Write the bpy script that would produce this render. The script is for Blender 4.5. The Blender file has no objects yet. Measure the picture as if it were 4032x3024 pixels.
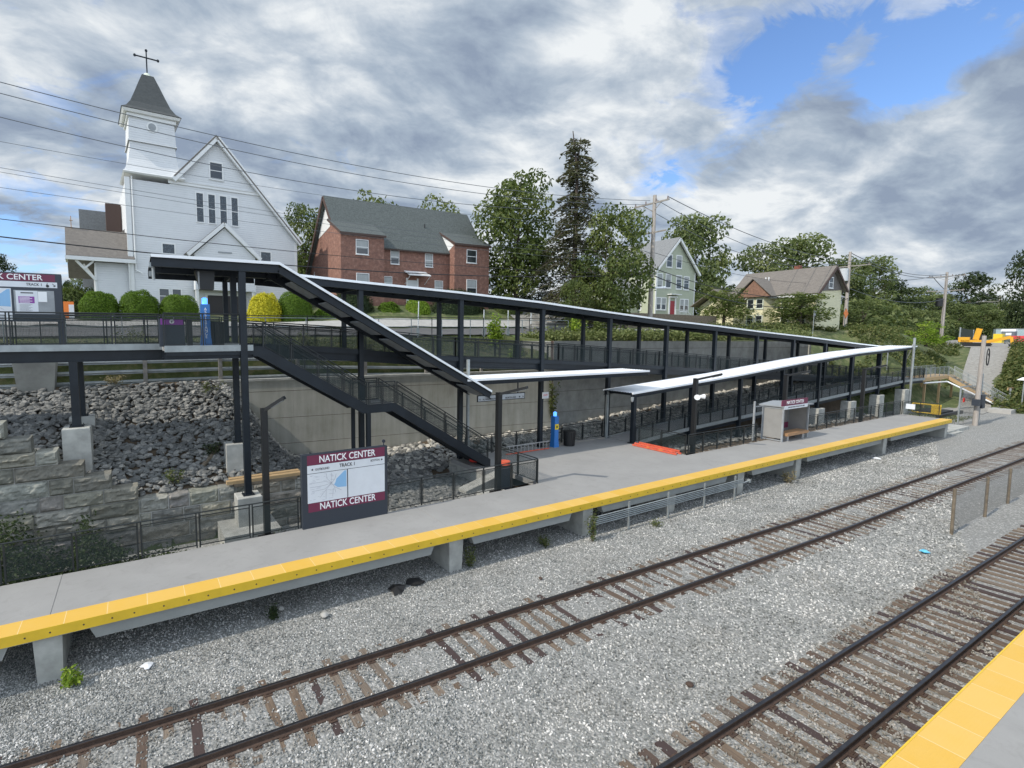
import bpy, bmesh, math, random
from math import radians, sin, cos, pi, sqrt
from mathutils import Vector, Matrix, noise
random.seed(7)
C = bpy.context.scene.collection
SC = bpy.context.scene

# ---------------------------------------------------------------- camera
F, CX, CY, CH = 1966.7, 1602.0, 1486.0, 8.5
RM = Matrix(((0.87972005, 0.04357672, -0.47349098),
             (-0.47548732, 0.07620275, -0.87641597),
             (-0.00211002, 0.99613965, 0.08775726)))
cam_d = bpy.data.cameras.new('camera'); cam = bpy.data.objects.new('camera', cam_d)
C.objects.link(cam); SC.camera = cam
M4 = RM.to_4x4(); M4.translation = Vector((0, 0, CH)); cam.matrix_world = M4
cam_d.sensor_width = 36; cam_d.lens = 36 * F / 4032
cam_d.shift_x = (2016 - CX) / 4032; cam_d.shift_y = -(1512 - CY) / 4032
cam_d.clip_start = 0.05; cam_d.clip_end = 3000

def ray(px, py):
    return RM @ Vector(((px - CX) / F, -(py - CY) / F, -1.0))
def onY(px, py, Y):
    r = ray(px, py); t = Y / r.y; return Vector((r.x * t, Y, CH + r.z * t))
def onX(px, py, X):
    r = ray(px, py); t = X / r.x; return Vector((X, r.y * t, CH + r.z * t))
def onZ(px, py, Z):
    r = ray(px, py); t = (Z - CH) / r.z; return Vector((r.x * t, r.y * t, Z))

# ---------------------------------------------------------------- light
SUN_EL = radians(41.5); SUN_DIR = Vector((-1.13, -0.02, 1.0)).normalized()
sun_d = bpy.data.lights.new('sun', 'SUN'); sun_d.energy = 3.25; sun_d.angle = radians(0.6)
sun_d.color = (1.0, 0.93, 0.83)
sun = bpy.data.objects.new('sun', sun_d); C.objects.link(sun)
sun.rotation_euler = SUN_DIR.to_track_quat('Z', 'Y').to_euler()

SC.view_settings.view_transform = 'Standard'; SC.view_settings.look = 'None'
SC.view_settings.exposure = 0.12; SC.view_settings.gamma = 1.0
SC.view_settings.use_curve_mapping = False

W = bpy.data.worlds.new('World'); SC.world = W; W.use_nodes = True
nt = W.node_tree; nt.nodes.clear()
def N(nt, t, **k):
    n = nt.nodes.new(t)
    for a, b in k.items():
        if a == 'inp':
            for i, v in b.items(): n.inputs[i].default_value = v
        else: setattr(n, a, b)
    return n
def L(nt, a, b): nt.links.new(a, b)
def mth(nt, op, a, b=None, c=None, clamp=False):
    n = nt.nodes.new('ShaderNodeMath'); n.operation = op; n.use_clamp = clamp
    for i, v in enumerate((a, b, c)):
        if v is None: continue
        if isinstance(v, (int, float)): n.inputs[i].default_value = v
        else: nt.links.new(v, n.inputs[i])
    return n.outputs[0]
def ramp(nt, fac, stops, interp='LINEAR'):
    n = nt.nodes.new('ShaderNodeValToRGB'); n.color_ramp.interpolation = interp
    e = n.color_ramp.elements
    e[0].position, e[0].color = stops[0][0], (*stops[0][1], 1)
    e[1].position, e[1].color = stops[-1][0], (*stops[-1][1], 1)
    for p, c in stops[1:-1]:
        x = e.new(p); x.color = (*c, 1)
    nt.links.new(fac, n.inputs[0]); return n.outputs[0]
def mixc(nt, fac, a, b, mode='MIX'):
    n = nt.nodes.new('ShaderNodeMix'); n.data_type = 'RGBA'; n.blend_type = mode
    for s, v in ((n.inputs[0], fac), (n.inputs[6], a), (n.inputs[7], b)):
        if isinstance(v, (int, float)): s.default_value = v
        elif isinstance(v, tuple): s.default_value = (*v, 1)[:4]
        else: nt.links.new(v, s)
    return n.outputs[2]

sky = N(nt, 'ShaderNodeTexSky', sky_type='NISHITA', sun_disc=False, sun_elevation=SUN_EL,
        sun_rotation=math.atan2(SUN_DIR.x, SUN_DIR.y), air_density=1.0, dust_density=0.6, ozone_density=2.2)
tc = N(nt, 'ShaderNodeTexCoord')
sep = N(nt, 'ShaderNodeSeparateXYZ'); L(nt, tc.outputs['Generated'], sep.inputs[0])
zz = mth(nt, 'MAXIMUM', sep.outputs[2], 0.0)
den = mth(nt, 'ADD', zz, 0.30)
comb = N(nt, 'ShaderNodeCombineXYZ')
L(nt, mth(nt, 'DIVIDE', sep.outputs[0], den), comb.inputs[0])
L(nt, mth(nt, 'DIVIDE', sep.outputs[1], den), comb.inputs[1])
mp = N(nt, 'ShaderNodeMapping'); L(nt, comb.outputs[0], mp.inputs[0])
mp.inputs['Rotation'].default_value = (0, 0, radians(35)); mp.inputs['Scale'].default_value = (1.05, 1.5, 1)
def nz(scale, detail, rough, loc=(0, 0, 0), dist=0.0, src=None):
    m2 = N(nt, 'ShaderNodeMapping'); L(nt, src or mp.outputs[0], m2.inputs[0]); m2.inputs['Location'].default_value = loc
    n = N(nt, 'ShaderNodeTexNoise', inp={'Scale': scale, 'Detail': detail, 'Roughness': rough, 'Distortion': dist})
    L(nt, m2.outputs[0], n.inputs[0]); return n.outputs[0]
cover = nz(1.9, 9, 0.56, (3.1, 1.7, 0), 0.5)
shade = nz(2.0, 9, 0.55, (7.3, -2.2, 0), 0.45)
puff = nz(4.6, 8, 0.6, (1.3, 9.2, 0), 0.35)
fine = nz(5.2, 8, 0.62, (5.3, 4.2, 0), 0.7)
gen = tc.outputs['Generated']
def spot(px, py, rad, amt):
    d = ray(px, py).normalized()
    dp = N(nt, 'ShaderNodeVectorMath', operation='DISTANCE'); L(nt, gen, dp.inputs[0]); dp.inputs[1].default_value = d
    q = mth(nt, 'DIVIDE', dp.outputs['Value'], rad)
    return mth(nt, 'MULTIPLY', mth(nt, 'POWER', 2.718, mth(nt, 'MULTIPLY', mth(nt, 'MULTIPLY', q, q), -1.0)), amt)
def sumspots(base, lst):
    for s in lst: base = mth(nt, 'ADD', base, spot(*s))
    return base
hole0 = mth(nt, 'ADD', mth(nt, 'MULTIPLY', cover, .5), mth(nt, 'MULTIPLY', fine, .55))
hole = sumspots(hole0, [(3230, 130, .05, -.10), (3120, 220, .06, -.13), (3010, 310, .06, -.13), (2900, 390, .06, -.12), (2950, 520, .05, -.10), (3430, 450, .045, -.16), (3560, 370, .05, -.13), (3680, 250, .05, -.12), (3950, 100, .08, -.16), (3800, 160, .06, -.14), (3450, 300, .06, -.08),
                        (2540, 690, .035, -.14), (2650, 680, .035, -.15), (1905, 620, .02, -.18), (3100, 560, .05, -.10), (2800, 620, .05, -.10), (2700, 120, .06, -.05),
                        (1100, 250, .5, .12), (3300, 950, .3, .12), (150, 1010, .12, -.10), (3900, 520, .12, .1), (3650, 650, .2, .1), (2000, 300, .3, .1), (2300, 100, .3, .06)])
cl = ramp(nt, hole, [(0.40, (0, 0, 0)), (0.475, (.55, .55, .55)), (0.58, (1, 1, 1))], 'EASE')
sh = sumspots(mth(nt, 'ADD', mth(nt, 'MULTIPLY', shade, 0.8), mth(nt, 'MULTIPLY', puff, 0.5)),
              [(1950, 650, .10, .09), (2080, 620, .06, .05), (1150, 330, .12, .05), (1000, 150, .1, .05), (3150, 900, .06, .07), (2950, 870, .08, .05),
               (1300, 480, .22, -.06), (700, 350, .2, -.03), (1500, 620, .16, -.05), (3850, 520, .12, -.07), (3750, 850, .2, -.02), (2650, 260, .12, .04), (100, 150, .2, -.04), (1300, 100, .12, .04)])
ccol0 = ramp(nt, sh, [(0.50, (2.5, 3.1, 4.1)), (0.59, (3.5, 4.2, 5.1)), (0.67, (4.9, 5.5, 6.2)), (0.78, (7.6, 7.9, 8.1))])
# the unseen sky behind the viewer is boosted as added fill light
bd = N(nt, 'ShaderNodeVectorMath', operation='DOT_PRODUCT'); L(nt, gen, bd.inputs[0]); bd.inputs[1].default_value = Vector((-.25, -.82, .52)).normalized()
bk_ = mth(nt, 'ADD', 1.0, mth(nt, 'MULTIPLY', ramp(nt, bd.outputs['Value'], [(0.0, (0, 0, 0)), (0.75, (1, 1, 1))], 'EASE'), 1.25))
vm = N(nt, 'ShaderNodeVectorMath', operation='SCALE'); L(nt, ccol0, vm.inputs[0]); L(nt, bk_, vm.inputs['Scale']); ccol = vm.outputs[0]
blue = mixc(nt, 1.0, sky.outputs[0], (1.25, 1.45, 1.75), 'MULTIPLY')
thin = mth(nt, 'MULTIPLY', cl, 1.0)
skc = mixc(nt, thin, blue, ccol)
bg = N(nt, 'ShaderNodeBackground', inp={'Strength': 0.105}); L(nt, skc, bg.inputs[0])
wo = N(nt, 'ShaderNodeOutputWorld'); L(nt, bg.outputs[0], wo.inputs[0])

# ---------------------------------------------------------------- materials
MT = {}
def mat(name, col, rough=0.7, metal=0.0, var=0.0, vscale=3.0, bump=0.0, bscale=20.0, col2=None, spec=0.5, obj=True, stretch=(1, 1, 1), detail=5):
    m = bpy.data.materials.new(name); m.use_nodes = True; t = m.node_tree
    b = t.nodes['Principled BSDF']; b.inputs['Roughness'].default_value = rough; b.inputs['Metallic'].default_value = metal
    b.inputs['Specular IOR Level'].default_value = spec
    b.inputs['Base Color'].default_value = (*col, 1)
    g = N(t, 'ShaderNodeNewGeometry'); pos = g.outputs['Position']
    mpn = N(t, 'ShaderNodeMapping'); L(t, pos, mpn.inputs[0]); mpn.inputs['Scale'].default_value = stretch
    if var or col2:
        n = N(t, 'ShaderNodeTexNoise', inp={'Scale': vscale, 'Detail': detail, 'Roughness': 0.6}); L(t, mpn.outputs[0], n.inputs[0])
        c2 = col2 or tuple(c * (1 - var) for c in col)
        f = ramp(t, n.outputs[0], [(0.35, (0, 0, 0)), (0.65, (1, 1, 1))])
        L(t, mixc(t, f, c2, col), b.inputs['Base Color'])
    if bump:
        n2 = N(t, 'ShaderNodeTexNoise', inp={'Scale': bscale, 'Detail': 6, 'Roughness': 0.65}); L(t, mpn.outputs[0], n2.inputs[0])
        bp = N(t, 'ShaderNodeBump', inp={'Strength': bump, 'Distance': 0.02}); L(t, n2.outputs[0], bp.inputs['Height']); L(t, bp.outputs[0], b.inputs['Normal'])
    MT[name] = m; return m
def bsdf(m): return m.node_tree, m.node_tree.nodes['Principled BSDF']
mat('dark_steel', (0.013, 0.019, 0.026), 0.45, 0.0, 0.35, 1.5, 0.05, 30, spec=.35)
mat('black_steel', (0.010, 0.011, 0.012), 0.45, 0.0, 0.3, 2.0)
mat('fence_steel', (0.016, 0.021, 0.021), 0.45, 0.0, 0.3, 2.0)
mat('galvanized', (0.36, 0.39, 0.39), 0.45, 0.35, 0.25, 2.0)
mat('white_metal', (0.82, 0.84, 0.85), 0.3, 0.1, 0.06, 1.0)
mat('roof_metal', (0.90, 0.92, 0.93), 0.5, 0.0, 0.05, 0.6)
mat('concrete', (0.36, 0.36, 0.33), 0.85, 0, 0.28, 1.3, 0.25, 25)
mat('pale_concrete', (0.46, 0.46, 0.42), 0.85, 0, 0.3, 2.0, 0.25, 30)
mat('deck_concrete', (0.31, 0.305, 0.29), 0.8, 0, 0.14, 0.5, 0.1, 60)
t, b = bsdf(MT['deck_concrete']); g = N(t, 'ShaderNodeNewGeometry'); l0 = b.inputs['Base Color'].links[0].from_socket
n1 = N(t, 'ShaderNodeTexNoise', inp={'Scale': 2.2, 'Detail': 10, 'Roughness': .75, 'Distortion': .8}); L(t, g.outputs['Position'], n1.inputs[0]); n2 = N(t, 'ShaderNodeTexNoise', inp={'Scale': 45.0, 'Detail': 3}); L(t, g.outputs['Position'], n2.inputs[0])
c = mixc(t, ramp(t, n1.outputs[0], [(.52, (0, 0, 0)), (.72, (.55, .55, .55))]), l0, (.20, .195, .18)); c = mixc(t, ramp(t, n1.outputs[0], [(.26, (.5, .5, .5)), (.38, (0, 0, 0))]), c, (.42, .42, .40)); L(t, mixc(t, mth(t, 'MULTIPLY', n2.outputs[0], .25), c, (.36, .35, .33)), b.inputs['Base Color'])
mat('platform_side', (0.30, 0.31, 0.29), 0.85, 0, 0.15, 1.0, 0.1, 40)
mat('street_asphalt', (0.12, 0.12, 0.12), 0.9, 0, 0.2, 1.0)
mat('curb_stone', (0.42, 0.41, 0.38), 0.85, 0, 0.15, 2.0)
mat('rail_rust', (0.085, 0.052, 0.036), 0.75, 0.0, 0.35, 9, 0.2, 50)
mat('rail_head', (0.09, 0.088, 0.092), 0.32, 0.85, 0.3, 5.0)
mat('maroon', (0.16, 0.022, 0.06), 0.5); mat('sign_white', (0.72, 0.75, 0.78), 0.45, var=0.05)
mat('white_letter', (0.85, 0.86, 0.86), 0.5); mat('black_letter', (0.02, 0.02, 0.025), 0.5)
mat('map_blue', (0.26, 0.48, 0.72), 0.5); mat('map_grey', (0.48, 0.5, 0.54), 0.5); mat('purple', (0.26, 0.05, 0.32), 0.5)
mat('sign_grey', (0.032, 0.04, 0.053), 0.45); mat('label_grey', (0.33, 0.35, 0.36), 0.6, var=.2)
mat('help_blue', (0.03, 0.17, 0.48), 0.35); mat('caution_yellow', (0.75, 0.55, 0.03), 0.5)
mat('orange_fiberglass', (0.72, 0.13, 0.07), 0.45, var=.2, vscale=4); mat('red_plastic', (0.62, 0.04, 0.03), 0.4)
mat('aluminium', (0.5, 0.5, 0.5), 0.4, 0.6, 0.2, 3); mat('bin_black', (0.02, 0.02, 0.02), 0.5)
mat('bench_wood', (0.42, 0.24, 0.12), 0.6, var=.3, vscale=4, stretch=(.3, 6, 6))
mat('new_timber', (0.48, 0.33, 0.17), 0.75, var=.25, vscale=3, stretch=(1, 8, 8)); mat('old_timber', (0.21, 0.17, 0.12), 0.85, var=.4, vscale=4, bump=.3)
mat('grey_timber', (0.33, 0.31, 0.28), 0.85, var=.35, vscale=3)
mat('pole_wood', (0.42, 0.38, 0.34), 0.85, var=.3, vscale=3, stretch=(6, 6, .4), bump=.2, bscale=12)
mat('wire_black', (0.02, 0.02, 0.022), 0.6); mat('wire_grey', (0.10, 0.11, 0.12), 0.6)
mat('insulator', (0.16, 0.12, 0.11), 0.4); mat('transformer_grey', (0.5, 0.52, 0.53), 0.45)
mat('trim_white', (0.76, 0.765, 0.745), 0.55, var=.06); mat('mortar_pale', (0.5, 0.49, 0.45), 0.9); mat('trim_green', (0.62, 0.66, 0.55), 0.6)
mat('soil', (0.12, 0.09, 0.06), 0.95, var=.35, vscale=2); mat('bark', (0.09, 0.07, 0.055), 0.9, var=.4, vscale=4, bump=.4, bscale=14)
mat('excavator_yellow', (0.75, 0.38, 0.02), 0.45, var=.12); mat('porta_grey', (0.13, 0.16, 0.18), 0.5); mat('container_blue', (0.33, 0.42, 0.44), 0.55, var=.15)
mat('barrier_red', (0.62, 0.05, 0.06), 0.5); mat('sign_orange', (0.85, 0.22, 0.03), 0.5); mat('cloth_white', (0.7, 0.72, 0.74), 0.8); mat('plastic_blue', (0.15, 0.55, 0.75), 0.3)
mat('door_red', (0.32, 0.02, 0.03), 0.5); mat('door_dark', (0.03, 0.025, 0.025), 0.5); mat('door_white', (0.6, 0.62, 0.62), 0.5)
mat('curtain', (0.42, 0.44, 0.43), 0.8, var=.25, vscale=5, stretch=(6, 6, .3)); mat('cedar', (0.27, 0.15, 0.10), 0.8, var=.4, vscale=5)
mat('brown_fascia', (0.075, 0.045, 0.035), 0.7); mat('chimney_red', (0.25, 0.09, 0.06), 0.9, var=.3, vscale=6)
mat('spruce_dark', (0.03, 0.04, 0.025), 0.9)
def emis(name, col, s):
    m = mat(name, col, .5); t, b = bsdf(m); b.inputs['Emission Color'].default_value = (*col, 1); b.inputs['Emission Strength'].default_value = s
emis('help_light', (0.10, 0.35, 1.0), 1.6); emis('lamp_globe', (0.85, 0.85, 0.82), 0.0)

# glass
m = mat('window_glass', (0.025, 0.03, 0.035), 0.08, 0.0, spec=0.9)
m = mat('stained_glass', (0.045, 0.055, 0.065), 0.25, 0.0, spec=0.7); t, b = bsdf(m)
g = N(t, 'ShaderNodeNewGeometry'); br = N(t, 'ShaderNodeTexVoronoi', feature='F1', inp={'Scale': 7.0}); L(t, g.outputs['Position'], br.inputs[0])
L(t, ramp(t, br.outputs['Distance'], [(.0, (.10, .13, .15)), (.35, (.05, .07, .085)), (.5, (.03, .04, .05))]), b.inputs['Base Color'])
# clapboard siding: shadow lines made by bump in z
def siding(name, col, pitch=0.115, var=0.05):
    m = mat(name, col, 0.6, var=var, vscale=1.2); t, b = bsdf(m)
    g = N(t, 'ShaderNodeNewGeometry'); s = N(t, 'ShaderNodeSeparateXYZ'); L(t, g.outputs['Position'], s.inputs[0])
    fr = mth(t, 'FRACT', mth(t, 'DIVIDE', s.outputs[2], pitch))
    bp = N(t, 'ShaderNodeBump', inp={'Strength': 1.0, 'Distance': 0.035}); L(t, mth(t, 'SUBTRACT', 1.0, fr), bp.inputs['Height']); L(t, bp.outputs[0], b.inputs['Normal'])
    return m
siding('siding_white', (0.66, 0.67, 0.665), .19); siding('siding_green', (0.42, 0.45, 0.33), .2); siding('siding_yellow', (0.66, 0.62, 0.40), .2); siding('siding_grey', (0.12, 0.105, 0.09), .2)
# shingles
def shingle(name, c1, c2, s=3.2):
    m = mat(name, c1, 0.9); t, b = bsdf(m)
    g = N(t, 'ShaderNodeNewGeometry'); sp = N(t, 'ShaderNodeSeparateXYZ'); L(t, g.outputs['Position'], sp.inputs[0])
    cb = N(t, 'ShaderNodeCombineXYZ'); L(t, mth(t, 'ADD', sp.outputs[0], sp.outputs[1]), cb.inputs[0]); L(t, mth(t, 'MULTIPLY', sp.outputs[2], 1.0), cb.inputs[1])
    bk = N(t, 'ShaderNodeTexBrick', inp={'Scale': s, 'Mortar Size': .012, 'Color1': (*c1, 1), 'Color2': (*c2, 1), 'Mortar': (*[c * .5 for c in c1], 1), 'Brick Width': .9, 'Row Height': .42})
    L(t, cb.outputs[0], bk.inputs[0])
    n = N(t, 'ShaderNodeTexNoise', inp={'Scale': 7.0, 'Detail': 5}); L(t, g.outputs['Position'], n.inputs[0])
    L(t, mixc(t, .45, bk.outputs[0], ramp(t, n.outputs[0], [(.35, tuple(c * .7 for c in c1)), (.65, tuple(c * 1.3 for c in c2))])), b.inputs['Base Color'])
    bp = N(t, 'ShaderNodeBump', inp={'Strength': .5, 'Distance': .02}); L(t, bk.outputs[1], bp.inputs['Height']); bp.invert = True; L(t, bp.outputs[0], b.inputs['Normal'])
shingle('shingle_slate', (0.075, 0.088, 0.085), (0.10, 0.115, 0.11)); shingle('shingle_brown', (0.21, 0.19, 0.165), (0.15, 0.135, 0.12)); shingle('shingle_grey', (0.23, 0.235, 0.24), (0.19, 0.2, 0.2)); shingle('shingle_dark', (0.085, 0.092, 0.09), (0.06, 0.067, 0.068), 4)
# brick (tri-planar by face: u = x or y)
m = mat('brick', (0.3, 0.12, 0.08), 0.9); t, b = bsdf(m)
g = N(t, 'ShaderNodeNewGeometry'); sp = N(t, 'ShaderNodeSeparateXYZ'); L(t, g.outputs['Position'], sp.inputs[0])
cb = N(t, 'ShaderNodeCombineXYZ'); L(t, mth(t, 'ADD', sp.outputs[0], sp.outputs[1]), cb.inputs[0]); L(t, sp.outputs[2], cb.inputs[1])
bk = N(t, 'ShaderNodeTexBrick', inp={'Scale': 4.2, 'Mortar Size': .02, 'Color1': (.27, .125, .085, 1), 'Color2': (.17, .085, .065, 1), 'Mortar': (.25, .21, .18, 1), 'Brick Width': 1.0, 'Row Height': .36, 'Bias': -.1})
L(t, cb.outputs[0], bk.inputs[0])
n = N(t, 'ShaderNodeTexNoise', inp={'Scale': 3.0, 'Detail': 7, 'Roughness': .7}); L(t, cb.outputs[0], n.inputs[0])
L(t, mixc(t, .6, bk.outputs[0], ramp(t, n.outputs[0], [(.35, (.13, .07, .058)), (.52, (.25, .125, .09)), (.68, (.40, .25, .19))])), b.inputs['Base Color'])
# retaining wall concrete
m = mat('wall_concrete', (0.4, 0.4, 0.35), 0.9); t, b = bsdf(m)
g = N(t, 'ShaderNodeNewGeometry')
n1 = N(t, 'ShaderNodeTexNoise', inp={'Scale': 0.55, 'Detail': 8, 'Roughness': .62}); L(t, g.outputs['Position'], n1.inputs[0])
mpw = N(t, 'ShaderNodeMapping'); L(t, g.outputs['Position'], mpw.inputs[0]); mpw.inputs['Scale'].default_value = (1.8, 1.8, .18)
n2 = N(t, 'ShaderNodeTexNoise', inp={'Scale': 1.6, 'Detail': 6, 'Roughness': .6}); L(t, mpw.outputs[0], n2.inputs[0])
c = ramp(t, n1.outputs[0], [(.3, (.33, .31, .25)), (.5, (.46, .44, .365)), (.72, (.55, .53, .46))])
L(t, mixc(t, .35, c, ramp(t, n2.outputs[0], [(.35, (.26, .26, .22)), (.65, (.5, .5, .46))])), b.inputs['Base Color'])
n3 = N(t, 'ShaderNodeTexNoise', inp={'Scale': 14.0, 'Detail': 6}); L(t, g.outputs['Position'], n3.inputs[0])
bp = N(t, 'ShaderNodeBump', inp={'Strength': .25, 'Distance': .02}); L(t, n3.outputs[0], bp.inputs['Height']); L(t, bp.outputs[0], b.inputs['Normal'])
# granite
m = mat('granite', (0.3, 0.3, 0.28), 0.85); t, b = bsdf(m)
g = N(t, 'ShaderNodeNewGeometry'); at = N(t, 'ShaderNodeAttribute', attribute_name='tone')
n1 = N(t, 'ShaderNodeTexNoise', inp={'Scale': 3.5, 'Detail': 9, 'Roughness': .7}); L(t, g.outputs['Position'], n1.inputs[0])
c = ramp(t, n1.outputs[0], [(.3, (.16, .155, .135)), (.5, (.29, .28, .25)), (.7, (.42, .39, .34))])
L(t, mixc(t, 1.0, c, at.outputs['Color'], 'MULTIPLY'), b.inputs['Base Color'])
bp = N(t, 'ShaderNodeBump', inp={'Strength': .6, 'Distance': .03}); L(t, n1.outputs[0], bp.inputs['Height']); L(t, bp.outputs[0], b.inputs['Normal'])
# tactile yellow: small truncated domes as bump
m = mat('tactile_yellow', (0.80, 0.52, 0.10), 0.6); t, b = bsdf(m)
g = N(t, 'ShaderNodeNewGeometry'); vo = N(t, 'ShaderNodeTexVoronoi', inp={'Scale': 17.0, 'Randomness': 0.0}); L(t, g.outputs['Position'], vo.inputs[0])
dm = ramp(t, vo.outputs['Distance'], [(.15, (1, 1, 1)), (.3, (0, 0, 0))])
bp = N(t, 'ShaderNodeBump', inp={'Strength': .6, 'Distance': .005}); L(t, dm, bp.inputs['Height']); L(t, bp.outputs[0], b.inputs['Normal'])
s = N(t, 'ShaderNodeSeparateXYZ'); L(t, g.outputs['Position'], s.inputs[0])
fl = mth(t, 'FLOOR', mth(t, 'DIVIDE', mth(t, 'ADD', s.outputs[0], 0.05), 0.94)); wn = N(t, 'ShaderNodeTexWhiteNoise', noise_dimensions='1D'); L(t, fl, wn.inputs['W'])
n1 = N(t, 'ShaderNodeTexNoise', inp={'Scale': 2.5, 'Detail': 6}); L(t, g.outputs['Position'], n1.inputs[0])
c = mixc(t, wn.outputs[0], (.68, .40, .05), (.72, .45, .10)); c = mixc(t, mth(t, 'MULTIPLY', n1.outputs[0], .35), c, (.70, .48, .17))
fr = mth(t, 'FRACT', mth(t, 'DIVIDE', mth(t, 'ADD', s.outputs[0], 0.05), 0.94)); jt = mth(t, 'LESS_THAN', fr, .014)
L(t, mixc(t, mth(t, 'MULTIPLY', jt, .6), c, (.8, .72, .5)), b.inputs['Base Color'])
mat('edge_yellow', (0.80, 0.52, 0.035), 0.45, var=.12, vscale=2)
# timber ties
m = mat('tie_wood', (0.12, 0.085, 0.06), 0.9); t, b = bsdf(m)
g = N(t, 'ShaderNodeNewGeometry'); oi = N(t, 'ShaderNodeObjectInfo')
mpw = N(t, 'ShaderNodeMapping'); L(t, g.outputs['Position'], mpw.inputs[0]); mpw.inputs['Scale'].default_value = (26, 1.6, 1)
n1 = N(t, 'ShaderNodeTexNoise', inp={'Scale': 1.0, 'Detail': 6, 'Roughness': .7}); L(t, mpw.outputs[0], n1.inputs[0])
base = ramp(t, oi.outputs['Random'], [(0, (.055, .036, .034)), (.22, (.07, .045, .038)), (.3, (.15, .105, .07)), (.62, (.19, .14, .095)), (.68, (.24, .19, .14)), (1, (.16, .13, .1))], 'LINEAR')
L(t, mixc(t, ramp(t, n1.outputs[0], [(.4, (0, 0, 0)), (.6, (1, 1, 1))]), mixc(t, .55, base, (.05, .035, .03)), base), b.inputs['Base Color'])
bp = N(t, 'ShaderNodeBump', inp={'Strength': .6, 'Distance': .01}); L(t, n1.outputs[0], bp.inputs['Height']); L(t, bp.outputs[0], b.inputs['Normal'])
# ballast bed and stones
def stonecols(t, fac): return ramp(t, fac, [(0, (.10, .105, .10)), (.25, (.18, .19, .18)), (.6, (.31, .315, .30)), (.85, (.46, .455, .43)), (1, (.72, .70, .66))])
m = mat('ballast', (0.3, 0.3, 0.29), 0.95); t, b = bsdf(m)
g = N(t, 'ShaderNodeNewGeometry'); vo = N(t, 'ShaderNodeTexVoronoi', inp={'Scale': 17.0}); L(t, g.outputs['Position'], vo.inputs[0])
sc_ = N(t, 'ShaderNodeSeparateColor'); L(t, vo.outputs['Color'], sc_.inputs[0])
n1 = N(t, 'ShaderNodeTexNoise', inp={'Scale': .35, 'Detail': 4}); L(t, g.outputs['Position'], n1.inputs[0])
cc = mixc(t, ramp(t, vo.outputs['Distance'], [(.35, (0, 0, 0)), (.8, (1, 1, 1))]), mixc(t, .35, stonecols(t, sc_.outputs[0]), (.33, .33, .31)), (.22, .22, .21))
L(t, mixc(t, mth(t, 'MULTIPLY', n1.outputs[0], .35), cc, (.24, .225, .19)), b.inputs['Base Color'])
bp = N(t, 'ShaderNodeBump', inp={'Strength': 1.0, 'Distance': .03}); bp.invert = True; L(t, vo.outputs['Distance'], bp.inputs['Height']); L(t, bp.outputs[0], b.inputs['Normal'])
m = mat('ballast_stone', (0.3, 0.3, 0.29), 0.9); t, b = bsdf(m); oi = N(t, 'ShaderNodeObjectInfo'); 
sl_ = N(t, 'ShaderNodeSeparateXYZ'); L(t, oi.outputs['Location'], sl_.inputs[0])
d2_ = mth(t, 'ABSOLUTE', mth(t, 'SUBTRACT', sl_.outputs[1], 4.85)); d1_ = mth(t, 'ABSOLUTE', mth(t, 'SUBTRACT', mth(t, 'ABSOLUTE', mth(t, 'SUBTRACT', sl_.outputs[1], 10.65)), .74))
g_ = N(t, 'ShaderNodeMapRange', inp={1: .9, 2: 1.6, 3: .5, 4: 0}); L(t, d2_, g_.inputs[0]); h_ = N(t, 'ShaderNodeMapRange', inp={1: .05, 2: .35, 3: .45, 4: 0}); L(t, d1_, h_.inputs[0])
nn_ = N(t, 'ShaderNodeTexNoise', inp={'Scale': .8, 'Detail': 4}); L(t, oi.outputs['Location'], nn_.inputs[0])
k_ = mth(t, 'ADD', mth(t, 'MAXIMUM', g_.outputs[0], h_.outputs[0]), mth(t, 'MULTIPLY', mth(t, 'SUBTRACT', nn_.outputs[0], .45), .6), clamp=True)
n5_ = N(t, 'ShaderNodeTexNoise', inp={'Scale': .45, 'Detail': 5, 'Roughness': .65}); L(t, oi.outputs['Location'], n5_.inputs[0])
rv_ = mth(t, 'ADD', oi.outputs['Random'], mth(t, 'MULTIPLY', mth(t, 'SUBTRACT', n5_.outputs[0], .5), .9), clamp=True)
L(t, mixc(t, k_, stonecols(t, rv_), (.20, .165, .12)), b.inputs['Base Color'])
m = mat('riprap_stone', (0.2, 0.22, 0.23), 0.85); t, b = bsdf(m); oi = N(t, 'ShaderNodeObjectInfo'); g = N(t, 'ShaderNodeNewGeometry')
n1 = N(t, 'ShaderNodeTexNoise', inp={'Scale': 5.0, 'Detail': 6}); L(t, g.outputs['Position'], n1.inputs[0])
rr = ramp(t, oi.outputs['Random'], [(0, (.08, .088, .088)), (.4, (.14, .15, .148)), (.75, (.21, .215, .205)), (.93, (.30, .30, .28)), (1, (.38, .37, .33))])
L(t, mixc(t, mth(t, 'MULTIPLY', n1.outputs[0], .5), rr, (.22, .2, .17)), b.inputs['Base Color'])
m = mat('pale_riprap_stone', (0.5, 0.48, 0.42), 0.85); t, b = bsdf(m); oi = N(t, 'ShaderNodeObjectInfo')
L(t, ramp(t, oi.outputs['Random'], [(0, (.28, .27, .24)), (.5, (.42, .41, .37)), (1, (.6, .57, .5))]), b.inputs['Base Color'])
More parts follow.
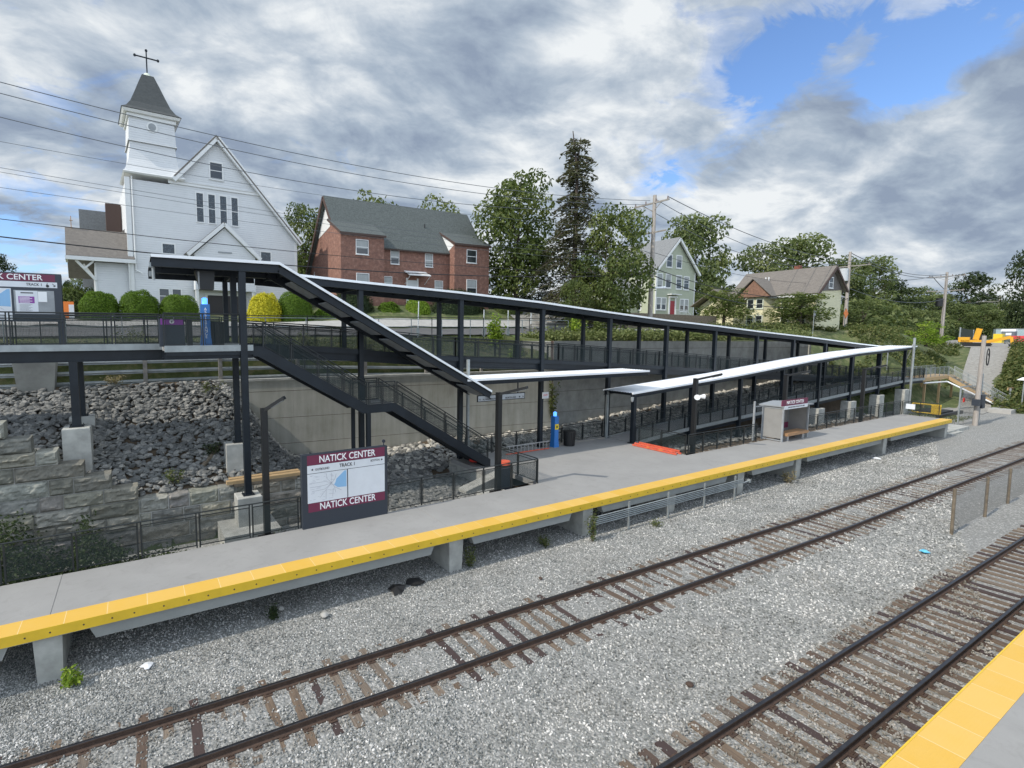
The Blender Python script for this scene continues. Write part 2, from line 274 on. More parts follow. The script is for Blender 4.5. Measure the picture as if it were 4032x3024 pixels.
# terrain: grass, dirt and gravel mix
def ground(name, stops, sc=1.2):
    m = mat(name, (0.1, 0.12, 0.05), 0.95); t, b = bsdf(m); g = N(t, 'ShaderNodeNewGeometry')
    n1 = N(t, 'ShaderNodeTexNoise', inp={'Scale': sc, 'Detail': 9, 'Roughness': .72}); L(t, g.outputs['Position'], n1.inputs[0])
    L(t, ramp(t, n1.outputs[0], stops), b.inputs['Base Color'])
    bp = N(t, 'ShaderNodeBump', inp={'Strength': .8, 'Distance': .12}); L(t, n1.outputs[0], bp.inputs['Height']); L(t, bp.outputs[0], b.inputs['Normal'])
ground('grass_ground', [(.3, (.045, .06, .02)), (.5, (.085, .11, .035)), (.6, (.15, .15, .07)), (.72, (.2, .18, .12))])
ground('gravel_ground', [(.3, (.20, .19, .17)), (.5, (.30, .29, .265)), (.7, (.40, .385, .35))], 3.0)
ground('lawn', [(.3, (.06, .10, .02)), (.5, (.10, .15, .035)), (.72, (.16, .2, .06))], 2.0)
# leaves
def leafmat(name, dark, mid, light, tr=0.25):
    m = mat(name, mid, 0.6, spec=.25); t, b = bsdf(m); at = N(t, 'ShaderNodeAttribute', attribute_name='tone')
    sp = N(t, 'ShaderNodeSeparateColor'); L(t, at.outputs['Color'], sp.inputs[0])
    c = ramp(t, sp.outputs[0], [(0, dark), (.5, mid), (1, light)]); L(t, c, b.inputs['Base Color'])
    tl = N(t, 'ShaderNodeBsdfTranslucent'); L(t, mixc(t, 1.0, c, (1.3, 1.35, .7), 'MULTIPLY'), tl.inputs[0])
    mx = N(t, 'ShaderNodeMixShader', inp={0: tr}); L(t, b.outputs[0], mx.inputs[1]); L(t, tl.outputs[0], mx.inputs[2])
    L(t, mx.outputs[0], t.nodes['Material Output'].inputs[0])
leafmat('leaf_maple', (.05, .075, .022), (.10, .135, .038), (.20, .23, .075), .35)
leafmat('leaf_far', (.07, .10, .04), (.12, .155, .06), (.22, .25, .10), .35)
leafmat('leaf_pale', (.09, .12, .04), (.14, .17, .06), (.24, .26, .11))
leafmat('leaf_dark', (.022, .036, .016), (.038, .058, .022), (.07, .095, .035))
leafmat('leaf_spruce', (.07, .08, .05), (.12, .125, .08), (.19, .185, .115), .25)
leafmat('leaf_bright', (.12, .2, .02), (.2, .3, .035), (.36, .44, .07), .35)
leafmat('leaf_hedge', (.05, .09, .008), (.095, .17, .012), (.17, .26, .03))
leafmat('leaf_gold', (.3, .3, .02), (.55, .5, .03), (.75, .68, .08))
leafmat('leaf_weed', (.045, .07, .02), (.09, .12, .035), (.2, .2, .08))
leafmat('leaf_dry', (.16, .13, .07), (.26, .22, .13), (.36, .32, .2))
# woven mesh infill: real wires drawn by alpha at their size
m = bpy.data.materials.new('mesh_infill'); m.use_nodes = True; t = m.node_tree; t.nodes.clear(); MT['mesh_infill'] = m
d = N(t, 'ShaderNodeBsdfDiffuse', inp={0: (.045, .058, .058, 1)}); tr = N(t, 'ShaderNodeBsdfTransparent'); mx = N(t, 'ShaderNodeMixShader', inp={0: .36}); o = N(t, 'ShaderNodeOutputMaterial')
g = N(t, 'ShaderNodeNewGeometry'); s = N(t, 'ShaderNodeSeparateXYZ'); L(t, g.outputs['Position'], s.inputs[0])
u = mth(t, 'ADD', s.outputs[0], s.outputs[1])
a1 = mth(t, 'LESS_THAN', mth(t, 'FRACT', mth(t, 'DIVIDE', u, .025)), .2); a2 = mth(t, 'LESS_THAN', mth(t, 'FRACT', mth(t, 'DIVIDE', s.outputs[2], .025)), .2)
L(t, mth(t, 'MAXIMUM', a1, a2), mx.inputs[0]); L(t, tr.outputs[0], mx.inputs[1]); L(t, d.outputs[0], mx.inputs[2]); L(t, mx.outputs[0], o.inputs[0])
def alphamesh(name, col, pitch, wfrac, base=(.0)):
    m = MT['mesh_infill'].copy(); m.name = name; MT[name] = m
    for nn in m.node_tree.nodes:
        if nn.type == 'BSDF_DIFFUSE': nn.inputs[0].default_value = (*col, 1)
        if nn.type == 'MATH' and nn.operation == 'DIVIDE': nn.inputs[1].default_value = pitch
        if nn.type == 'MATH' and nn.operation == 'LESS_THAN': nn.inputs[1].default_value = wfrac
alphamesh('chain_mesh', (.2, .2, .19), .05, .2); alphamesh('debris_net', (.1, .1, .1), .03, .25); alphamesh('galv_bars', (.34, .36, .35), .12, .14)
# frosted shelter glass
m = mat('frosted_panel', (0.30, 0.295, 0.28), 0.35, var=.12, vscale=2); t, b = bsdf(m)
MT['shelter_roof'] = mat('shelter_roof', (0.3, 0.32, 0.33), 0.5)

# ---------------------------------------------------------------- mesh builder
class MB:
    def __init__(s): s.v = []; s.f = []; s.m = []; s.tone = []; s.sm = []
    def add(s, vs, fs, mi=0, smooth=False):
        n = len(s.v); s.v += [tuple(v) for v in vs]
        for f in fs: s.f.append(tuple(i + n for i in f)); s.m.append(mi); s.sm.append(smooth)
        return s
    def box(s, x0, y0, z0, x1, y1, z1, mi=0):
        if x1 < x0: x0, x1 = x1, x0
        if y1 < y0: y0, y1 = y1, y0
        if z1 < z0: z0, z1 = z1, z0
        return s.hexa([(x0, y0, z0), (x1, y0, z0), (x1, y1, z0), (x0, y1, z0), (x0, y0, z1), (x1, y0, z1), (x1, y1, z1), (x0, y1, z1)], mi)
    def hexa(s, p, mi=0):
        return s.add(p, [(0, 3, 2, 1), (4, 5, 6, 7), (0, 1, 5, 4), (1, 2, 6, 5), (2, 3, 7, 6), (3, 0, 4, 7)], mi)
    def beam(s, p, q, w, h, mi=0, up=(0, 0, 1)):
        p, q = Vector(p), Vector(q); d = (q - p).normalized(); u = Vector(up)
        if abs(d.dot(u)) > .99: u = Vector((0, 1, 0))
        a = d.cross(u).normalized() * (w / 2); b = a.cross(d).normalized() * (h / 2)
        return s.hexa([p - a - b, p + a - b, q + a - b, q - a - b, p - a + b, p + a + b, q + a + b, q - a + b], mi)
    def tube(s, p, q, r, n=8, r2=None, mi=0, cap=True, smooth=True):
        p, q = Vector(p), Vector(q); d = (q - p).normalized(); u = Vector((0, 0, 1))
        if abs(d.z) > .95: u = Vector((1, 0, 0))
        a = d.cross(u).normalized(); b = d.cross(a); r2 = r if r2 is None else r2
        vs = [p + (a * cos(2 * pi * i / n) + b * sin(2 * pi * i / n)) * r for i in range(n)] + [q + (a * cos(2 * pi * i / n) + b * sin(2 * pi * i / n)) * r2 for i in range(n)]
        s.add(vs, [(i, (i + 1) % n, n + (i + 1) % n, n + i) for i in range(n)], mi, smooth)
        if cap: s.add(vs, [tuple(range(n - 1, -1, -1)), tuple(range(n, 2 * n))], mi)
        return s
    def path(s, pts, r, n=6, mi=0):
        for a, b in zip(pts, pts[1:]): s.tube(a, b, r, n, mi=mi, cap=True)
        return s
    def quad(s, *p, mi=0): return s.add(p, [tuple(range(len(p)))], mi)
    def prism(s, pts, vec, mi=0):
        n = len(pts); v = Vector(vec); a = [Vector(p) for p in pts]
        return s.add(a + [p + v for p in a], [tuple(range(n - 1, -1, -1)), tuple(range(n, 2 * n))] + [(i, (i + 1) % n, n + (i + 1) % n, n + i) for i in range(n)], mi)
    def build(s, name, mats, parent=None, origin=None, fixn=False):
        o = origin if origin is not None else (parent['_o'] if parent is not None else None)
        off = Vector(o) if o is not None else Vector((0, 0, 0))
        me = bpy.data.meshes.new(name)
        me.from_pydata([Vector(v) - off for v in s.v], [], s.f)
        if isinstance(mats, str): mats = [mats]
        for m in mats: me.materials.append(MT[m])
        me.polygons.foreach_set('material_index', s.m); me.polygons.foreach_set('use_smooth', s.sm)
        if s.tone:
            at = me.color_attributes.new('tone', 'FLOAT_COLOR', 'CORNER'); d = []
            for f, c in zip(me.polygons, s.tone): d += list(c) * len(f.vertices)
            at.data.foreach_set('color', d)
        if fixn:
            bm = bmesh.new(); bm.from_mesh(me); bmesh.ops.recalc_face_normals(bm, faces=bm.faces); bm.to_mesh(me); bm.free()
        me.update()
        ob = bpy.data.objects.new(name, me); C.objects.link(ob)
        if parent is not None: ob.parent = parent; ob['_o'] = list(off)
        else: ob.location = off; ob['_o'] = list(off)
        return ob
def tag(o, label=None, cat=None, group=None, kind=None):
    if label: o['label'] = label
    if cat: o['category'] = cat
    if group: o['group'] = group
    if kind: o['kind'] = kind
    return o
def thing(name, loc, label, cat, group=None):
    o = bpy.data.objects.new(name, None); C.objects.link(o); o.location = loc; o.empty_display_size = .3
    o['_o'] = list(loc); return tag(o, label, cat, group)
def copy_tree(o, parent=None):
    c = o.copy(); C.objects.link(c)
    if parent is not None: c.parent = parent
    for ch in list(KIDS.get(o.name, [])): copy_tree(ch, c)
    return c
KIDS = {}
def kids(o):
    for ob in list(C.objects):
        if ob.parent is not None: KIDS.setdefault(ob.parent.name, [])
    KIDS.clear()
    for ob in list(C.objects):
        if ob.parent is not None: KIDS.setdefault(ob.parent.name, []).append(ob)
def dup(o, loc, rz=0, scale=None, label=None, group=None):
    kids(o); c = copy_tree(o); c.location = loc; c.rotation_euler = (0, 0, rz)
    if scale: c.scale = scale if isinstance(scale, tuple) else (scale,) * 3
    if label: c['label'] = label
    if group: c['group'] = group
    return c
def lerp(a, b, t): return a + (b - a) * t
def smooth(t): t = max(0, min(1, t)); return t * t * (3 - 2 * t)
def interp(tab, x):
    if x <= tab[0][0]: return tab[0][1]
    for (a, b), (c, d) in zip(tab, tab[1:]):
        if x <= c: return b + (d - b) * (x - a) / (c - a)
    return tab[-1][1]
def text(body, size, mat_, parent, pos, ax, ay, name='lettering', depth=.006, align='CENTER', fit=None, bold=0.0):
    cu = bpy.data.curves.new('t', 'FONT'); cu.body = body; cu.size = size; cu.align_x = align; cu.align_y = 'CENTER'; cu.extrude = depth; cu.offset = bold * size; cu.resolution_u = 3
    ob = bpy.data.objects.new('t', cu); C.objects.link(ob); bpy.context.view_layer.update()
    me = bpy.data.meshes.new_from_object(ob.evaluated_get(bpy.context.evaluated_depsgraph_get())); bpy.data.objects.remove(ob)
    xs = [v.co.x for v in me.vertices]; w = max(xs) - min(xs); k = (fit / w) if fit else 1
    ax, ay = Vector(ax).normalized(), Vector(ay).normalized(); az = ax.cross(ay)
    off = Vector(parent['_o'])
    for v in me.vertices:
        c = v.co; v.co = Vector(pos) + ax * c.x * k + ay * c.y + az * c.z - off
    me.materials.clear(); me.materials.append(MT[mat_])
    o = bpy.data.objects.new(name, me); C.objects.link(o); o.parent = parent; o['_o'] = list(off); return o
# ================================================================ GROUND, TRACKS, PLATFORMS
def c1(x): return interp([(-40, 11.9), (-3, 11.15), (1, 10.98), (6.2, 10.8), (14, 10.58), (27, 10.24), (60, 10.1), (200, 9.8), (700, 9.0)], x)
def c2(x): return interp([(-40, 5.1), (8, 4.93), (32, 4.77), (100, 4.5), (700, 3.2)], x)
def fbm(x, y, z=0, o=4): return noise.fractal(Vector((x, y, z)), 1.0, 2.0, o)
def bed(x, y):
    d1, d2 = abs(y - c1(x)), abs(y - c2(x))
    z = -0.30
    z = max(z, -0.185 - max(0, d1 - 1.35) * .12); z = max(z, -0.20 - max(0, d2 - 1.25) * .1)
    if y > 13: z = lerp(z, -0.34, smooth((y - 13) / 3))
    return z + .02 * fbm(x * .7, y * .7) + (.07 * fbm(x * .35, y * .35, 3) * smooth((d1 - 1.6) / .6) * smooth((d2 - 1.5) / .6) if y < 14 else 0)
def grid(name, x0, x1, nx, y0, y1, ny, fz, mt, xs=None, ys=None):
    b = MB(); xs = xs or [lerp(x0, x1, i / nx) for i in range(nx + 1)]; ys = ys or [lerp(y0, y1, j / ny) for j in range(ny + 1)]
    vs = [(x, y, fz(x, y)) for y in ys for x in xs]; w = len(xs)
    b.add(vs, [(j * w + i, j * w + i + 1, (j + 1) * w + i + 1, (j + 1) * w + i) for j in range(len(ys) - 1) for i in range(w - 1)], 0, True)
    return b.build(name, mt)
# ballast sheet
xs = [-60 + 4 * i for i in range(14)] + [-4 + .5 * i for i in range(100)] + [46 + 3 * i for i in range(30)] + [136 + 25 * i for i in range(24)]
ys = [-30, -20, -10, -4, -1] + [.5 + .35 * i for i in range(50)] + [18.6, 20, 22, 24, 26]
tag(grid('ballast', 0, 0, 0, 0, 0, 0, bed, 'ballast', xs, ys), 'grey crushed stone ballast around both railway tracks', 'ballast', kind='structure')
# the big land sheet: street level behind the station, hill rising beyond, bank and haul road at the right
ROADX = [(84, 1600, 3790, 3905), (90, 1558, 3785, 3905), (95, 1515, 3780, 3935), (100, 1478, 3780, 3950), (105, 1445, 3790, 3955), (110, 1415, 3800, 3970), (119, 1370, 3815, 3985)]
RLO = [(76, 17.0), (84, 17.4)] + [(x, onX(p1, py, x).y) for x, py, p0, p1 in ROADX[1:]] + [(130, 22), (190, 24), (400, 30)]
RHI = [(76, 20.5), (84, 20.5)] + [(x, onX(p0, py, x).y) for x, py, p0, p1 in ROADX[1:]] + [(126, 33), (150, 44), (190, 50), (400, 60)]
RZ = [(84, -.36), (90, .8), (119, 6.0), (150, 6.3), (400, 7)]
def roadland(x, y):
    lo, hi, zc = interp(RLO, x), interp(RHI, x), interp(RZ, x)
    if y >= hi: return lerp(zc, max(8.8, zc), smooth((y - hi - .4) / 8))
    if y <= lo: d = lo - y; m_ = max(0, (7.6 - zc) * .62) * smooth((x - 86) / 16); return lerp(zc + m_ * smooth(d / 3.2), -.42, smooth((d - 3.0) / 5.5))
    return zc
def land(x, y):
    z = land_a(x, y)
    if x > 76: z = lerp(z, roadland(x, y) + (.12 * fbm(x * .3, y * .3) if y > 30 else 0), smooth((x - 76) / 7))
    return z
def land_a(x, y):
    up = interp([(22, -.4), (26, 3), (29.6, 7.6), (32, 8.25), (38, 8.6), (42, 9.6), (46, 10.1), (60, 11.2), (90, 12), (200, 12), (600, 14)], y)
    up += 1.3 * smooth((x - 12) / 8) * (1 - smooth((x - 40) / 12)) * smooth((y - 39) / 5)
    up = lerp(up, min(up, interp([(28, 7.6), (40, 8.7), (60, 10.8), (200, 11)], y)), smooth((x - 40) / 15))
    y0 = interp([(66, 23.5), (90, 22), (125, 18), (400, 18)], x); wd = interp([(66, 9), (90, 12), (125, 15), (200, 17)], x)
    low = -.38 + 9.4 * smooth((y - y0) / wd)
    far = lerp(low, 8.6, smooth((y - 40) / 20))
    z = up if x < 60 else lerp(up, far, smooth((x - 60) / 5))
    if y < 28.2: z = -1.2 if x < 62 else z
    z = z + (0.12 * fbm(x * .3, y * .3) if y > 30 else 0)
    return z
xs = [-400, -200, -100, -60, -40, -30] + [-24 + 1.5 * i for i in range(19)] + [3.6 + 1.93 * i for i in range(12)] + [26.7, 26.8] + [28.3 + 1.5 * i for i in range(24)] + [64.4 + 1.5 * i for i in range(36)] + [120 + 3 * i for i in range(30)] + [215, 240, 280, 350, 450, 600, 900]
ys = [14.5, 17, 19, 21, 22, 23, 24, 25, 26, 27, 28, 28.9, 29.3, 29.45, 29.9, 29.95, 30.3] + [31 + 1.2 * i for i in range(30)] + [70, 75, 80, 90, 100, 120, 150, 200, 300, 500, 900]
def wy(x): return 29.3 - .1 * (x - 4) if x < 27 else 27.0
def warp(x, y):
    k = 0 if x < 3.6 else (wy(x) - 29.3 if x < 27 else (-2.3 if x < 64.2 else 0))
    return y + k * smooth((y - 26) / 3) * (1 - smooth((y - 30.3) / 3))
def land2(x, y):
    if y < 18 and x < 84: return min(land(x, y), -.4)
    if x > 64.2: return land(x, y)
    if y < 26 and x > 58: return -.6
    if y <= 29.3: return -1.2 if x > 3.5 else min(5.7, rz_low(x, y))
    if x > 26.75: return interp([(29.3, 6.5), (29.45, 7.7), (30.3, 7.9), (33, 8.3)], y) if y < 32.5 else land(x, y)
    if y <= 29.9: return 5.7
    g = interp([(8, 7.15), (27, 6.2)], x)
    return interp([(29.95, g), (32.2, g + .7), (33.2, land(x, 33.2))], y) if y < 33.2 else land(x, y)
def rz_low(x, y): return -1.2 if y < 22.6 else 1.0 + .6 * (y - 23)
b = MB(); vs = [(x, warp(x, y), land2(x, y)) for y in ys for x in xs]; w_ = len(xs)
b.add(vs, [(j * w_ + i, j * w_ + i + 1, (j + 1) * w_ + i + 1, (j + 1) * w_ + i) for j in range(len(ys) - 1) for i in range(w_ - 1)], 0, False)
tag(b.build('hillside', 'grass_ground'), 'grassy hillside and bank rising behind the station', 'hillside', kind='structure')
# street, sidewalk, haul road: sheets on the land
def strip(name, mt, x0, x1, n, ya, yb, dz, label, cat, m=6):
    b = MB(); vs = []
    for i in range(n + 1):
        x = lerp(x0, x1, i / n)
        for j in range(m + 1):
            y = lerp(ya(x), yb(x), j / m); vs.append((x, y, land(x, y) + dz))
    w = m + 1
    b.add(vs, [(i * w + j, (i + 1) * w + j, (i + 1) * w + j + 1, i * w + j + 1) for i in range(n) for j in range(m)], 0, True)
    return tag(b.build(name, mt), label, cat, kind='structure')
strip('street', 'street_asphalt', -60, 110, 170, lambda x: 33.2, lambda x: 39.2, .07, 'asphalt street running behind the station', 'street')
strip('sidewalk', 'curb_stone', -60, 70, 130, lambda x: 39.4, lambda x: 40.8, .16, 'pale sidewalk in front of the church', 'sidewalk')
strip('side_street', 'gravel_ground', 35, 44, 20, lambda x: 39.0, lambda x: 52 + (x - 35) * .8, .14, 'pale side street climbing beside the brick house', 'street', 14)
strip('haul_road', 'gravel_ground', 80, 190, 110, lambda x: interp(RLO, x) + .2, lambda x: interp(RHI, x) - .2, .08, 'gravel haul road climbing between green banks to the excavator', 'road', 10)

# -------- tracks
RAILP = [(-.07, -.172), (.07, -.172), (.07, -.155), (.012, -.13), (.012, -.045), (.036, -.035), (.036, -.004), (.03, 0), (-.03, 0), (-.036, -.004), (-.036, -.035), (-.012, -.045), (-.012, -.13), (-.07, -.155)]
def rail(parent, cf, off, x0, x1):
    b = MB(); n = len(RAILP); xs = []; x = x0
    while x < x1: xs.append(x); x += 1.0 if x < 40 else (3 if x < 100 else 12)
    for x in xs: b.v += [(x, cf(x) + off + p, z) for p, z in RAILP]
    for i in range(len(xs) - 1):
        for k in range(n):
            a = i * n + k; c = i * n + (k + 1) % n
            b.f.append((a, c, c + n, a + n)); b.m.append(1 if k in (6, 7, 8) else 0); b.sm.append(False)
    return b.build('rail', ['rail_rust', 'rail_head'], parent, fixn=True)
def tiemb(x, cf, top, ln, wd):
    b = MB(); y = cf(x); a = random.uniform(-.012, .012); ox = random.uniform(-.04, .04); n = 7; vs = []
    for i in range(n + 1):
        t = -ln / 2 + ln * i / n; w = wd / 2 * random.uniform(.93, 1.04)
        for sx, zz in ((-1, -.13), (1, -.13), (1, 0), (-1, 0)):
            vs.append((x + ox + sx * w + a * t * 4, y + t, top + zz + (random.uniform(-.006, .006) if zz == 0 else 0)))
    fs = [(0, 1, 2, 3), (4 * n + 3, 4 * n + 2, 4 * n + 1, 4 * n)]
    for i in range(n):
        for k in range(4): a0 = i * 4 + k; c0 = i * 4 + (k + 1) % 4; fs.append((a0, a0 + 4, c0 + 4, c0))
    b.add(vs, fs); return b
TIES = []
def track(name, cf, x0, x1, top, label, first):
    t = thing(name, (first, cf(first), 0), label, 'railway track')
    for s in (-1, 1): rail(t, cf, s * .735, x0 - 1, 640)
    x = x0; k = 0; rest = MB()
    while x < 150:
        b = tiemb(x, cf, top + random.uniform(-.008, .008), random.uniform(2.45, 2.65), random.uniform(.2, .24))
        if k < 98:
            b.build('tie', 'tie_wood', t); TIES.append((x, cf(x)))
            p = MB()
            for s in (-1, 1):
                y = cf(x) + s * .735
                p.box(x - .1, y - .17, top + .004, x + .1, y + .17, top + .018)
                for q in (-.1, .1): p.box(x - .05, y + q - .018, top + .018, x - .015, y + q + .018, top + .045); p.box(x + .03, y + q - .018, top + .018, x + .065, y + q + .018, top + .045)
            if k < 98: PL.append((t, p))
        else: rest.add(b.v, b.f)
        x += random.uniform(.5, .56); k += 1
    if rest.v: tag(rest.build('tie_row', 'tie_wood', t), kind='stuff')
    big = MB()
    for tt, p in PL:
        if tt is t: big.add(p.v, p.f)
    tag(big.build('tie_plate', 'rail_rust', t), kind='stuff')
    return t
PL = []
track('railway_track', c1, -4, 150, -.178, 'railway track nearest the long station platform, its ties half buried in grey stone', 8)
track('railway_track', c2, 3, 150, -.168, 'railway track beside the near yellow platform edge, with dark and worn ties showing', 14)

# -------- scatter helper (stuff: countless stones)
PROTO = bpy.data.collections.new('stone_shapes'); PROTO2 = bpy.data.collections.new('riprap_shapes'); PROTO3 = bpy.data.collections.new('pale_shapes')
def stone(col, mt, seed, flat=.7, sub=1):
    bm = bmesh.new(); bmesh.ops.create_icosphere(bm, subdivisions=sub, radius=.5)
    r = random.Random(seed); pl = [(Vector((r.gauss(0, 1), r.gauss(0, 1), r.gauss(0, 1))).normalized(), r.uniform(.24, .42)) for _ in range(9)]
    for v in bm.verts:
        for n_, d in pl:
            q = v.co.dot(n_)
            if q > d: v.co -= n_ * (q - d)
        v.co.z *= flat; v.co.x *= 1.25
    me = bpy.data.meshes.new('stone'); bm.to_mesh(me); bm.free(); me.materials.append(MT[mt])
    o = bpy.data.objects.new('stone', me); col.objects.link(o)
for i in range(7): stone(PROTO, 'ballast_stone', i)
for i in range(8): stone(PROTO2, 'riprap_stone', 40 + i, .62, 2)
for i in range(8): stone(PROTO3, 'pale_riprap_stone', 40 + i, .7, 2)
def scatter(name, pts, coll, label, cat):
    me = bpy.data.meshes.new(name); me.from_pydata([p[0] for p in pts], [], [])
    a = me.attributes.new('ps', 'FLOAT', 'POINT'); a.data.foreach_set('value', [p[1] for p in pts])
    a = me.attributes.new('pr', 'FLOAT_VECTOR', 'POINT'); d = []
    for p in pts: d += list(p[2])
    a.data.foreach_set('vector', d)
    o = bpy.data.objects.new(name, me); C.objects.link(o)
    g = bpy.data.node_groups.new(name, 'GeometryNodeTree')
    g.interface.new_socket('Geometry', in_out='INPUT', socket_type='NodeSocketGeometry'); g.interface.new_socket('Geometry', in_out='OUTPUT', socket_type='NodeSocketGeometry')
    gi = g.nodes.new('NodeGroupInput'); go = g.nodes.new('NodeGroupOutput')
    ip = g.nodes.new('GeometryNodeInstanceOnPoints'); ci = g.nodes.new('GeometryNodeCollectionInfo')
    ci.inputs[0].default_value = coll; ci.inputs[1].default_value = True; ci.inputs[2].default_value = True
    na = g.nodes.new('GeometryNodeInputNamedAttribute'); na.data_type = 'FLOAT'; na.inputs[0].default_value = 'ps'
    nb = g.nodes.new('GeometryNodeInputNamedAttribute'); nb.data_type = 'FLOAT_VECTOR'; nb.inputs[0].default_value = 'pr'
    mp_ = g.nodes.new('GeometryNodeMeshToPoints')
    rv = g.nodes.new('FunctionNodeRandomValue'); rv.data_type = 'INT'; rv.inputs['Min'].default_value = 0; rv.inputs['Max'].default_value = 20
    ln = g.links.new
    ln(gi.outputs[0], mp_.inputs[0]); ln(mp_.outputs[0], ip.inputs['Points']); ln(ci.outputs[0], ip.inputs['Instance']); ip.inputs['Pick Instance'].default_value = True
    ln([s for s in rv.outputs if s.type == 'INT'][0], ip.inputs['Instance Index'])
    ln([s for s in nb.outputs if s.enabled][0], ip.inputs['Rotation']); ln([s for s in na.outputs if s.enabled][0], ip.inputs['Scale']); ln(ip.outputs[0], go.inputs[0])
    md = o.modifiers.new('scatter', 'NODES'); md.node_group = g
    return tag(o, label, cat, kind='stuff')
def onties(x, y):
    return None
pts = []; R = random.Random(3)
for _ in range(230000):
    # density falls with distance from the viewer
    x = -3.5 + 62 * R.random() ** 1.9; y = R.uniform(1.5, 17.8)
    d = sqrt(x * x + y * y)
    if x < -.2 * y - .6 or x > y * 3.3 + 8: continue
    if y < 3.2 and x > 6: continue
    on1 = abs(y - c1(x)); on2 = abs(y - c2(x)); z = bed(x, y)
    if on1 < 1.3:
        if min(abs(on1 - .735), 9) < .06: continue
        k = R.random(); z = -.19
        if fbm(x * 2.1, y * 2.1, 5) < -.3: continue     # bare patches where ties show
        if k < .35: z = -.165
        elif k < .6: z = -.2
        if min(abs(x - tx) for tx, ty in TIES if abs(ty - y) < 3 and abs(tx - x) < .6 or tx == TIES[0][0]) < .1 and R.random() < (.8 if x > 6 else .62): continue
    elif on2 < 1.3:
        if abs(on2 - .735) < .06: continue
        z = -.205
        if R.random() < .10: z = -.160
        if fbm(x * 1.4, y * 1.4, 9) > .22 and R.random() < .55: z = -.158
    s = R.uniform(.036, .072) * (1 + max(0, x - 10) * .012) * (1.15 if on1 > 1.3 and y < 9.4 else 1.0)
    pts.append(((x, y, z + .004), s, (R.uniform(0, 6.28), R.uniform(0, 6.28), R.uniform(0, 6.28))))
scatter('ballast_stones', pts, PROTO, 'loose crushed stones covering the track bed', 'stones')

# -------- far platform
PX0, PX1, PY0, PYI, PYB = -9.0, 59.85, 14.68, 15.36, 17.85
pf = thing('station_platform', (20, 16, -.3), 'long grey raised platform with a yellow tactile edge, signs and canopies on it', 'platform')
b = MB()
jx = [PX0, -2.28, 10.06, 16.92, 28.70, 41.0, 47.4, PX1]
for a, c in zip(jx, jx[1:]): b.box(a + .012, PYI + .002, .98, c - .012, PYB, 1.216)
b.box(PX0, PYI + .01, .97, PX1, PYB - .01, 1.205)
b.build('deck', 'deck_concrete', pf)
b = MB()
b.box(16.95, PYB + .003, .98, 28.66, 24.05, 1.214); b.box(15.9, 20.9, .98, 16.94, 24.05, 1.212)
b.build('plaza_deck', 'deck_concrete', pf)
b = MB(); b.box(PX0, PY0 + .012, 1.18, PX1, PYI, 1.22); b.build('tactile_strip', 'tactile_yellow', pf)
b = MB(); b.box(PX0, PY0, .955, PX1 + .01, PY0 + .011, 1.222); b.box(PX1, PY0 + .012, .955, PX1 + .012, PYI, 1.221)
x = -5.2
while x < PX1:
    for q in (0, .63, 1.14): b.tube((x + q, PY0 - .004, 1.08), (x + q, PY0 + .002, 1.08), .024, 8, mi=1, smooth=False)
    x += 1.85
b.build('edge_board', ['edge_yellow', 'brown_fascia'], pf)
b = MB()
for a, c in ((-9, -3.05), (-1.42, 9.12), (10.7, 15.95), (17.7, 27.42), (29.7, 34.4), (35.8, 46.6), (48.0, 59.2)):
    b.prism([(a, PY0 + .12, .95), (a + .16, PY0 + .12, .59), (c - .16, PY0 + .12, .59), (c, PY0 + .12, .95)], (0, .3, 0))
    b.prism([(a, PYB - .35, .95), (a + .16, PYB - .35, .59), (c - .16, PYB - .35, .59), (c, PYB - .35, .95)], (0, .3, 0))
b.box(PX0, PY0 + .013, .94, PX1, PYB - .02, .972)
b.build('slab_beam', 'platform_side', pf)
b = MB()
b.box(16.95, 23.7, .5, 28.66, 24.04, .978); b.box(15.92, 20.95, -.3, 16.93, 24.0, .975); b.build('plaza_wall', 'pale_concrete', pf)
for x in (-2.3, 10.11, 17.0, 22.85, 28.88, 35.1, 47.45, 59.55):
    b = MB(); b.hexa([(x - .27, PY0 + .24, -.4), (x + .27, PY0 + .24, -.4), (x + .27, PYB - .2, -.4), (x - .27, PYB - .2, -.4), (x - .31, PY0 + .2, .86), (x + .31, PY0 + .2, .86), (x + .31, PYB - .15, .86), (x - .31, PYB - .15, .86)])
    b.box(x - .5, PY0 + .16, .86, x + .5, PYB - .1, .938)
    b.build('pier', 'pale_concrete', pf)
# -------- near platform (the viewer's side)
nf = thing('near_platform', (14, 2, -.3), 'near platform corner with a broad yellow tactile edge at the bottom right', 'platform')
b = MB(); b.box(3, -3, .98, 90, 2.44, 1.217); b.build('deck', 'deck_concrete', nf)
b = MB(); b.box(3, 2.442, 1.17, 90, 3.045, 1.222); b.build('tactile_strip', 'tactile_yellow', nf)
b = MB(); b.box(3, 3.047, .95, 90, 3.075, 1.224); b.build('edge_board', 'edge_yellow', nf)
b = MB(); b.box(3, 2.6, .6, 90, 2.9, .948)
for x in (6, 12, 18, 24, 30, 42, 54): b.box(x - .3, -2.5, -.4, x + .3, 2.75, .947)
b.build('slab_beam', 'platform_side', nf)

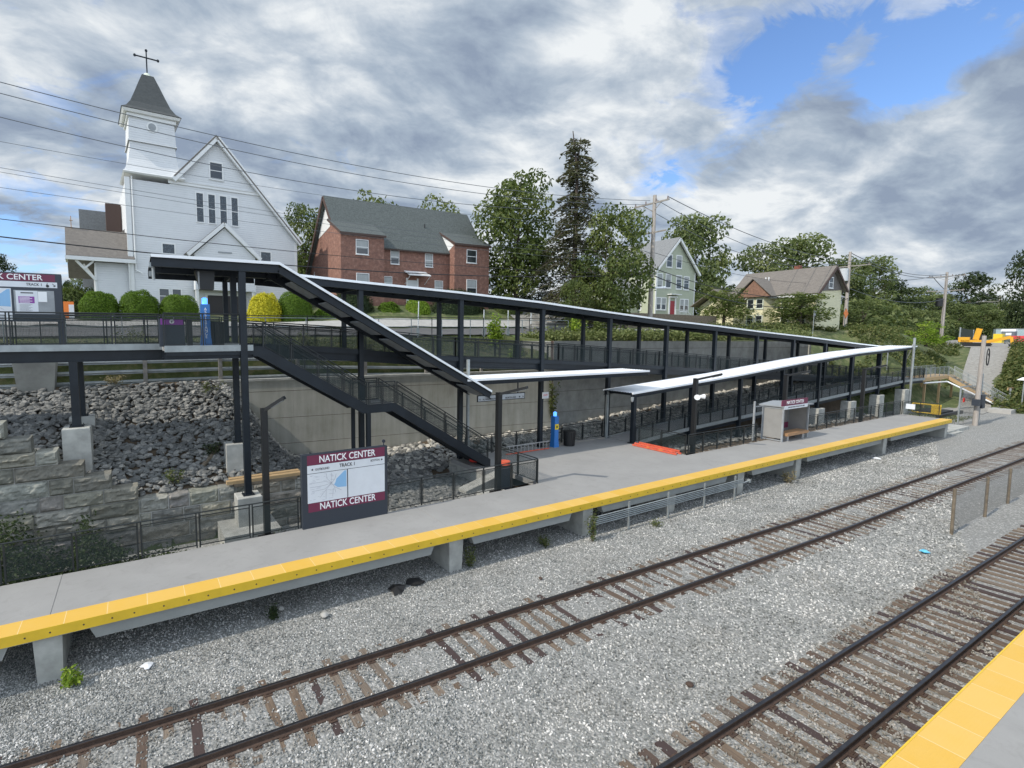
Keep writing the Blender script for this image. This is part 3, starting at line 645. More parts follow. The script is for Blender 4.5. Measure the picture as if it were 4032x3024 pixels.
# -------- retaining walls
def wy(x): return 29.3 - .1 * (x - 4) if x < 27 else 27.0
w = thing('retaining_wall', (15, 28, 0), 'beige concrete panel wall behind the stairs, topped by a pale coping', 'retaining wall')
def wallpanels(parent, xa, xb, yf, ztop, name, cols, mt='wall_concrete'):
    b = MB(); J = MB(); zs = [ztop(xa)]
    for a, c in zip(cols, cols[1:]):
        for k, (t0, t1) in enumerate(((0, .62), (.62, 2.2), (2.2, 3.75), (3.75, 5.3), (5.3, 6.9), (6.9, 8.6))):
            za, zc = ztop(a), ztop(c); g = .012
            p = lambda x, t, dy: (x, yf(x) + dy, ztop(x) - t); gv = .003
            b.hexa([p(a + gv, t1 - g, 0), p(c - gv, t1 - g, 0), p(c - gv, t1 - g, .25), p(a + gv, t1 - g, .25), p(a + gv, t0 + g, 0), p(c - gv, t0 + g, 0), p(c - gv, t0 + g, .25), p(a + gv, t0 + g, .25)])
    b.build(name, mt, parent)
    s = MB(); s.hexa([(xa, yf(xa) + .03, ztop(xa) - 8.6), (xb, yf(xb) + .03, ztop(xb) - 8.6), (xb, yf(xb) + .3, ztop(xb) - 8.6), (xa, yf(xa) + .3, ztop(xa) - 8.6), (xa, yf(xa) + .03, ztop(xa) - .01), (xb, yf(xb) + .03, ztop(xb) - .01), (xb, yf(xb) + .3, ztop(xb) - .01), (xa, yf(xa) + .3, ztop(xa) - .01)])
    s.build('joint', 'brown_fascia', parent)
z1_ = lambda x: lerp(5.80, 5.72, (x - 3.6) / 23.4)
wallpanels(w, 3.6, 26.7, wy, z1_, 'wall_panel', [3.6, 8.0, 11.0, 15.0, 19.0, 23.0, 26.7])
b = MB(); b.hexa([(3.5, wy(3.5) - .06, 5.8), (26.72, wy(26.7) - .06, 5.72), (26.72, wy(26.7) + .32, 5.72), (3.5, wy(3.5) + .32, 5.8), (3.5, wy(3.5) - .06, 5.93), (26.72, wy(26.7) - .06, 5.85), (26.72, wy(26.7) + .32, 5.85), (3.5, wy(3.5) + .32, 5.93)]); b.build('coping', 'pale_concrete', w)
w2 = thing('retaining_wall', (45, 27, 0), 'tall grey concrete wall behind the long ramp, with weeds along its top', 'retaining wall')
z2_ = lambda x: lerp(7.95, 7.55, (x - 26.75) / 37)
wallpanels(w2, 26.75, 64, lambda x: 26.97, z2_, 'wall_panel', [26.75, 31, 36, 41, 46, 51, 56, 60, 64], 'concrete')
b = MB(); b.hexa([(26.75, 27.25, 0), (27.05, 27.25, 0), (27.05, 31, 0), (26.75, 31, 0), (26.75, 27.25, 7.9), (27.05, 27.25, 7.9), (27.05, 31, 7.9), (26.75, 31, 7.9)]); b.build('return_wall', 'concrete', w2)
b = MB(); b.box(64.0, 26.9, -.5, 64.4, 31.5, 7.2); b.box(64.4, 28.2, -.5, 72, 28.6, 5.0); b.build('wing_wall', 'wall_concrete', w2)
# ground behind wall 2 is flush with its top: strip of weeds bed
strip('verge', 'lawn', 27, 64, 40, lambda x: 27.3, lambda x: 33.0, .0, 'weedy verge above the tall wall', 'verge')
b = MB(); b.add([(-14, 17.6, -.72), (9, 17.6, -.72), (9, 22.6, -.72), (-14, 22.6, -.72)], [(0, 1, 2, 3)]); tag(b.build('ditch', 'soil'), 'earth ditch behind the platform, coloured dark for the shade of its weeds', 'ditch', kind='structure')  # dark ground colour carries the shade under the ditch plants
# granite block wall with stepped end
GW = thing('granite_block_wall', (0, 22.5, -.9), 'rough grey granite block wall, stepping down from the left behind the platform fence', 'stone wall')
b = MB(); GY = 22.45
def block(b, x0, x1, z0, z1, y0, depth, rnd):
    nx = max(2, int((x1 - x0) / .075)); nz = max(2, int((z1 - z0) / .075)); g = .016
    vs = []; sd = rnd.uniform(0, 90)
    for j in range(nz + 1):
        for i in range(nx + 1):
            u, v = i / nx, j / nz; e = min(u * (x1 - x0), (1 - u) * (x1 - x0), v * (z1 - z0), (1 - v) * (z1 - z0))
            bul = min(1, e / .05) * .05 + (fbm(u * (x1 - x0) * 1.3 + sd, v * 2.2, sd, 6) * .09 + abs(fbm(u * (x1 - x0) * 3.1 + sd, v * 3.3 + sd, 4, 3)) * .05) * min(1, e / .05)
            vs.append((lerp(x0 + g, x1 - g, u), y0 - bul, lerp(z0 + g, z1 - g, v)))
    w_ = nx + 1; n0 = len(b.v); b.add(vs, [(j * w_ + i, j * w_ + i + 1, (j + 1) * w_ + i + 1, (j + 1) * w_ + i) for j in range(nz) for i in range(nx)])
    k = nx * nz
    b.hexa([(x0 + g, y0 + .001, z0 + g), (x1 - g, y0 + .001, z0 + g), (x1 - g, y0 + depth, z0 + g), (x0 + g, y0 + depth, z0 + g), (x0 + g, y0 + .001, z1 - g), (x1 - g, y0 + .001, z1 - g), (x1 - g, y0 + depth, z1 - g + rnd.uniform(-.01, .03)), (x0 + g, y0 + depth, z1 - g + rnd.uniform(-.01, .03))])
    t = rnd.uniform(.55, 1.05); c = (t * rnd.uniform(.95, 1.05), t * rnd.uniform(.97, 1.02), t * rnd.uniform(.88, 1.02), 1); b.tone += [c] * (k + 6)
rn = random.Random(11)
courses = [(-3.55, 4.73), (-2.77, 4.17), (-1.96, 3.63), (-1.08, 3.05), (-.18, 2.42)]
zs = [5.35, 4.73, 4.17, 3.63, 3.05, 2.42, 1.84, 1.24, .62, 0.0, -.6, -1.2]
ends = [-4.3, -3.55, -2.77, -1.96, -1.08, -.18, 8.6, 8.6, 8.6, 8.6, 8.6]
for (zt, zb), xe in zip(zip(zs, zs[1:]), ends):
    if xe > 0: x = xe
    else: x = xe
    while x > -12:
        l = rn.choice((.75, 1.2, 1.6, 2.2)) * rn.uniform(.9, 1.1)
        if xe > 0 and x > -.18 and x - l < .15: l = x + .18
        block(b, x - l, x, zb, zt, GY + (0 if x <= -.17 else .05), .55, rn); x -= l
b.build('stone_blocks', 'granite', GW)
s = MB(); s.box(-12, GY + .06, -1.2, 8.6, GY + .5, 1.80); s.box(-12, GY + .04, 1.8, -.2, GY + .5, 2.4); s.box(-12, GY + .04, 2.4, -1.1, GY + .5, 3.0); s.box(-12, GY + .04, 3.0, -2, GY + .5, 3.6); s.box(-12, GY + .04, 3.6, -2.8, GY + .5, 4.1); s.build('mortar', 'mortar_pale', GW)
# -------- riprap embankments
def rz(x, y):
    if y < 22.9 and x < 9: lz = -.75
    else: lz = 1.85 + .655 * (y - 22.9) + (min(1.6, (-.2 - x) * .5) * (1 - smooth((y - 24) / 5)) if x < -.2 else 0)
    r = .25 + .1 * (y - 19)
    t = smooth((x - 3.6) / 4.6) if y >= 22.9 else smooth((x - 7.2) / 2.0)
    z = lerp(lz, r, t)
    if x > 14: z = lerp(z, .75 + .22 * max(0, y - 24) + .066 * max(0, x - 24), smooth((x - 14) / 4))
    if x > 14 and y < 23.9: z = min(z, .35)
    if x > 30 and y < 21: z = .05
    return z
xs = [-12 + .5 * i for i in range(58)] + [17 + 1.0 * i for i in range(48)]; ys = [18.0, 19, 20, 21, 22, 22.85, 22.95] + [23.2 + .35 * i for i in range(17)] + [29.3]
tag(grid('rocky_slope', 0, 0, 0, 0, 0, 0, lambda x, y: rz(x, y) - .12, 'soil', xs, ys), 'earth slope under the loose rocks', 'slope', kind='structure')
pts = []; pale = []; R = random.Random(9)
def addrock(x, y, s, lst=None, lift=0):
    if y > (wy(x) - .12 if 3.6 < x < 27 else (26.85 if x >= 27 else 29.2)): return
    (pts if lst is None else lst).append(((x, y, rz(x, y) + lift), s, (R.uniform(-.5, .5), R.uniform(-.5, .5), R.uniform(0, 6.28))))
for _ in range(9500):
    x, y = R.uniform(-9, 15.8), R.uniform(22.95, 29.1); addrock(x, y, R.choice((.2, .24, .28, .33, .38)) * R.uniform(.8, 1.1), lift=R.uniform(-.06, .07))
for _ in range(3200): addrock(R.uniform(8.2, 15.8), R.uniform(18.2, 23), R.uniform(.16, .34), lift=R.uniform(-.03, .05))
for _ in range(3600): addrock(R.uniform(29.5, 64), R.uniform(18.2, 23.5), R.uniform(.18, .34), lift=R.uniform(-.05, .05))
for _ in range(900): addrock(R.uniform(4, 9), wy(6) - R.uniform(.2, .9), R.uniform(.2, .32), pale, lift=.05)
for _ in range(5200):
    x = R.uniform(11, 64); addrock(x, R.uniform(24.15, 27.3 if x > 20 else 28.6), R.uniform(.18, .42), pale, lift=R.uniform(-.05, .1))
scatter('slope_rocks', pts, PROTO2, 'loose dark grey rocks heaped on the slope below the street', 'rocks')
scatter('wall_foot_rocks', pale, PROTO3, 'pale loose rocks heaped along the foot of the concrete walls', 'rocks')

# ================================================================ STATION STRUCTURES
Y1, Y2, Y3 = 21.58, 23.78, 26.1
XK = [3.95 + 6.2 * k for k in range(12)]            # column grid
ROOFZ = [(5.4, 11.36), (6.85, 11.28), (10.1, 11.1), (16, 10.81), (22, 10.44), (28.5, 9.91), (34.5, 9.45), (41, 9.05), (47, 8.63), (56.7, 8.03), (65.9, 7.37), (75.5, 6.78)]
LOWZ = [(28.2, 4.60), (40.08, 5.26), (51.67, 6.08), (60.4, 6.58), (72, 6.95), (75.2, 7.05)]
DECKZ = [(-12, 8.05), (4.2, 8.03), (10, 7.65), (16, 7.12), (24, 6.7), (34.2, 6.0), (48, 5.0), (60, 4.2), (72, 3.4), (78, 3.35)]
LDZ = [(28.66, 1.24), (34.2, 1.65), (49.7, 2.35), (72.2, 3.35), (78, 3.35)]
rzf = lambda x: interp(ROOFZ, x); lzf = lambda x: interp(LOWZ, x); dzf = lambda x: interp(DECKZ, x); ldz = lambda x: interp(LDZ, x)
def ibeam(b, p, q, w, h):
    p, q = Vector(p), Vector(q); up = Vector((0, 0, 1))
    b.beam(p + up * (h / 2 - .015), q + up * (h / 2 - .015), w, .03); b.beam(p - up * (h / 2 - .015), q - up * (h / 2 - .015), w, .03); b.beam(p, q, .03, h - .062)
def segs(tab, x0, x1):
    return [x0] + [x for x, _ in tab if x0 < x < x1] + [x1]
def roof(parent, xs, zf, ya, yb, th=.34, corr=True):
    # sheet metal top, dark fascia beams both sides, purlins under
    t = MB(); per = .0
    for a, c in zip(xs, xs[1:]):
        n = 1
        if corr:
            m_ = int((yb - ya) / .1)
            for j in range(m_):
                y0, y1 = ya + (yb - ya) * j / m_, ya + (yb - ya) * (j + 1) / m_; h0, h1 = (.0, .03) if j % 2 == 0 else (.03, .0)
                t.quad((a, y0, zf(a) + h0), (c, y0, zf(c) + h0), (c, y1, zf(c) + h1), (a, y1, zf(a) + h1))
            for y_, d_ in ((ya, -.05), (yb, .05)): t.hexa([(a, min(y_, y_ + d_), zf(a) - .08), (c, min(y_, y_ + d_), zf(c) - .08), (c, max(y_, y_ + d_), zf(c) - .08), (a, max(y_, y_ + d_), zf(a) - .08), (a, min(y_, y_ + d_), zf(a) + .035), (c, min(y_, y_ + d_), zf(c) + .035), (c, max(y_, y_ + d_), zf(c) + .035), (a, max(y_, y_ + d_), zf(a) + .035)])
    t.build('roof_sheet', 'roof_metal', parent)
    d = MB()
    for a, c in zip(xs, xs[1:]): d.quad((a, ya + .01, zf(a) - .052), (a, yb - .01, zf(a) - .052), (c, yb - .01, zf(c) - .052), (c, ya + .01, zf(c) - .052))
    d.build('roof_decking', 'dark_steel', parent)
    for y in (ya + .09, yb - .09):
        f = MB()
        for a, c in zip(xs, xs[1:]): ibeam(f, (a, y, zf(a) - .06 - th / 2), (c, y, zf(c) - .06 - th / 2), .16, th)
        f.build('fascia_beam', 'dark_steel', parent)
    p = MB(); x = xs[0] + .4
    while x < xs[-1]:
        p.box(x - .04, ya + .18, zf(x) - .22, x + .04, yb - .18, zf(x) - .07); x += 1.24
    p.build('purlin', 'dark_steel', parent)
def column(parent, x, y, z0, z1, w=.25, base=True):
    b = MB(); b.box(x - w / 2, y - w / 2, z0 + .03, x + w / 2, y + w / 2, z1)
    if base:
        b.box(x - w / 2 - .1, y - w / 2 - .1, z0, x + w / 2 + .1, y + w / 2 + .1, z0 + .029)
        for sx in (-1, 1):
            for sy in (-1, 1): b.tube((x + sx * (w / 2 + .06), y + sy * (w / 2 + .06), z0 + .029), (x + sx * (w / 2 + .06), y + sy * (w / 2 + .06), z0 + .09), .014, 6)
    return b.build('column', 'dark_steel', parent)
def pedestal(x, y, z0, z1, w, d, label, foot=None):
    t = thing('concrete_pedestal', (x, y, z0), label, 'pedestal', 'concrete pedestals under the canopy columns')
    b = MB(); c = .03
    b.hexa([(x - w / 2, y - d / 2, z0), (x + w / 2, y - d / 2, z0), (x + w / 2, y + d / 2, z0), (x - w / 2, y + d / 2, z0), (x - w / 2, y - d / 2, z1 - c), (x + w / 2, y - d / 2, z1 - c), (x + w / 2, y + d / 2, z1 - c), (x - w / 2, y + d / 2, z1 - c)])
    b.hexa([(x - w / 2, y - d / 2, z1 - c), (x + w / 2, y - d / 2, z1 - c), (x + w / 2, y + d / 2, z1 - c), (x - w / 2, y + d / 2, z1 - c), (x - w / 2 + c, y - d / 2 + c, z1), (x + w / 2 - c, y - d / 2 + c, z1), (x + w / 2 - c, y + d / 2 - c, z1), (x - w / 2 + c, y + d / 2 - c, z1)])
    b.build('shaft', 'pale_concrete', t)
    if foot:
        f = MB(); fx0, fx1, fy0, fy1, fz = foot; f.box(fx0, fy0, -1.2, fx1, fy1, fz); f.build('footing', 'pale_concrete', t)
    return t
# ---- railings made of a tube rail, bar posts and mesh panels with frames
def railing(name, pts, h, bay, label, cat='railing', group=None, handrail=True, mt='fence_steel', lowrail=.08, parent=None, mesh='mesh_infill', panelframe=True, double=False):
    t = parent if parent is not None else thing(name, tuple(pts[0]), label, cat, group)
    top = MB(); mid = MB()
    for a, c in zip(pts, pts[1:]):
        a, c = Vector(a), Vector(c); d = c - a; hd = Vector((d.x, d.y, 0)); n = max(1, round(hd.length / bay)); side = Vector((-hd.y, hd.x, 0)).normalized()
        U = Vector((0, 0, h)); top.tube(a + U, c + U, .026, 8)
        if handrail:
            hp = a + U * .82 - side * .07; hq = c + U * .82 - side * .07; mid.tube(hp, hq, .019, 8)
        for i in range(n + 1):
            p = a + d * (i / n); b = MB(); u_ = hd.normalized()
            if double:
                for q in (-.05, .05): b.beam(p + u_ * q, p + u_ * q + U * .985, .03, .045, up=(hd.x, hd.y, 0))
            else: b.beam(p, p + U * .985, .035, .06, up=(hd.x, hd.y, 0))
            b.build('post', mt, t)
            if i < n:
                q = a + d * ((i + 1) / n); g = .07
                p1, q1 = p + u_ * g + d.normalized() * 0, q - u_ * g
                p1.z = lerp(a.z, c.z, (i + g / (hd.length / n)) / n); q1.z = lerp(a.z, c.z, (i + 1 - g / (hd.length / n)) / n)
                lo, hi = Vector((0, 0, lowrail)), Vector((0, 0, h - .12)); b = MB()
                if panelframe:
                    for s_, e_ in ((p1 + lo, q1 + lo), (p1 + hi, q1 + hi)): b.beam(s_, e_, .022, .028)
                    for s_ in (p1, q1): b.beam(s_ + lo, s_ + hi, .022, .022)
                    b.add([p1 + lo, q1 + lo, q1 + hi, p1 + hi], [(0, 1, 2, 3)], 1); b.build('panel', [mt, mesh], t)
                else:
                    b.add([p1 + lo, q1 + lo, q1 + hi, p1 + hi], [(0, 1, 2, 3)], 0); b.build('panel', mesh, t)
    top.build('top_rail', mt, t)
    if handrail: mid.build('handrail', 'fence_steel' if mt == 'fence_steel' else mt, t)
    return t

# ---- stairs and its canopy
st = thing('staircase', (10, 22.6, 1.2), 'dark steel staircase with a mid landing, descending from the street walkway to the platform', 'staircase')
prof = [(4.45, 7.95), (9.5, 5.07), (11.0, 5.07), (16.75, 1.62)]
for y in (Y1, Y2 - .12):
    b = MB()
    b.beam((1.0, y, 7.80), (4.3, y, 7.80), .09, .34); 
    P_ = [(4.3, 7.97), (4.7, 7.97), (9.55, 5.12), (11.0, 5.12), (16.85, 1.60)]
    lo = [(16.85, 1.22), (16.45, 1.30), (10.85, 4.72), (9.3, 4.72), (4.5, 7.55), (4.3, 7.55)]
    b.prism([(x, y - .045, z) for x, z in P_] + [(x, y - .045, z) for x, z in lo], (0, .09, 0)); b.build('stringer', 'dark_steel', st, fixn=True)
def steps(x0, z0, x1, z1, n):
    for i in range(n):
        x = lerp(x0, x1, (i + .5) / n); z = lerp(z0, z1, (i + 1) / n); r = (x1 - x0) / n
        b = MB(); b.box(x - r / 2, Y1 + .05, z - .03, x + r / 2 + .02, Y2 - .17, z + .01); b.box(x - r / 2, Y1 + .05, z + .011, x - r / 2 + .02, Y2 - .17, z + .17); b.build('step', 'dark_steel', st)
steps(4.6, 7.95, 9.5, 5.07, 17); steps(11.0, 5.07, 16.8, 1.22, 22)
b = MB(); b.box(9.4, Y1 + .05, 4.98, 11.1, Y2 - .17, 5.06); b.build('mid_landing', 'deck_concrete', st)
b = MB(); b.box(9.5, Y1 - .02, -.2, 9.7, Y1 + .18, 4.72); b.build('landing_post', 'dark_steel', st)
b = MB(); b.box(9.5, Y2 - .25, -.2, 9.7, Y2 - .17, 4.72); b.build('landing_post', 'dark_steel', st)
for y in (Y1 - .0, Y2 - .12):
    railing('x', [(4.75, y, 7.92), (9.5, y, 5.1)], 1.08, 1.25, None, parent=st); railing('x', [(9.6, y, 5.1), (11.0, y, 5.1)], 1.08, .7, None, parent=st); railing('x', [(11.1, y, 5.08), (16.7, y, 1.65)], 1.08, 1.4, None, parent=st)
sc = thing('stair_canopy', (4, 22.6, 8), 'dark steel canopy folding down over the staircase, white metal along its top edge', 'canopy')
zr = lambda x: 11.47 if x < 5.45 else 11.47 - (x - 5.45) * .5375
roof(sc, [.62, 5.45], zr, Y1 - .2, Y2 + .05, .36); 
roof(sc, [5.45, 16.75], zr, Y1 - .2, Y2 - .2, .38)
b = MB()
x = 6.2
while x < 16.5: b.prism([(x, Y1 + .2, zr(x) - .30), (x + 1.15, Y1 + .2, zr(x + 1.15) - .30), (x + 1.15, Y1 + .2, zr(x + 1.15) - .25), (x, Y1 + .2, zr(x) - .25)], (0, 1.6, 0)); x += 1.6
b.build('lamp_housing', 'label_grey', sc)
b = MB(); b.box(.55, Y1 - .1, 11.02, .68, Y1 + .12, 11.2); b.box(.55, Y1 + .6, 10.75, .7, Y1 + .85, 10.95); b.tube((.7, Y1 + .3, 10.6), (.7, Y1 + .3, 11.1), .06, 8); b.build('junction_box', 'galvanized', sc)
column(sc, 3.93, Y1, 1.66, 11.2, .27)
pedestal(3.93, 21.62, .42, 1.65, 1.0, .95, 'tall pale pedestal on a wide footing behind the lamp post left of the sign', (2.75, 5.0, 20.35, 22.35, .42))
pedestal(3.85, 23.8, 1.7, 3.5, .95, .8, 'pale concrete pedestal half sunk in the dark rocks, right behind the front canopy column')
pedestal(-2.24, 23.75, 2.3, 4.8, .95, .95, 'pale concrete pedestal among the rocks beside the stepped end of the granite wall')
pedestal(-2.24, 26.15, 3.2, 4.9, .95, .7, 'pale concrete pedestal standing behind the one at the stepped granite wall')
pedestal(16.3, 23.85, -.3, .86, 1.3, .75, 'low pale concrete pedestal under the column behind the stair foot')

# ---- street walkway (upper deck), ramps
up = thing('elevated_walkway', (10, 25, 5), 'long dark steel walkway at street level, sloping down to the right as a ramp', 'walkway')
def deck(parent, xs, zf, ya, yb, th=.16, gird=.42, gy=None, mt='galvanized'):
    d = MB(); f = MB()
    for a, c in zip(xs, xs[1:]):
        d.hexa([(a, ya, zf(a) - th), (c, ya, zf(c) - th), (c, yb, zf(c) - th), (a, yb, zf(a) - th), (a, ya, zf(a)), (c, ya, zf(c)), (c, yb, zf(c)), (a, yb, zf(a))])
    d.build('deck', 'deck_concrete', parent)
    for y in (ya - .06, yb + .02):
        f = MB()
        for a, c in zip(xs, xs[1:]): f.hexa([(a, y, zf(a) - .2), (c, y, zf(c) - .2), (c, y + .04, zf(c) - .2), (a, y + .04, zf(a) - .2), (a, y, zf(a) + .05), (c, y, zf(c) + .05), (c, y + .04, zf(c) + .05), (a, y + .04, zf(a) + .05)])
        f.build('edge_plate', mt, parent)
    for y in (ya + .12, yb - .12):
        f = MB()
        for a, c in zip(xs, xs[1:]): ibeam(f, (a, y, zf(a) - .2 - gird / 2), (c, y, zf(c) - .2 - gird / 2), .2, gird)
        f.build('girder', 'dark_steel', parent)
    f = MB(); x = xs[0] + .5
    while x < xs[-1]: f.box(x - .05, ya + .25, zf(x) - .45, x + .05, yb - .25, zf(x) - .17); x += 1.55
    f.build('cross_beam', 'dark_steel', parent)
deck(up, [-12, 4.2], dzf, 23.62, 26.3, gird=.44)
deck(up, [4.2, 10, 16, 24, 34.2, 48, 60, 72, 78], dzf, Y2 + .02, 26.3, gird=.38, mt='dark_steel')
deck(up, [.95, 4.3], lambda x: 7.99, Y1 - .05, 23.5, gird=.3)
for k, x in enumerate(XK):
    zb = {0: 3.5, 1: .1, 2: .87}.get(k, 1.23 if x < 29.5 else ldz(x) - .9)
    zb = zb if k < 9 else max(.3, ldz(x) - 1.0)
    column(up, x, Y2, zb if k else 3.51, rzf(x) - .40 if k else 11.1, .25)
    column(up, x, Y3, dzf(x) + .01, rzf(x) - .40 if k else 11.1, .22)
    if k:
        b = MB(); b.box(x - .1, Y2 + .13, dzf(x) - .62, x + .1, Y3 + .1, dzf(x) - .24); b.build('cantilever_beam', 'dark_steel', up)
column(up, -2.24, 23.75, 4.81, 7.41, .29); column(up, -2.24, 26.1, 4.91, 7.41, .27)
xs = segs(ROOFZ, 5.42, 75.2)
rp = thing('ramp_canopy', (40, 25, 8), 'long narrow canopy over the upper ramp, thin white roof edge, sloping down to the right', 'canopy')
roof(rp, xs, rzf, Y2 - .22, Y3 + .22, .34, True)
roof(rp, [.62, 5.42], lambda x: 11.46, Y2 + .07, Y3 + .4, .34)
b = MB()
for x in XK: b.box(x - .06, Y2 + .1, rzf(x) - .34, x + .06, Y3 - .1, rzf(x) - .08)
b.build('rafter', 'dark_steel', rp)
# lower ramp
lr = thing('lower_ramp', (50, 22.7, 1), 'long dark steel ramp climbing from the platform plaza to the far right end', 'ramp')
deck(lr, segs(LDZ, 28.7, 78), ldz, Y1 + .02, Y2 - .15, gird=.28, th=.1, mt='galvanized')
deck(lr, [73.2, 78], lambda x: 3.34, Y2 + .0, 26.3, gird=.28)
lc = thing('lower_ramp_canopy', (50, 22.7, 4), 'broad white corrugated canopy over the lower ramp, climbing to the right', 'canopy')
roof(lc, segs(LOWZ, 28.15, 74.2), lzf, Y1 - .22, Y2 - .16, .26)
for k in range(4, 12):
    x = XK[k] - .12
    zb = 1.23 if k == 4 else (.45 if k < 8 else ldz(x) - .75 - (k - 8) * .05)
    column(lc, x, Y1, zb, lzf(x) - .3, .24)
    if k >= 8: pedestal(x, Y1, -.5, zb - .001, 1.1, .8, ['pale concrete pedestal under the lower ramp column nearest the shelter', 'pale concrete pedestal under the third to last lower ramp column', 'wide concrete pedestal under the second to last ramp column', 'pale concrete pedestal under the last column at the right end of the ramp'][k - 8])
# entrance canopy between stair and ramp
ec = thing('entrance_canopy', (22, 22.6, 5.8), 'short flat canopy with a bright white edge between the stairs and the lower ramp', 'canopy')
roof(ec, [15.2, 29.9], lambda x: 6.06 - (x - 15.2) * .004, Y1 - .12, Y2 - .3, .24)
b = MB()
for x in (16.35, 22.55, 28.75): b.box(x - .07, Y2 - .5, 5.6, x + .07, Y2 - .126, 5.78)
b.build('bracket', 'dark_steel', ec)
# rainwater pipes
for x, z0, z1, lb in ((16.72, .9, 7.0, 'pale grey downpipe beside the column behind the stair foot'), (28.45, 1.22, 4.6, 'pale grey downpipe beside the column at the plaza ramp')):
    b = MB(); b.box(x - .07, Y2 - .32, z0, x + .07, Y2 - .18, z1); tag(b.build('downpipe', 'galvanized'), lb, 'downpipe')
# railings
railing('walkway_railing', [(-11, 23.62, 8.03), (.9, 23.62, 8.03)], 1.3, 1.72, 'black mesh railing along the street walkway in front of the left sign board', double=True)
railing('walkway_railing', [(.95, Y1 - .02, 8.0), (3.78, Y1 - .02, 8.0)], 1.3, 1.42, 'black railing around the landing beside the blue assistance pillar')
railing('walkway_railing', [(-11, 26.2, 8.03), (3.7, 26.2, 8.03)], 1.3, 1.72, 'black pipe railing on the street side of the left walkway', double=True, mesh='chain_mesh')
railing('ramp_railing', [(4.3, Y2 + .0, 7.98), (10, Y2 + .0, 7.65), (16, Y2 + .0, 7.14), (24, Y2 + .0, 6.72)], 1.12, 1.55, 'dark mesh railing along the near side of the upper ramp beside the stairs')
railing('ramp_railing', [(24, Y2, 6.72), (34.2, Y2, 6.02), (48, Y2, 5.02)], 1.12, 1.55, 'dark mesh railing along the near side of the upper ramp above the plaza')
railing('ramp_railing', [(48, Y2, 5.02), (60, Y2, 4.22), (72, Y2, 3.42)], 1.12, 1.55, 'dark mesh railing along the near side of the upper ramp towards its far end')
railing('ramp_railing', [(4.3, 26.25, 7.98), (10, 26.25, 7.65), (16, 26.25, 7.14), (24, 26.25, 6.72)], 1.12, 1.55, 'dark railing on the street side of the upper ramp behind the stairs', mesh='chain_mesh')
railing('ramp_railing', [(24, 26.25, 6.72), (34.2, 26.25, 6.02), (48, 26.25, 5.02), (60, 26.25, 4.22), (73, 26.25, 3.42)], 1.12, 1.55, 'dark railing between the upper ramp and the tall grey wall', mesh='chain_mesh')
railing('plaza_railing', [(16.9, 24.0, 1.22), (28.6, 24.0, 1.22)], 1.12, 1.95, 'dark mesh railing along the back of the platform plaza', panelframe=True)
railing('ramp_railing', [(28.9, Y2 - .05, 1.26), (34.2, Y2 - .05, 1.67), (49.7, Y2 - .05, 2.37), (72.2, Y2 - .05, 3.37)], 1.1, 1.55, 'dark railing along the wall side of the lower ramp')
railing('ramp_railing', [(28.9, Y1, 1.26), (34.2, Y1, 1.67), (49.7, Y1, 2.37)], 1.1, 1.55, 'dark mesh railing along the track side of the lower ramp behind the shelter')
railing('ramp_railing', [(49.7, Y1, 2.37), (72.2, Y1, 3.37), (77.8, Y1, 3.37)], 1.1, 1.55, 'dark mesh railing along the track side of the lower ramp at its far end')
railing('ramp_railing', [(77.9, Y1 + .1, 3.37), (77.9, 26.2, 3.37)], 1.1, 1.5, 'dark railing closing the far end of the ramp')
railing('platform_fence', [(-9, 17.92, 1.22), (5.1, 17.92, 1.22)], 1.22, 1.76, 'dark mesh fence along the back of the platform in front of the granite wall', 'fence', handrail=False, double=True)
railing('platform_fence', [(8.75, 17.92, 1.22), (16.9, 17.92, 1.22)], 1.2, 1.63, 'dark mesh fence along the platform between the map sign and the stairs', 'fence', handrail=False)
railing('platform_fence', [(16.94, 18.0, 1.22), (16.94, 20.8, 1.22)], 1.2, 1.4, 'dark mesh fence turning from the platform edge towards the stair foot', 'fence', handrail=False)
railing('platform_fence', [(28.75, 21.2, 1.22), (28.75, 18.0, 1.22)], 1.2, 1.55, 'dark mesh fence turning from the ramp column to the platform edge beside the orange ladder', 'fence', handrail=False)
railing('platform_fence', [(28.85, 17.92, 1.22), (36.3, 17.92, 1.22)], 1.2, 1.5, 'dark mesh fence along the back of the platform left of the shelter', 'fence', handrail=False)
railing('platform_fence', [(41.6, 17.92, 1.22), (59.8, 17.92, 1.22)], 1.2, 1.5, 'dark mesh fence along the back of the platform right of the shelter', 'fence', handrail=False)
railing('platform_fence', [(59.9, 17.85, 1.22), (59.9, 15.5, 1.22)], 1.2, 1.1, 'dark mesh fence closing the far end of the platform with a white notice on it', 'fence', handrail=False)

# ---- steel lagging wall under the walkway
lg = thing('steel_lagging_wall', (10, 29.9, 6), 'grey guardrail beams stacked between posts as a low retaining wall below the street', 'retaining wall')
def wl(x): return (29.83 if x < 3.6 else wy(x) + .53)
def zt(x): return interp([(8, 7.15), (27, 6.25)], x)
gx = [-12, -8.2, -4.4, .35, 4.1, 8.4, 12.6, 16.8, 21.0, 26.6]
for t0, t1 in ((0, .2), (.52, .72), (1.04, 1.24)):
    b = MB()
    for a, c in zip(gx, gx[1:]):
        k = lambda x: interp([(8, 1), (27, .55)], x)
        for q in (0, 1):
            za, zc = zt(a) - t0 * k(a) - q * .1 * k(a), zt(c) - t0 * k(c) - q * .1 * k(c)
            b.hexa([(a, wl(a) - .08 + q * .03, za - .1), (c, wl(c) - .08 + q * .03, zc - .1), (c, wl(c), zc - .1), (a, wl(a), za - .1), (a, wl(a) - .05 + q * .03, za), (c, wl(c) - .05 + q * .03, zc), (c, wl(c), zc), (a, wl(a), za)])
    b.build('beam', 'galvanized', lg)
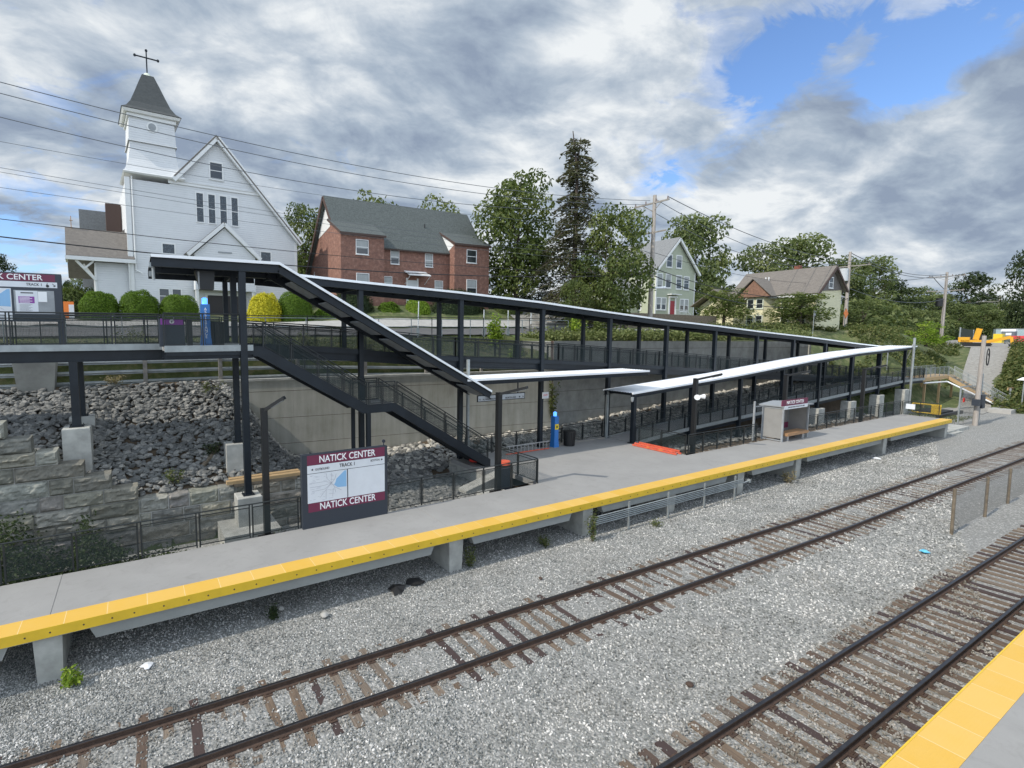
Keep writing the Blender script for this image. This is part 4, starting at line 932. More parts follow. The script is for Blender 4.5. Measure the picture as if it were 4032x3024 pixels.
for x in gx[2:-1]:
    b = MB(); b.box(x - .1, wl(x) - .2, 5.5, x + .1, wl(x) - .09, zt(x) + .12); b.build('post', 'grey_timber', lg)
b = MB(); b.hexa([(-4.9, 28.9, 5.3), (-3.6, 28.9, 5.3), (-3.6, 29.6, 5.3), (-4.9, 29.6, 5.3), (-5.1, 28.8, 7.35), (-3.4, 28.8, 7.35), (-3.4, 29.6, 7.35), (-5.1, 29.6, 7.35)]); tag(b.build('bridge_abutment', 'concrete'), 'tapered grey concrete abutment under the left end of the walkway', 'abutment')

# ---- lamp posts
def lamp(x, y, z0, h, ang, label, al=1.35, rise=.3):
    t = thing('lamp_post', (x, y, z0), label, 'lamp post', 'black lamp posts along the platform')
    b = MB(); b.box(x - .11, y - .11, z0 + .1, x + .11, y + .11, z0 + h); b.build('pole', 'black_steel', t)
    b = MB(); b.box(x - .3, y - .24, z0, x + .3, y + .24, z0 + .1); b.build('base_plate', 'black_steel', t)
    d = Vector((cos(ang), sin(ang), rise)); p = Vector((x, y, z0 + h - .09)); b = MB(); b.beam(p, p + d * al, .2, .12); ob = b.build('arm', 'black_steel', t)
    b = MB(); q = p + d * (al - .5); b.beam(q - Vector((0, 0, .075)), q + d * .45 - Vector((0, 0, .075)), .16, .025); b.build('lens', 'label_grey', ob)
lamp(3.98, 18.32, .9, 4.9, radians(-38), 'black square lamp post behind the platform fence, left of the map sign', .8, .62)
lamp(14.62, 18.12, 1.0, 4.78, radians(-62), 'black square lamp post at the foot of the stairs, its arm reaching over the platform', 1.35)
lamp(29.75, 18.2, 1.0, 4.75, radians(-62), 'black square lamp post rising through the white lower ramp roof edge')
lamp(41.0, 18.5, .6, 4.9, radians(-62), 'black lamp post just right of the shelter')
lamp(53.6, 18.5, .6, 4.9, radians(-62), 'black lamp post near the far end of the platform fence')
b = MB(); b.hexa([(14.3, 20.2, -.3), (16.7, 20.2, -.3), (16.7, 20.9, -.3), (14.3, 20.9, -.3), (14.3, 20.2, .55), (16.7, 20.2, 1.15), (16.7, 20.9, 1.15), (14.3, 20.9, .55)]); b.box(14.0, 18.05, -.3, 15.3, 18.9, .99); tag(b.build('stair_foundation', 'pale_concrete'), 'pale concrete foundation block beneath the stair foot', 'foundation')

# ---- signs
MX = Vector((1, 0, 0)); MZ = Vector((0, 0, 1))
sg = thing('station_map_sign', (6.9, 17.8, 1.22), 'big dark framed platform sign with route map and station name above and below', 'sign')
x0, x1, z0, z1 = 5.16, 8.66, 1.22, 4.02; yf = 17.8
b = MB(); b.box(x0, yf - .1, z0, x1, yf + .12, z1); b.build('frame', 'sign_grey', sg)
def plate(parent, name, mt, xa, za, xb, zb, y=None, dy=.104):
    y = yf if y is None else y; b = MB(); b.box(xa, y - dy, za, xb, y - dy + .02, zb); return b.build(name, mt, parent)
plate(sg, 'title_band', 'maroon', x0 + .2, 3.62, x1 - .12, 3.99); plate(sg, 'title_band', 'maroon', x0 + .22, 1.83, x1 - .12, 2.17)
plate(sg, 'direction_strip', 'sign_white', x0 + .2, 3.31, x1 - .12, 3.61)
plate(sg, 'map_panel', 'sign_white', x0 + .2, 2.18, 6.93, 3.29); plate(sg, 'notice_panel', 'sign_white', 6.97, 2.18, x1 - .12, 3.29)
text('NATICK CENTER', .36, 'white_letter', sg, (6.97, yf - .106, 3.80), MX, MZ, fit=2.3, bold=.012); text('NATICK CENTER', .36, 'white_letter', sg, (6.97, yf - .106, 2.0), MX, MZ, fit=2.3, bold=.012)
text('TRACK 1', .19, 'black_letter', sg, (6.95, yf - .106, 3.47), MX, MZ, fit=.62, bold=.01); text('OUTBOUND', .12, 'black_letter', sg, (5.94, yf - .106, 3.44), MX, MZ, fit=.55); text('BOSTON', .12, 'black_letter', sg, (8.12, yf - .106, 3.50), MX, MZ, fit=.38)
b = MB(); b.prism([(5.5, yf - .106, 3.45), (5.58, yf - .106, 3.41), (5.58, yf - .106, 3.49)], (0, -.008, 0)); b.prism([(8.46, yf - .106, 3.50), (8.38, yf - .106, 3.46), (8.38, yf - .106, 3.54)], (0, -.008, 0)); b.build('arrow', 'black_letter', sg)
def routemap(parent, xa, za, xb, zb, y):
    U = lambda u, v: (lerp(xa, xb, u), y, lerp(za, zb, v))
    b = MB(); b.prism([U(.72, .72), U(.93, .97), U(.98, .97), U(.98, .4), U(.75, .42), U(.66, .52), U(.70, .62)], (0, -.004, 0)); b.build('map_sea', 'map_blue', parent)
    b = MB(); c = (.6, .60)
    for e in [[(.47, .95), (.48, .78), c], [(.6, .95), c], [(.72, .9), (.68, .72), c], [(.05, .68), (.45, .68), c], [(.05, .54), (.4, .55), c], [(.1, .40), (.42, .42), c], [(.3, .15), (.46, .4), c], [(.45, .06), (.46, .4)], [(.7, .25), (.67, .45), c], [(.85, .3), (.67, .45)], [(.62, .12), (.64, .42)]]:
        for p, q in zip(e, e[1:]): b.beam(U(*p), U(*q), .018, .006, up=(0, 1, 0))
    r = random.Random(5)
    for _ in range(34):
        u, v = r.uniform(.04, .6), r.uniform(.05, .95); b.beam(U(u, v), U(u + r.uniform(.04, .12), v), .005, .012)
    b.build('map_line', 'map_grey', parent)
routemap(sg, x0 + .2, 2.18, 6.93, 3.29, yf - .105)
b = MB(); b.tube((8.55, yf, 4.02), (8.55, yf, 4.16), .02, 6); b.tube((8.55, yf - .03, 4.2), (8.55, yf + .03, 4.2), .07, 10); b.build('clip', 'sign_grey', sg)
# upper left sign
us = thing('station_info_sign', (-3.6, 24.7, 8.03), 'dark station sign board with map and posters at the left edge of the walkway', 'sign')
yu = 24.6
b = MB(); b.box(-6.4, yu - .02, 9.0, -2.56, yu + .14, 10.9); b.build('frame', 'sign_grey', us)
for x in (-6.3, -2.66): 
    b = MB(); b.box(x - .1, yu + .02, 8.04, x + .1, yu + .22, 10.86); b.build('post', 'sign_grey', us)
pl_ = lambda n_, m_, xa, za, xb, zb, d=.024: plate(us, n_, m_, xa, za, xb, zb, yu, d)
pl_('title_band', 'maroon', -6.2, 10.58, -2.76, 10.86); pl_('direction_strip', 'sign_white', -6.2, 10.34, -2.7, 10.56)
pl_('map_panel', 'sign_white', -5.9, 9.06, -4.2, 10.28); pl_('backboard', 'label_grey', -4.12, 9.3, -2.82, 10.22); pl_('poster', 'sign_white', -4.06, 9.34, -3.36, 10.2, .03); pl_('notice', 'white_letter', -3.35, 9.78, -3.06, 10.18, .031)
p = pl_('poster_panel', 'purple', -3.98, 9.72, -3.47, 9.98, .036)
b = MB()
for k in range(5): b.box(-3.95, yu - .04, 9.935 - k * .048, -3.62 + .08 * (k % 2), yu - .037, 9.955 - k * .048)
b.build('poster_text', 'white_letter', us)
b = MB()
for k in range(8): b.box(-3.96, yu - .034, 9.66 - k * .036, -3.55 - .06 * (k % 3), yu - .031, 9.667 - k * .036)
b.box(-3.9, yu - .034, 10.1, -3.5, yu - .031, 10.14); b.build('poster_text', 'black_letter', us)
text('NATICK CENTER', .3, 'white_letter', us, (-4.35, yu - .026, 10.72), MX, MZ, fit=2.35, bold=.012)
text('TRACK 1', .15, 'black_letter', us, (-3.45, yu - .026, 10.45), MX, MZ, fit=.5, bold=.008)
b = MB(); b.tube((-3.02, yu - .027, 10.41), (-3.02, yu - .032, 10.41), .055, 12); b.beam((-3.05, yu - .03, 10.44), (-3.02, yu - .03, 10.52), .02, .006, up=(0, 1, 0)); b.beam((-2.86, yu - .03, 10.51), (-2.77, yu - .03, 10.4), .02, .006, up=(0, 1, 0)); b.beam((-2.83, yu - .03, 10.4), (-2.77, yu - .03, 10.4), .02, .006, up=(0, 1, 0)); b.beam((-2.77, yu - .03, 10.46), (-2.77, yu - .03, 10.4), .02, .006, up=(0, 1, 0)); b.build('symbol', 'black_letter', us)
routemap(us, -5.9, 9.1, -4.2, 10.28, yu - .026)
# hanging direction sign
hs = thing('hanging_sign', (17.6, 21.5, 4.9), 'thin pale hanging direction sign under the entrance canopy', 'sign')
b = MB(); b.box(15.9, 21.5, 4.82, 19.2, 21.56, 5.18); b.build('frame', 'black_steel', hs)
b = MB(); b.box(15.95, 21.49, 4.86, 19.15, 21.499, 5.14); b.build('panel', 'label_grey', hs)
for x in (16.3, 18.7): b = MB(); b.tube((x, 21.53, 5.18), (x, 21.53, 5.75), .04, 8); b.build('hanger', 'black_steel', hs)
text('N. WASHINGTON ST', .13, 'black_letter', hs, (16.85, 21.488, 4.94), MX, MZ, fit=1.2, bold=.008); text('NORTH AVE', .13, 'black_letter', hs, (18.15, 21.488, 4.94), MX, MZ, fit=.75, bold=.008)
b = MB(); b.tube((18.8, 21.488, 4.95), (18.8, 21.484, 4.95), .05, 10); b.prism([(19.02, 21.488, 4.9), (19.1, 21.488, 4.95), (19.02, 21.488, 5.0)], (0, -.004, 0)); b.prism([(16.0, 21.488, 4.95), (16.08, 21.488, 5.0), (16.08, 21.488, 4.9)], (0, -.004, 0)); b.build('symbol', 'black_letter', hs)
ex = thing('exit_sign', (22.7, 23.6, 4.5), 'small pale square exit notice on the column above the blue pillar', 'sign')
b = MB(); b.box(22.55, 23.6, 4.35, 23.05, 23.64, 4.75); b.build('plate', 'sign_white', ex); text('EXIT', .16, 'red_plastic', ex, (22.8, 23.598, 4.56), MX, MZ, fit=.34)
# help pillars
def pillar(x, y, z, h, label, word):
    t = thing('assistance_pillar', (x, y, z), label, 'help point', 'blue assistance pillars')
    b = MB(); b.hexa([(x - .22, y - .2, z), (x + .22, y - .2, z), (x + .22, y + .2, z), (x - .22, y + .2, z), (x - .17, y - .17, z + .5), (x + .17, y - .17, z + .5), (x + .17, y + .17, z + .5), (x - .17, y + .17, z + .5)]); b.box(x - .17, y - .17, z + .501, x + .17, y + .17, z + h - .28); b.build('body', 'help_blue', t)
    b = MB(); b.tube((x, y, z + h - .279), (x, y, z + h - .05), .11, 12); b.tube((x, y, z + h - .049), (x, y, z + h), .12, 12, r2=.04); b.build('beacon', 'help_light', t)
    if word:
        for k, ch in enumerate('ASSISTANCE'): text(ch, .16, 'white_letter', t, (x, y - .176, z + h - .48 - k * .125), MX, MZ, bold=.01)
    else:
        b = MB(); b.box(x - .15, y - .19, z + 1.15, x + .15, y - .171, z + 1.5); o = b.build('call_panel', 'caution_yellow', t); b = MB(); b.box(x - .05, y - .2, z + 1.25, x + .05, y - .191, z + 1.4); b.build('handset', 'black_letter', o)
    return t
px = onY(812, 1363, 22.1)
pillar(px.x, 22.1, 8.0, 1.98, 'blue assistance pillar with vertical white letters on the upper landing', True)
pillar(23.35, 23.3, 1.22, 2.28, 'blue emergency pillar with a yellow call panel on the platform plaza', False)
# bins
def can(x, y, z, r, h, label):
    t = thing('litter_bin', (x, y, z), label, 'litter bin', 'black litter bins')
    b = MB(); b.tube((x, y, z + .02), (x, y, z + h - .05), r * .86, 16, r2=r)
    b.build('drum', 'bin_black', t); b = MB(); b.tube((x, y, z + h - .049), (x, y, z + h), r * 1.12, 16); b.build('rim', 'bin_black', t)
    b = MB()
    for k in range(16): a = 2 * pi * k / 16; b.beam((x + cos(a) * r * .9, y + sin(a) * r * .9, z + .02), (x + cos(a) * r * 1.04, y + sin(a) * r * 1.04, z + h - .05), .03, .02)
    b.build('slats', 'bin_black', t)
can(24.45, 23.1, 1.22, .36, .98, 'round black litter bin beside the blue pillar on the plaza')
px = onY(853, 1362, 22.4); can(px.x + .05, 22.4, 8.0, .27, 1.0, 'black litter bin behind the blue pillar on the upper landing')
# fare machine with T
fm = thing('fare_machine', (1.25, 21.95, 8), 'black ticket machine with purple header and round T logo at the landing edge', 'ticket machine')
b = MB(); b.box(.80, 21.75, 8.0, 1.72, 22.15, 9.1); b.build('cabinet', 'sign_grey', fm)
b = MB(); b.box(.86, 21.73, 8.86, 1.67, 21.749, 9.09); b.build('header', 'purple', fm)
b = MB(); n = 24; b.add([(1.26 + .085 * cos(2 * pi * k / n), 21.724, 8.98 + .085 * sin(2 * pi * k / n)) for k in range(n)], [tuple(range(n))]); b.build('logo', 'white_letter', fm)
b = MB(); b.box(1.2, 21.715, 8.995, 1.32, 21.722, 9.02); b.box(1.245, 21.715, 8.92, 1.275, 21.722, 8.994); b.build('logo_letter', 'black_letter', fm)
b = MB(); b.box(1.83, 21.8, 8.0, 2.0, 22.2, 9.1); tag(b.build('equipment_post', 'bin_black'), 'narrow black cabinet right of the ticket machine', 'cabinet')
# hanging screen
hd = thing('hanging_screen', (2.45, 22.3, 10.4), 'dark boxy display hanging under the left canopy', 'screen')
b = MB(); b.prism([(2.2, 22.0, 11.05), (2.95, 22.0, 11.05), (2.9, 22.0, 10.3), (2.4, 22.0, 10.3)], (0, .5, 0)); b.build('housing', 'black_steel', hd, fixn=True); b = MB(); b.box(2.3, 21.98, 10.31, 2.36, 21.999, 11.0); b.build('side_panel', 'label_grey', hd)
# ladders
ld = thing('extension_ladder', (28.5, 19.6, 1.22), 'orange fibreglass ladder lying flat on the platform beside the mesh fence', 'ladder')
for y_, s_ in ((0, 0), (.0, .12)):
    for q in (-.22, .22):
        b = MB(); b.box(28.25 + q - .03 + s_ * .3, 18.1 + s_, 1.24 + s_, 28.25 + q + .03 + s_ * .3, 21.1 - s_, 1.33 + s_); b.build('rail', 'orange_fiberglass', ld)
b = MB()
for k in range(11): b.tube((28.03, 18.3 + k * .27, 1.29), (28.47, 18.3 + k * .27, 1.29), .02, 6)
b.build('rung', 'aluminium', ld)
b = MB(); b.box(28.0, 19.0, 1.335, 28.06, 19.25, 1.338); b.box(28.0, 19.9, 1.335, 28.06, 20.1, 1.338); b.build('warning_label', 'caution_yellow', ld)
l2 = thing('ladder', (20.4, 23.2, 1.22), 'silver and red ladder lying on its side against the plaza railing', 'ladder')
for z in (1.26, 1.72):
    b = MB(); b.beam((19.2, 23.05, z), (22.65, 23.05, z), .06, .05); b.build('rail', 'aluminium' if z > 1.5 else 'orange_fiberglass', l2)
b = MB()
for k in range(11): b.beam((19.45 + k * .3, 23.05, 1.28), (19.45 + k * .3, 23.05, 1.7), .035, .035)
b.build('rung', 'aluminium', l2)
b = MB(); b.tube((16.3, 22.4, 1.35), (16.3, 22.4, 1.75), .2, 10, r2=.26); b.tube((16.25, 22.1, 1.4), (16.5, 22.2, 1.7), .12, 8); tag(b.build('bucket', 'red_plastic'), 'red plastic bucket at the foot of the stairs', 'bucket')
bb = thing('barrel', (15.8, 19.2, 1.0), 'dark barrel with an orange lid behind the fence at the stair foot', 'barrel'); b = MB(); b.tube((16.0, 19.3, .3), (16.0, 19.3, 1.95), .3, 14); b.build('drum', 'bin_black', bb); b = MB(); b.tube((16.0, 19.3, 1.951), (16.0, 19.3, 2.12), .27, 14); b.build('lid', 'orange_fiberglass', bb)
b = MB(); b.box(15.0, 18.5, .2, 15.7, 18.62, 2.0); tag(b.build('electrical_cabinet', 'sign_grey'), 'grey electrical cabinet behind the fence right of the stair lamp post', 'cabinet')
# shelter
sh = thing('platform_shelter', (38.8, 17.6, 1.22), 'small glazed waiting shelter with a maroon NATICK CENTER header and a wooden bench', 'shelter')
X0, X1, YF, YB = 37.6, 40.9, 17.0, 18.2
b = MB()
for x in (X0, X1):
    for y in (YF, YB): b.box(x - .05, y - .05, 1.22, x + .05, y + .05, 3.55)
for z in (1.3, 3.45): b.beam((X0, YF, z), (X0, YB, z), .06, .06); b.beam((X1, YF, z), (X1, YB, z), .06, .06); b.beam((X0, YB, z), (X1, YB, z), .06, .06)
b.beam((X0, YF, 3.5), (X1, YF, 3.5), .06, .08); b.box(X0 - 1.25, YB - .08, 1.22, X0 - 1.15, YB + .02, 3.9); b.box(X0 - 1.2, YB - .06, 3.5, X0, YB, 3.56)
b.build('frame', 'label_grey', sh)
for a in ((X0, YF + .05, X0, YB - .05), (X1, YF + .05, X1, YB - .05), (X0 + .05, YB, X1 - .05, YB)):
    b = MB(); dx = .006 if a[0] == a[2] else 0; dy = .006 if a[1] == a[3] else 0; b.box(a[0] - dx, a[1] - dy, 1.42, a[2] + dx, a[3] + dy, 3.4); b.build('glass_panel', 'frosted_panel', sh)
b = MB(); xm = (X0 + X1) / 2
b.prism([(X0 - .1, YF - .25, 3.55), (xm, YF - .25, 3.62), (X1 + .15, YF - .25, 3.55), (X1 + .15, YF - .25, 3.62), (xm, YF - .25, 3.75), (X0 - .1, YF - .25, 3.62)], (0, YB - YF + .5, 0)); b.build('roof', 'shelter_roof', sh, fixn=True)
b = MB(); b.box(X0 - .9, YF - .32, 3.72, X1 - .9, YF - .26, 4.1); b.build('header', 'maroon', sh); b = MB(); b.box(X0 - .6, YF - .33, 3.48, X1 - .9, YF - .262, 3.715); b.build('header_strip', 'sign_white', sh)
text('NATICK CENTER', .3, 'white_letter', sh, ((X0 + X1) / 2 - .9, YF - .325, 3.91), MX, MZ, fit=2.2, bold=.01); text('FRAMINGHAM / WORCESTER LINE', .1, 'black_letter', sh, ((X0 + X1) / 2 - .75, YF - .335, 3.6), MX, MZ, fit=2.1)
b = MB(); b.box(X0 + .1, YB - .09, 1.75, X1 - .1, YB - .07, 2.15); b.build('back_band', 'maroon', sh); text('CENTER', .25, 'white_letter', sh, (X0 + .9, YB - .095, 1.95), MX, MZ, fit=1.2)
bn = thing('bench', (39.0, 17.1, 1.22), 'brown wooden bench inside the platform shelter', 'bench'); b = MB(); b.box(37.9, 16.8, 1.6, 40.7, 17.5, 1.78); b.build('seat', 'bench_wood', bn); b = MB(); b.box(38.2, 16.95, 1.22, 38.4, 17.35, 1.6); b.box(40.2, 16.95, 1.22, 40.4, 17.35, 1.6); b.build('support', 'aluminium', bn)
# loudspeaker cluster & dome camera
t = thing('loudspeaker', (29.75, 18.1, 4.6), 'pair of white horn loudspeakers on the lamp post by the white roof', 'loudspeaker')
for q in (-1, 1): b = MB(); b.tube((29.75 + q * .1, 18.0, 4.65), (29.75 + q * .34, 17.85, 4.65), .06, 10, r2=.17); b.build('horn', 'white_metal', t)
t = thing('dome_camera', (28.2, 21.3, 4.1), 'small white dome camera hanging at the corner of the lower ramp roof', 'camera'); b = MB(); b.tube((28.1, 21.3, 4.2), (28.1, 21.3, 4.36), .1, 12); b.build('mount', 'galvanized', t); b = MB(); b.tube((28.1, 21.3, 4.05), (28.1, 21.3, 4.2), .05, 12, r2=.1); b.build('dome', 'label_grey', t)
# conduit rack under the platform
cr = thing('conduit_rack', (22, 14.45, 0), 'bundle of parallel galvanized conduits on posts below the yellow platform edge', 'conduits')
for k in range(5):
    z = .66 - k * .085; b = MB(); b.path([(16.55, 14.42, z), (28.2 - .1 * (k > 2) * 6, 14.42, z + .05)], .026, 6); b.build('conduit', 'galvanized', cr)
for x in (19.2, 22.0, 24.9, 27.6): b = MB(); b.box(x - .04, 14.47, -.35, x + .04, 14.53, .95); b.build('post', 'galvanized', cr)
b = MB(); b.tube((28.2, 14.42, .5), (28.75, 14.42, .55), .04, 8); b.box(28.7, 14.35, .45, 28.85, 14.5, .62); b.build('elbow', 'galvanized', cr)
# stair / timber on granite wall
tb = thing('timber_beam', (5, 22.7, 1.85), 'weathered wooden beams laid on top of the granite wall behind the sign', 'timber')
for k, (y, z) in enumerate(((22.55, 2.0), (22.85, 2.03), (22.55, 1.86))):
    b = MB(); b.box(3.2 + .15 * k, y - .14, z - .07, 6.7 - .2 * k, y + .14, z + .07); b.build('beam', 'new_timber' if k < 2 else 'old_timber', tb)
b = MB(); b.beam((2.4, 23.9, 2.55), (3.2, 24.6, 3.2), .16, .1); tag(b.build('plank', 'old_timber'), 'short brown plank lying on the dark rocks', 'plank')
b = MB(); b.tube((11.6, 17.98, .8), (11.6, 18.03, .8), .25, 18); tag(b.build('round_disc', 'sign_orange'), 'tan round disc behind the fence right of the map sign', 'disc'); 
# ================================================================ BUILDINGS
def frame_fn(o, ang):
    c, s = cos(ang), sin(ang)
    return lambda u, v, z: Vector((o[0] + c * u - s * v, o[1] + s * u + c * v, z))
def bx(b, T, u0, v0, z0, u1, v1, z1, mi=0):
    return b.hexa([T(u0, v0, z0), T(u1, v0, z0), T(u1, v1, z0), T(u0, v1, z0), T(u0, v0, z1), T(u1, v0, z1), T(u1, v1, z1), T(u0, v1, z1)], mi)
def window(parent, T, u0, z0, u1, z1, v=0, axis='u', glass='window_glass', trim='trim_white', tw=.09, sash=True, sill=True, curtain=0, sgn=-1):
    # axis 'u': window in a wall facing -v ; axis 'v': window in a wall facing -u (u0,u1 are v values, v is the u position)
    S = (lambda a, d, z: T(a, v + sgn * d, z)) if axis == 'u' else (lambda a, d, z: T(v + sgn * d, a, z))
    def slab(b, a0, a1, d0, d1, za, zb): b.hexa([S(a0, d1, za), S(a1, d1, za), S(a1, d0, za), S(a0, d0, za), S(a0, d1, zb), S(a1, d1, zb), S(a1, d0, zb), S(a0, d0, zb)])
    f = MB(); slab(f, u0 - tw, u0, -.02, .05, z0 - tw, z1 + tw); slab(f, u1, u1 + tw, -.02, .05, z0 - tw, z1 + tw); slab(f, u0, u1, -.02, .05, z1, z1 + tw); slab(f, u0, u1, -.02, .07, z0 - tw, z0)
    if sash: m = (z0 + z1) / 2; slab(f, u0, u1, -.02, .03, m - .03, m + .03)
    w = f.build('window', trim, parent)
    p = MB(); slab(p, u0, u1, -.02, .012, z0, z1); p.build('pane', glass, w)
    if curtain: p = MB(); slab(p, u0 + .04, u1 - .04, .013, .016, z0 + (z1 - z0) * (1 - curtain), z1 - .04); p.build('curtain', 'curtain', w)
    if sill: p = MB(); slab(p, u0 - tw - .03, u1 + tw + .03, .0, .11, z0 - tw - .05, z0 - tw); p.build('sill', trim, w)
    return w
# ---- church
ch = thing('church', (-.18, 48.7, 9.6), 'white clapboard church with a square belfry tower, concave slate spire and cross', 'church')
T = frame_fn((-.18, 48.7), radians(4.4)); Z0 = 9.3
b = MB()
pk = (7.32, 26.0); sl = (26.0 - 17.55) / (14.75 - 7.32)
zl = lambda u: 26.0 - abs(u - 7.32) * sl * .97
prof = [(0, Z0), (14.6, Z0), (14.6, 17.6), (7.32, 25.85), (3.3, 21.4), (0, 21.4)]
b.prism([T(u, 0, z) for u, z in prof], T(0, 22, 0) - T(0, 0, 0)); b.build('wall', 'siding_white', ch, fixn=True)
def roofslab(parent, name, mt, T, pts, th=.12, n=None):
    a = [T(*p) for p in pts]; nn = (a[1] - a[0]).cross(a[2] - a[0]).normalized(); b = MB(); b.prism(a, nn * th); return b.build(name, mt, parent, fixn=True)
roofslab(ch, 'roof', 'shingle_brown', T, [(7.32, -.5, 26.1), (7.32, 22.4, 26.1), (15.0, 22.4, 17.4), (15.0, -.5, 17.4)])
roofslab(ch, 'roof', 'shingle_brown', T, [(7.32, -.5, 26.1), (7.32, 22.4, 26.1), (3.7, 22.4, 22.0), (3.7, -.5, 22.0)])
roofslab(ch, 'roof', 'shingle_brown', T, [(3.7, 4.0, 22.0), (3.7, 22.4, 22.0), (-.5, 22.4, 17.2), (-.5, 4.0, 17.2)])
def rake(parent, p, q, w=.42, d=.32, name='rake_board'):
    b = MB(); b.beam(T(*p), T(*q), d, w, up=(T(0, -1, 0) - T(0, 0, 0)).cross((T(*q) - T(*p)).normalized())); return b.build(name, 'trim_white', parent)
rake(ch, (7.32, -.32, 26.0), (15.05, -.32, 17.3)); rake(ch, (7.32, -.32, 26.0), (3.6, -.32, 21.75))
b = MB(); bx(b, T, 3.2, -.1, 21.5, 11.2, .02, 21.72); bx(b, T, 3.2, -.16, 21.73, 11.05, .02, 21.79); b.build('belt_course', 'trim_white', ch)
b = MB(); bx(b, T, -.12, -.12, Z0, .26, .1, 21.5); bx(b, T, 14.42, -.06, Z0, 14.7, .1, 17.5); b.build('corner_board', 'trim_white', ch)
for u, z0_, z1_ in ((.42, 13.9, 21.6),): b = MB(); b.tube(T(u, -.14, z0_), T(u, -.14, z1_), .06, 8); b.tube(T(u, -.14, z0_), T(u + .5, -.3, z0_ - .3), .06, 8); b.build('downspout', 'trim_white', ch)
# tower
tw = MB()
prs = [(-.1, 22.0), (.1, 22.45), (.3, 23.1), (.42, 24.0), (.42, 24.55)]
def ring(b, e, z): return [T(e, e - .25, z), T(4.35 - e, e - .25, z), T(4.35 - e, 4.0 - e, z), T(e, 4.0 - e, z)]
for (e0, z0_), (e1, z1_) in zip(prs, prs[1:]):
    tw.add(ring(tw, e0, z0_) + ring(tw, e1, z1_), [(0, 1, 5, 4), (1, 2, 6, 5), (2, 3, 7, 6), (3, 0, 4, 7)])
tw.add(ring(tw, .36, 24.62) + ring(tw, .44, 26.6), [(0, 1, 5, 4), (1, 2, 6, 5), (2, 3, 7, 6), (3, 0, 4, 7)])
to = tw.build('tower', 'siding_white', ch)
b = MB(); b.add(ring(b, .3, 24.55) + ring(b, .3, 24.66), [(0, 1, 5, 4), (1, 2, 6, 5), (2, 3, 7, 6), (3, 0, 4, 7), (4, 5, 6, 7)])
for e0, z0_, e1, z1_ in ((.3, 26.5, .3, 26.78), (.08, 26.8, -.05, 27.0), (-.1, 21.78, -.2, 21.9), (-.2, 21.9, -.14, 22.0)): b.add(ring(b, e0, z0_) + ring(b, e1, z1_), [(0, 3, 2, 1), (0, 1, 5, 4), (1, 2, 6, 5), (2, 3, 7, 6), (3, 0, 4, 7), (4, 5, 6, 7)])
b.build('cornice', 'trim_white', to)
b = MB(); c0 = T(2.17, .13, 25.95); n_ = T(2.17, -.02, 25.95)
b.tube(T(2.17, .2, 25.95), T(2.17, .1, 25.95), .44, 20); b.build('round_trim', 'trim_white', to); b = MB(); b.tube(T(2.17, .12, 25.95), T(2.17, .08, 25.95), .3, 20); b.build('louver', 'label_grey', to)
b = MB(); sp_ = [(-.1, 27.03), (.3, 27.35), (.65, 27.9), (1.0, 28.8), (1.35, 29.75), (1.72, 30.7)]
for (e0, z0_), (e1, z1_) in zip(sp_, sp_[1:]): b.add(ring(b, e0, z0_) + ring(b, e1, z1_), [(0, 1, 5, 4), (1, 2, 6, 5), (2, 3, 7, 6), (3, 0, 4, 7)])
sp = b.build('spire', 'shingle_dark', ch)
cc_ = T(2.17, 1.87, 0); zc = lambda z: Vector((cc_.x, cc_.y, z))
b = MB(); b.tube(zc(30.68), zc(30.98), .44, 12, r2=.2); b.build('spire_cap', 'trim_green', sp)
b = MB(); b.tube(zc(30.95), zc(32.95), .055, 8); uu = (T(1, 0, 0) - T(0, 0, 0)); b.tube(zc(32.3) - uu * .88, zc(32.3) + uu * .88, .06, 8)
for q in (zc(32.9), zc(32.3) - uu * .9, zc(32.3) + uu * .9):
    for d in (uu * .1, -uu * .1, Vector((0, 0, .1)), Vector((0, 0, -.1))): b.tube(q, q + d, .075, 6)
b.build('cross', 'dark_steel', sp)
for u0, z0_, u1, z1_ in ((2.56, 15.5, 3.48, 16.28), (11.1, 15.4, 12.02, 16.3)): window(ch, T, u0, z0_, u1, z1_, 0, glass='stained_glass', sash=False, sill=False, tw=.12)
for k in range(4): u = 5.46 + k * 1.01; window(ch, T, u, 18.5, u + .55, 21.0, 0, glass='stained_glass', sill=False, tw=.1)
window(ch, T, 6.72, 22.5, 7.74, 23.85, 0, tw=.12)
window(ch, T, 2.16, 11.2, 2.88, 12.4, 0); window(ch, T, 3.2, 11.2, 3.86, 12.4, 0)
# porch
pc = MB(); pp = [(4.9, 12.4), (10.2, 12.4), (10.2, 15.5), (7.5, 17.95), (4.9, 15.5)]
pc.prism([T(u, -1.2, z) for u, z in pp], T(0, 1.19, 0) - T(0, 0, 0)); po = pc.build('porch_gable', 'siding_white', ch, fixn=True)
for p_, q_ in (((7.47, -1.35, 18.25), (4.35, -1.35, 15.35)), ((7.47, -1.35, 18.25), (10.65, -1.35, 15.35))): b = MB(); b.beam(T(*p_), T(*q_), .3, .32, up=(T(0, -1, 0) - T(0, 0, 0)).cross((T(*q_) - T(*p_)).normalized())); b.build('rake_board', 'trim_white', po)
roofslab(po, 'porch_roof', 'shingle_brown', T, [(7.47, -1.4, 18.42), (7.47, .0, 18.42), (4.25, .0, 15.45), (4.25, -1.4, 15.45)], .06); roofslab(po, 'porch_roof', 'shingle_brown', T, [(7.47, -1.4, 18.42), (7.47, .0, 18.42), (10.75, .0, 15.45), (10.75, -1.4, 15.45)], .06)
b = MB(); bx(b, T, 6.9, -1.24, 15.72, 8.1, -1.2, 15.85); b.build('name_board', 'label_grey', po)
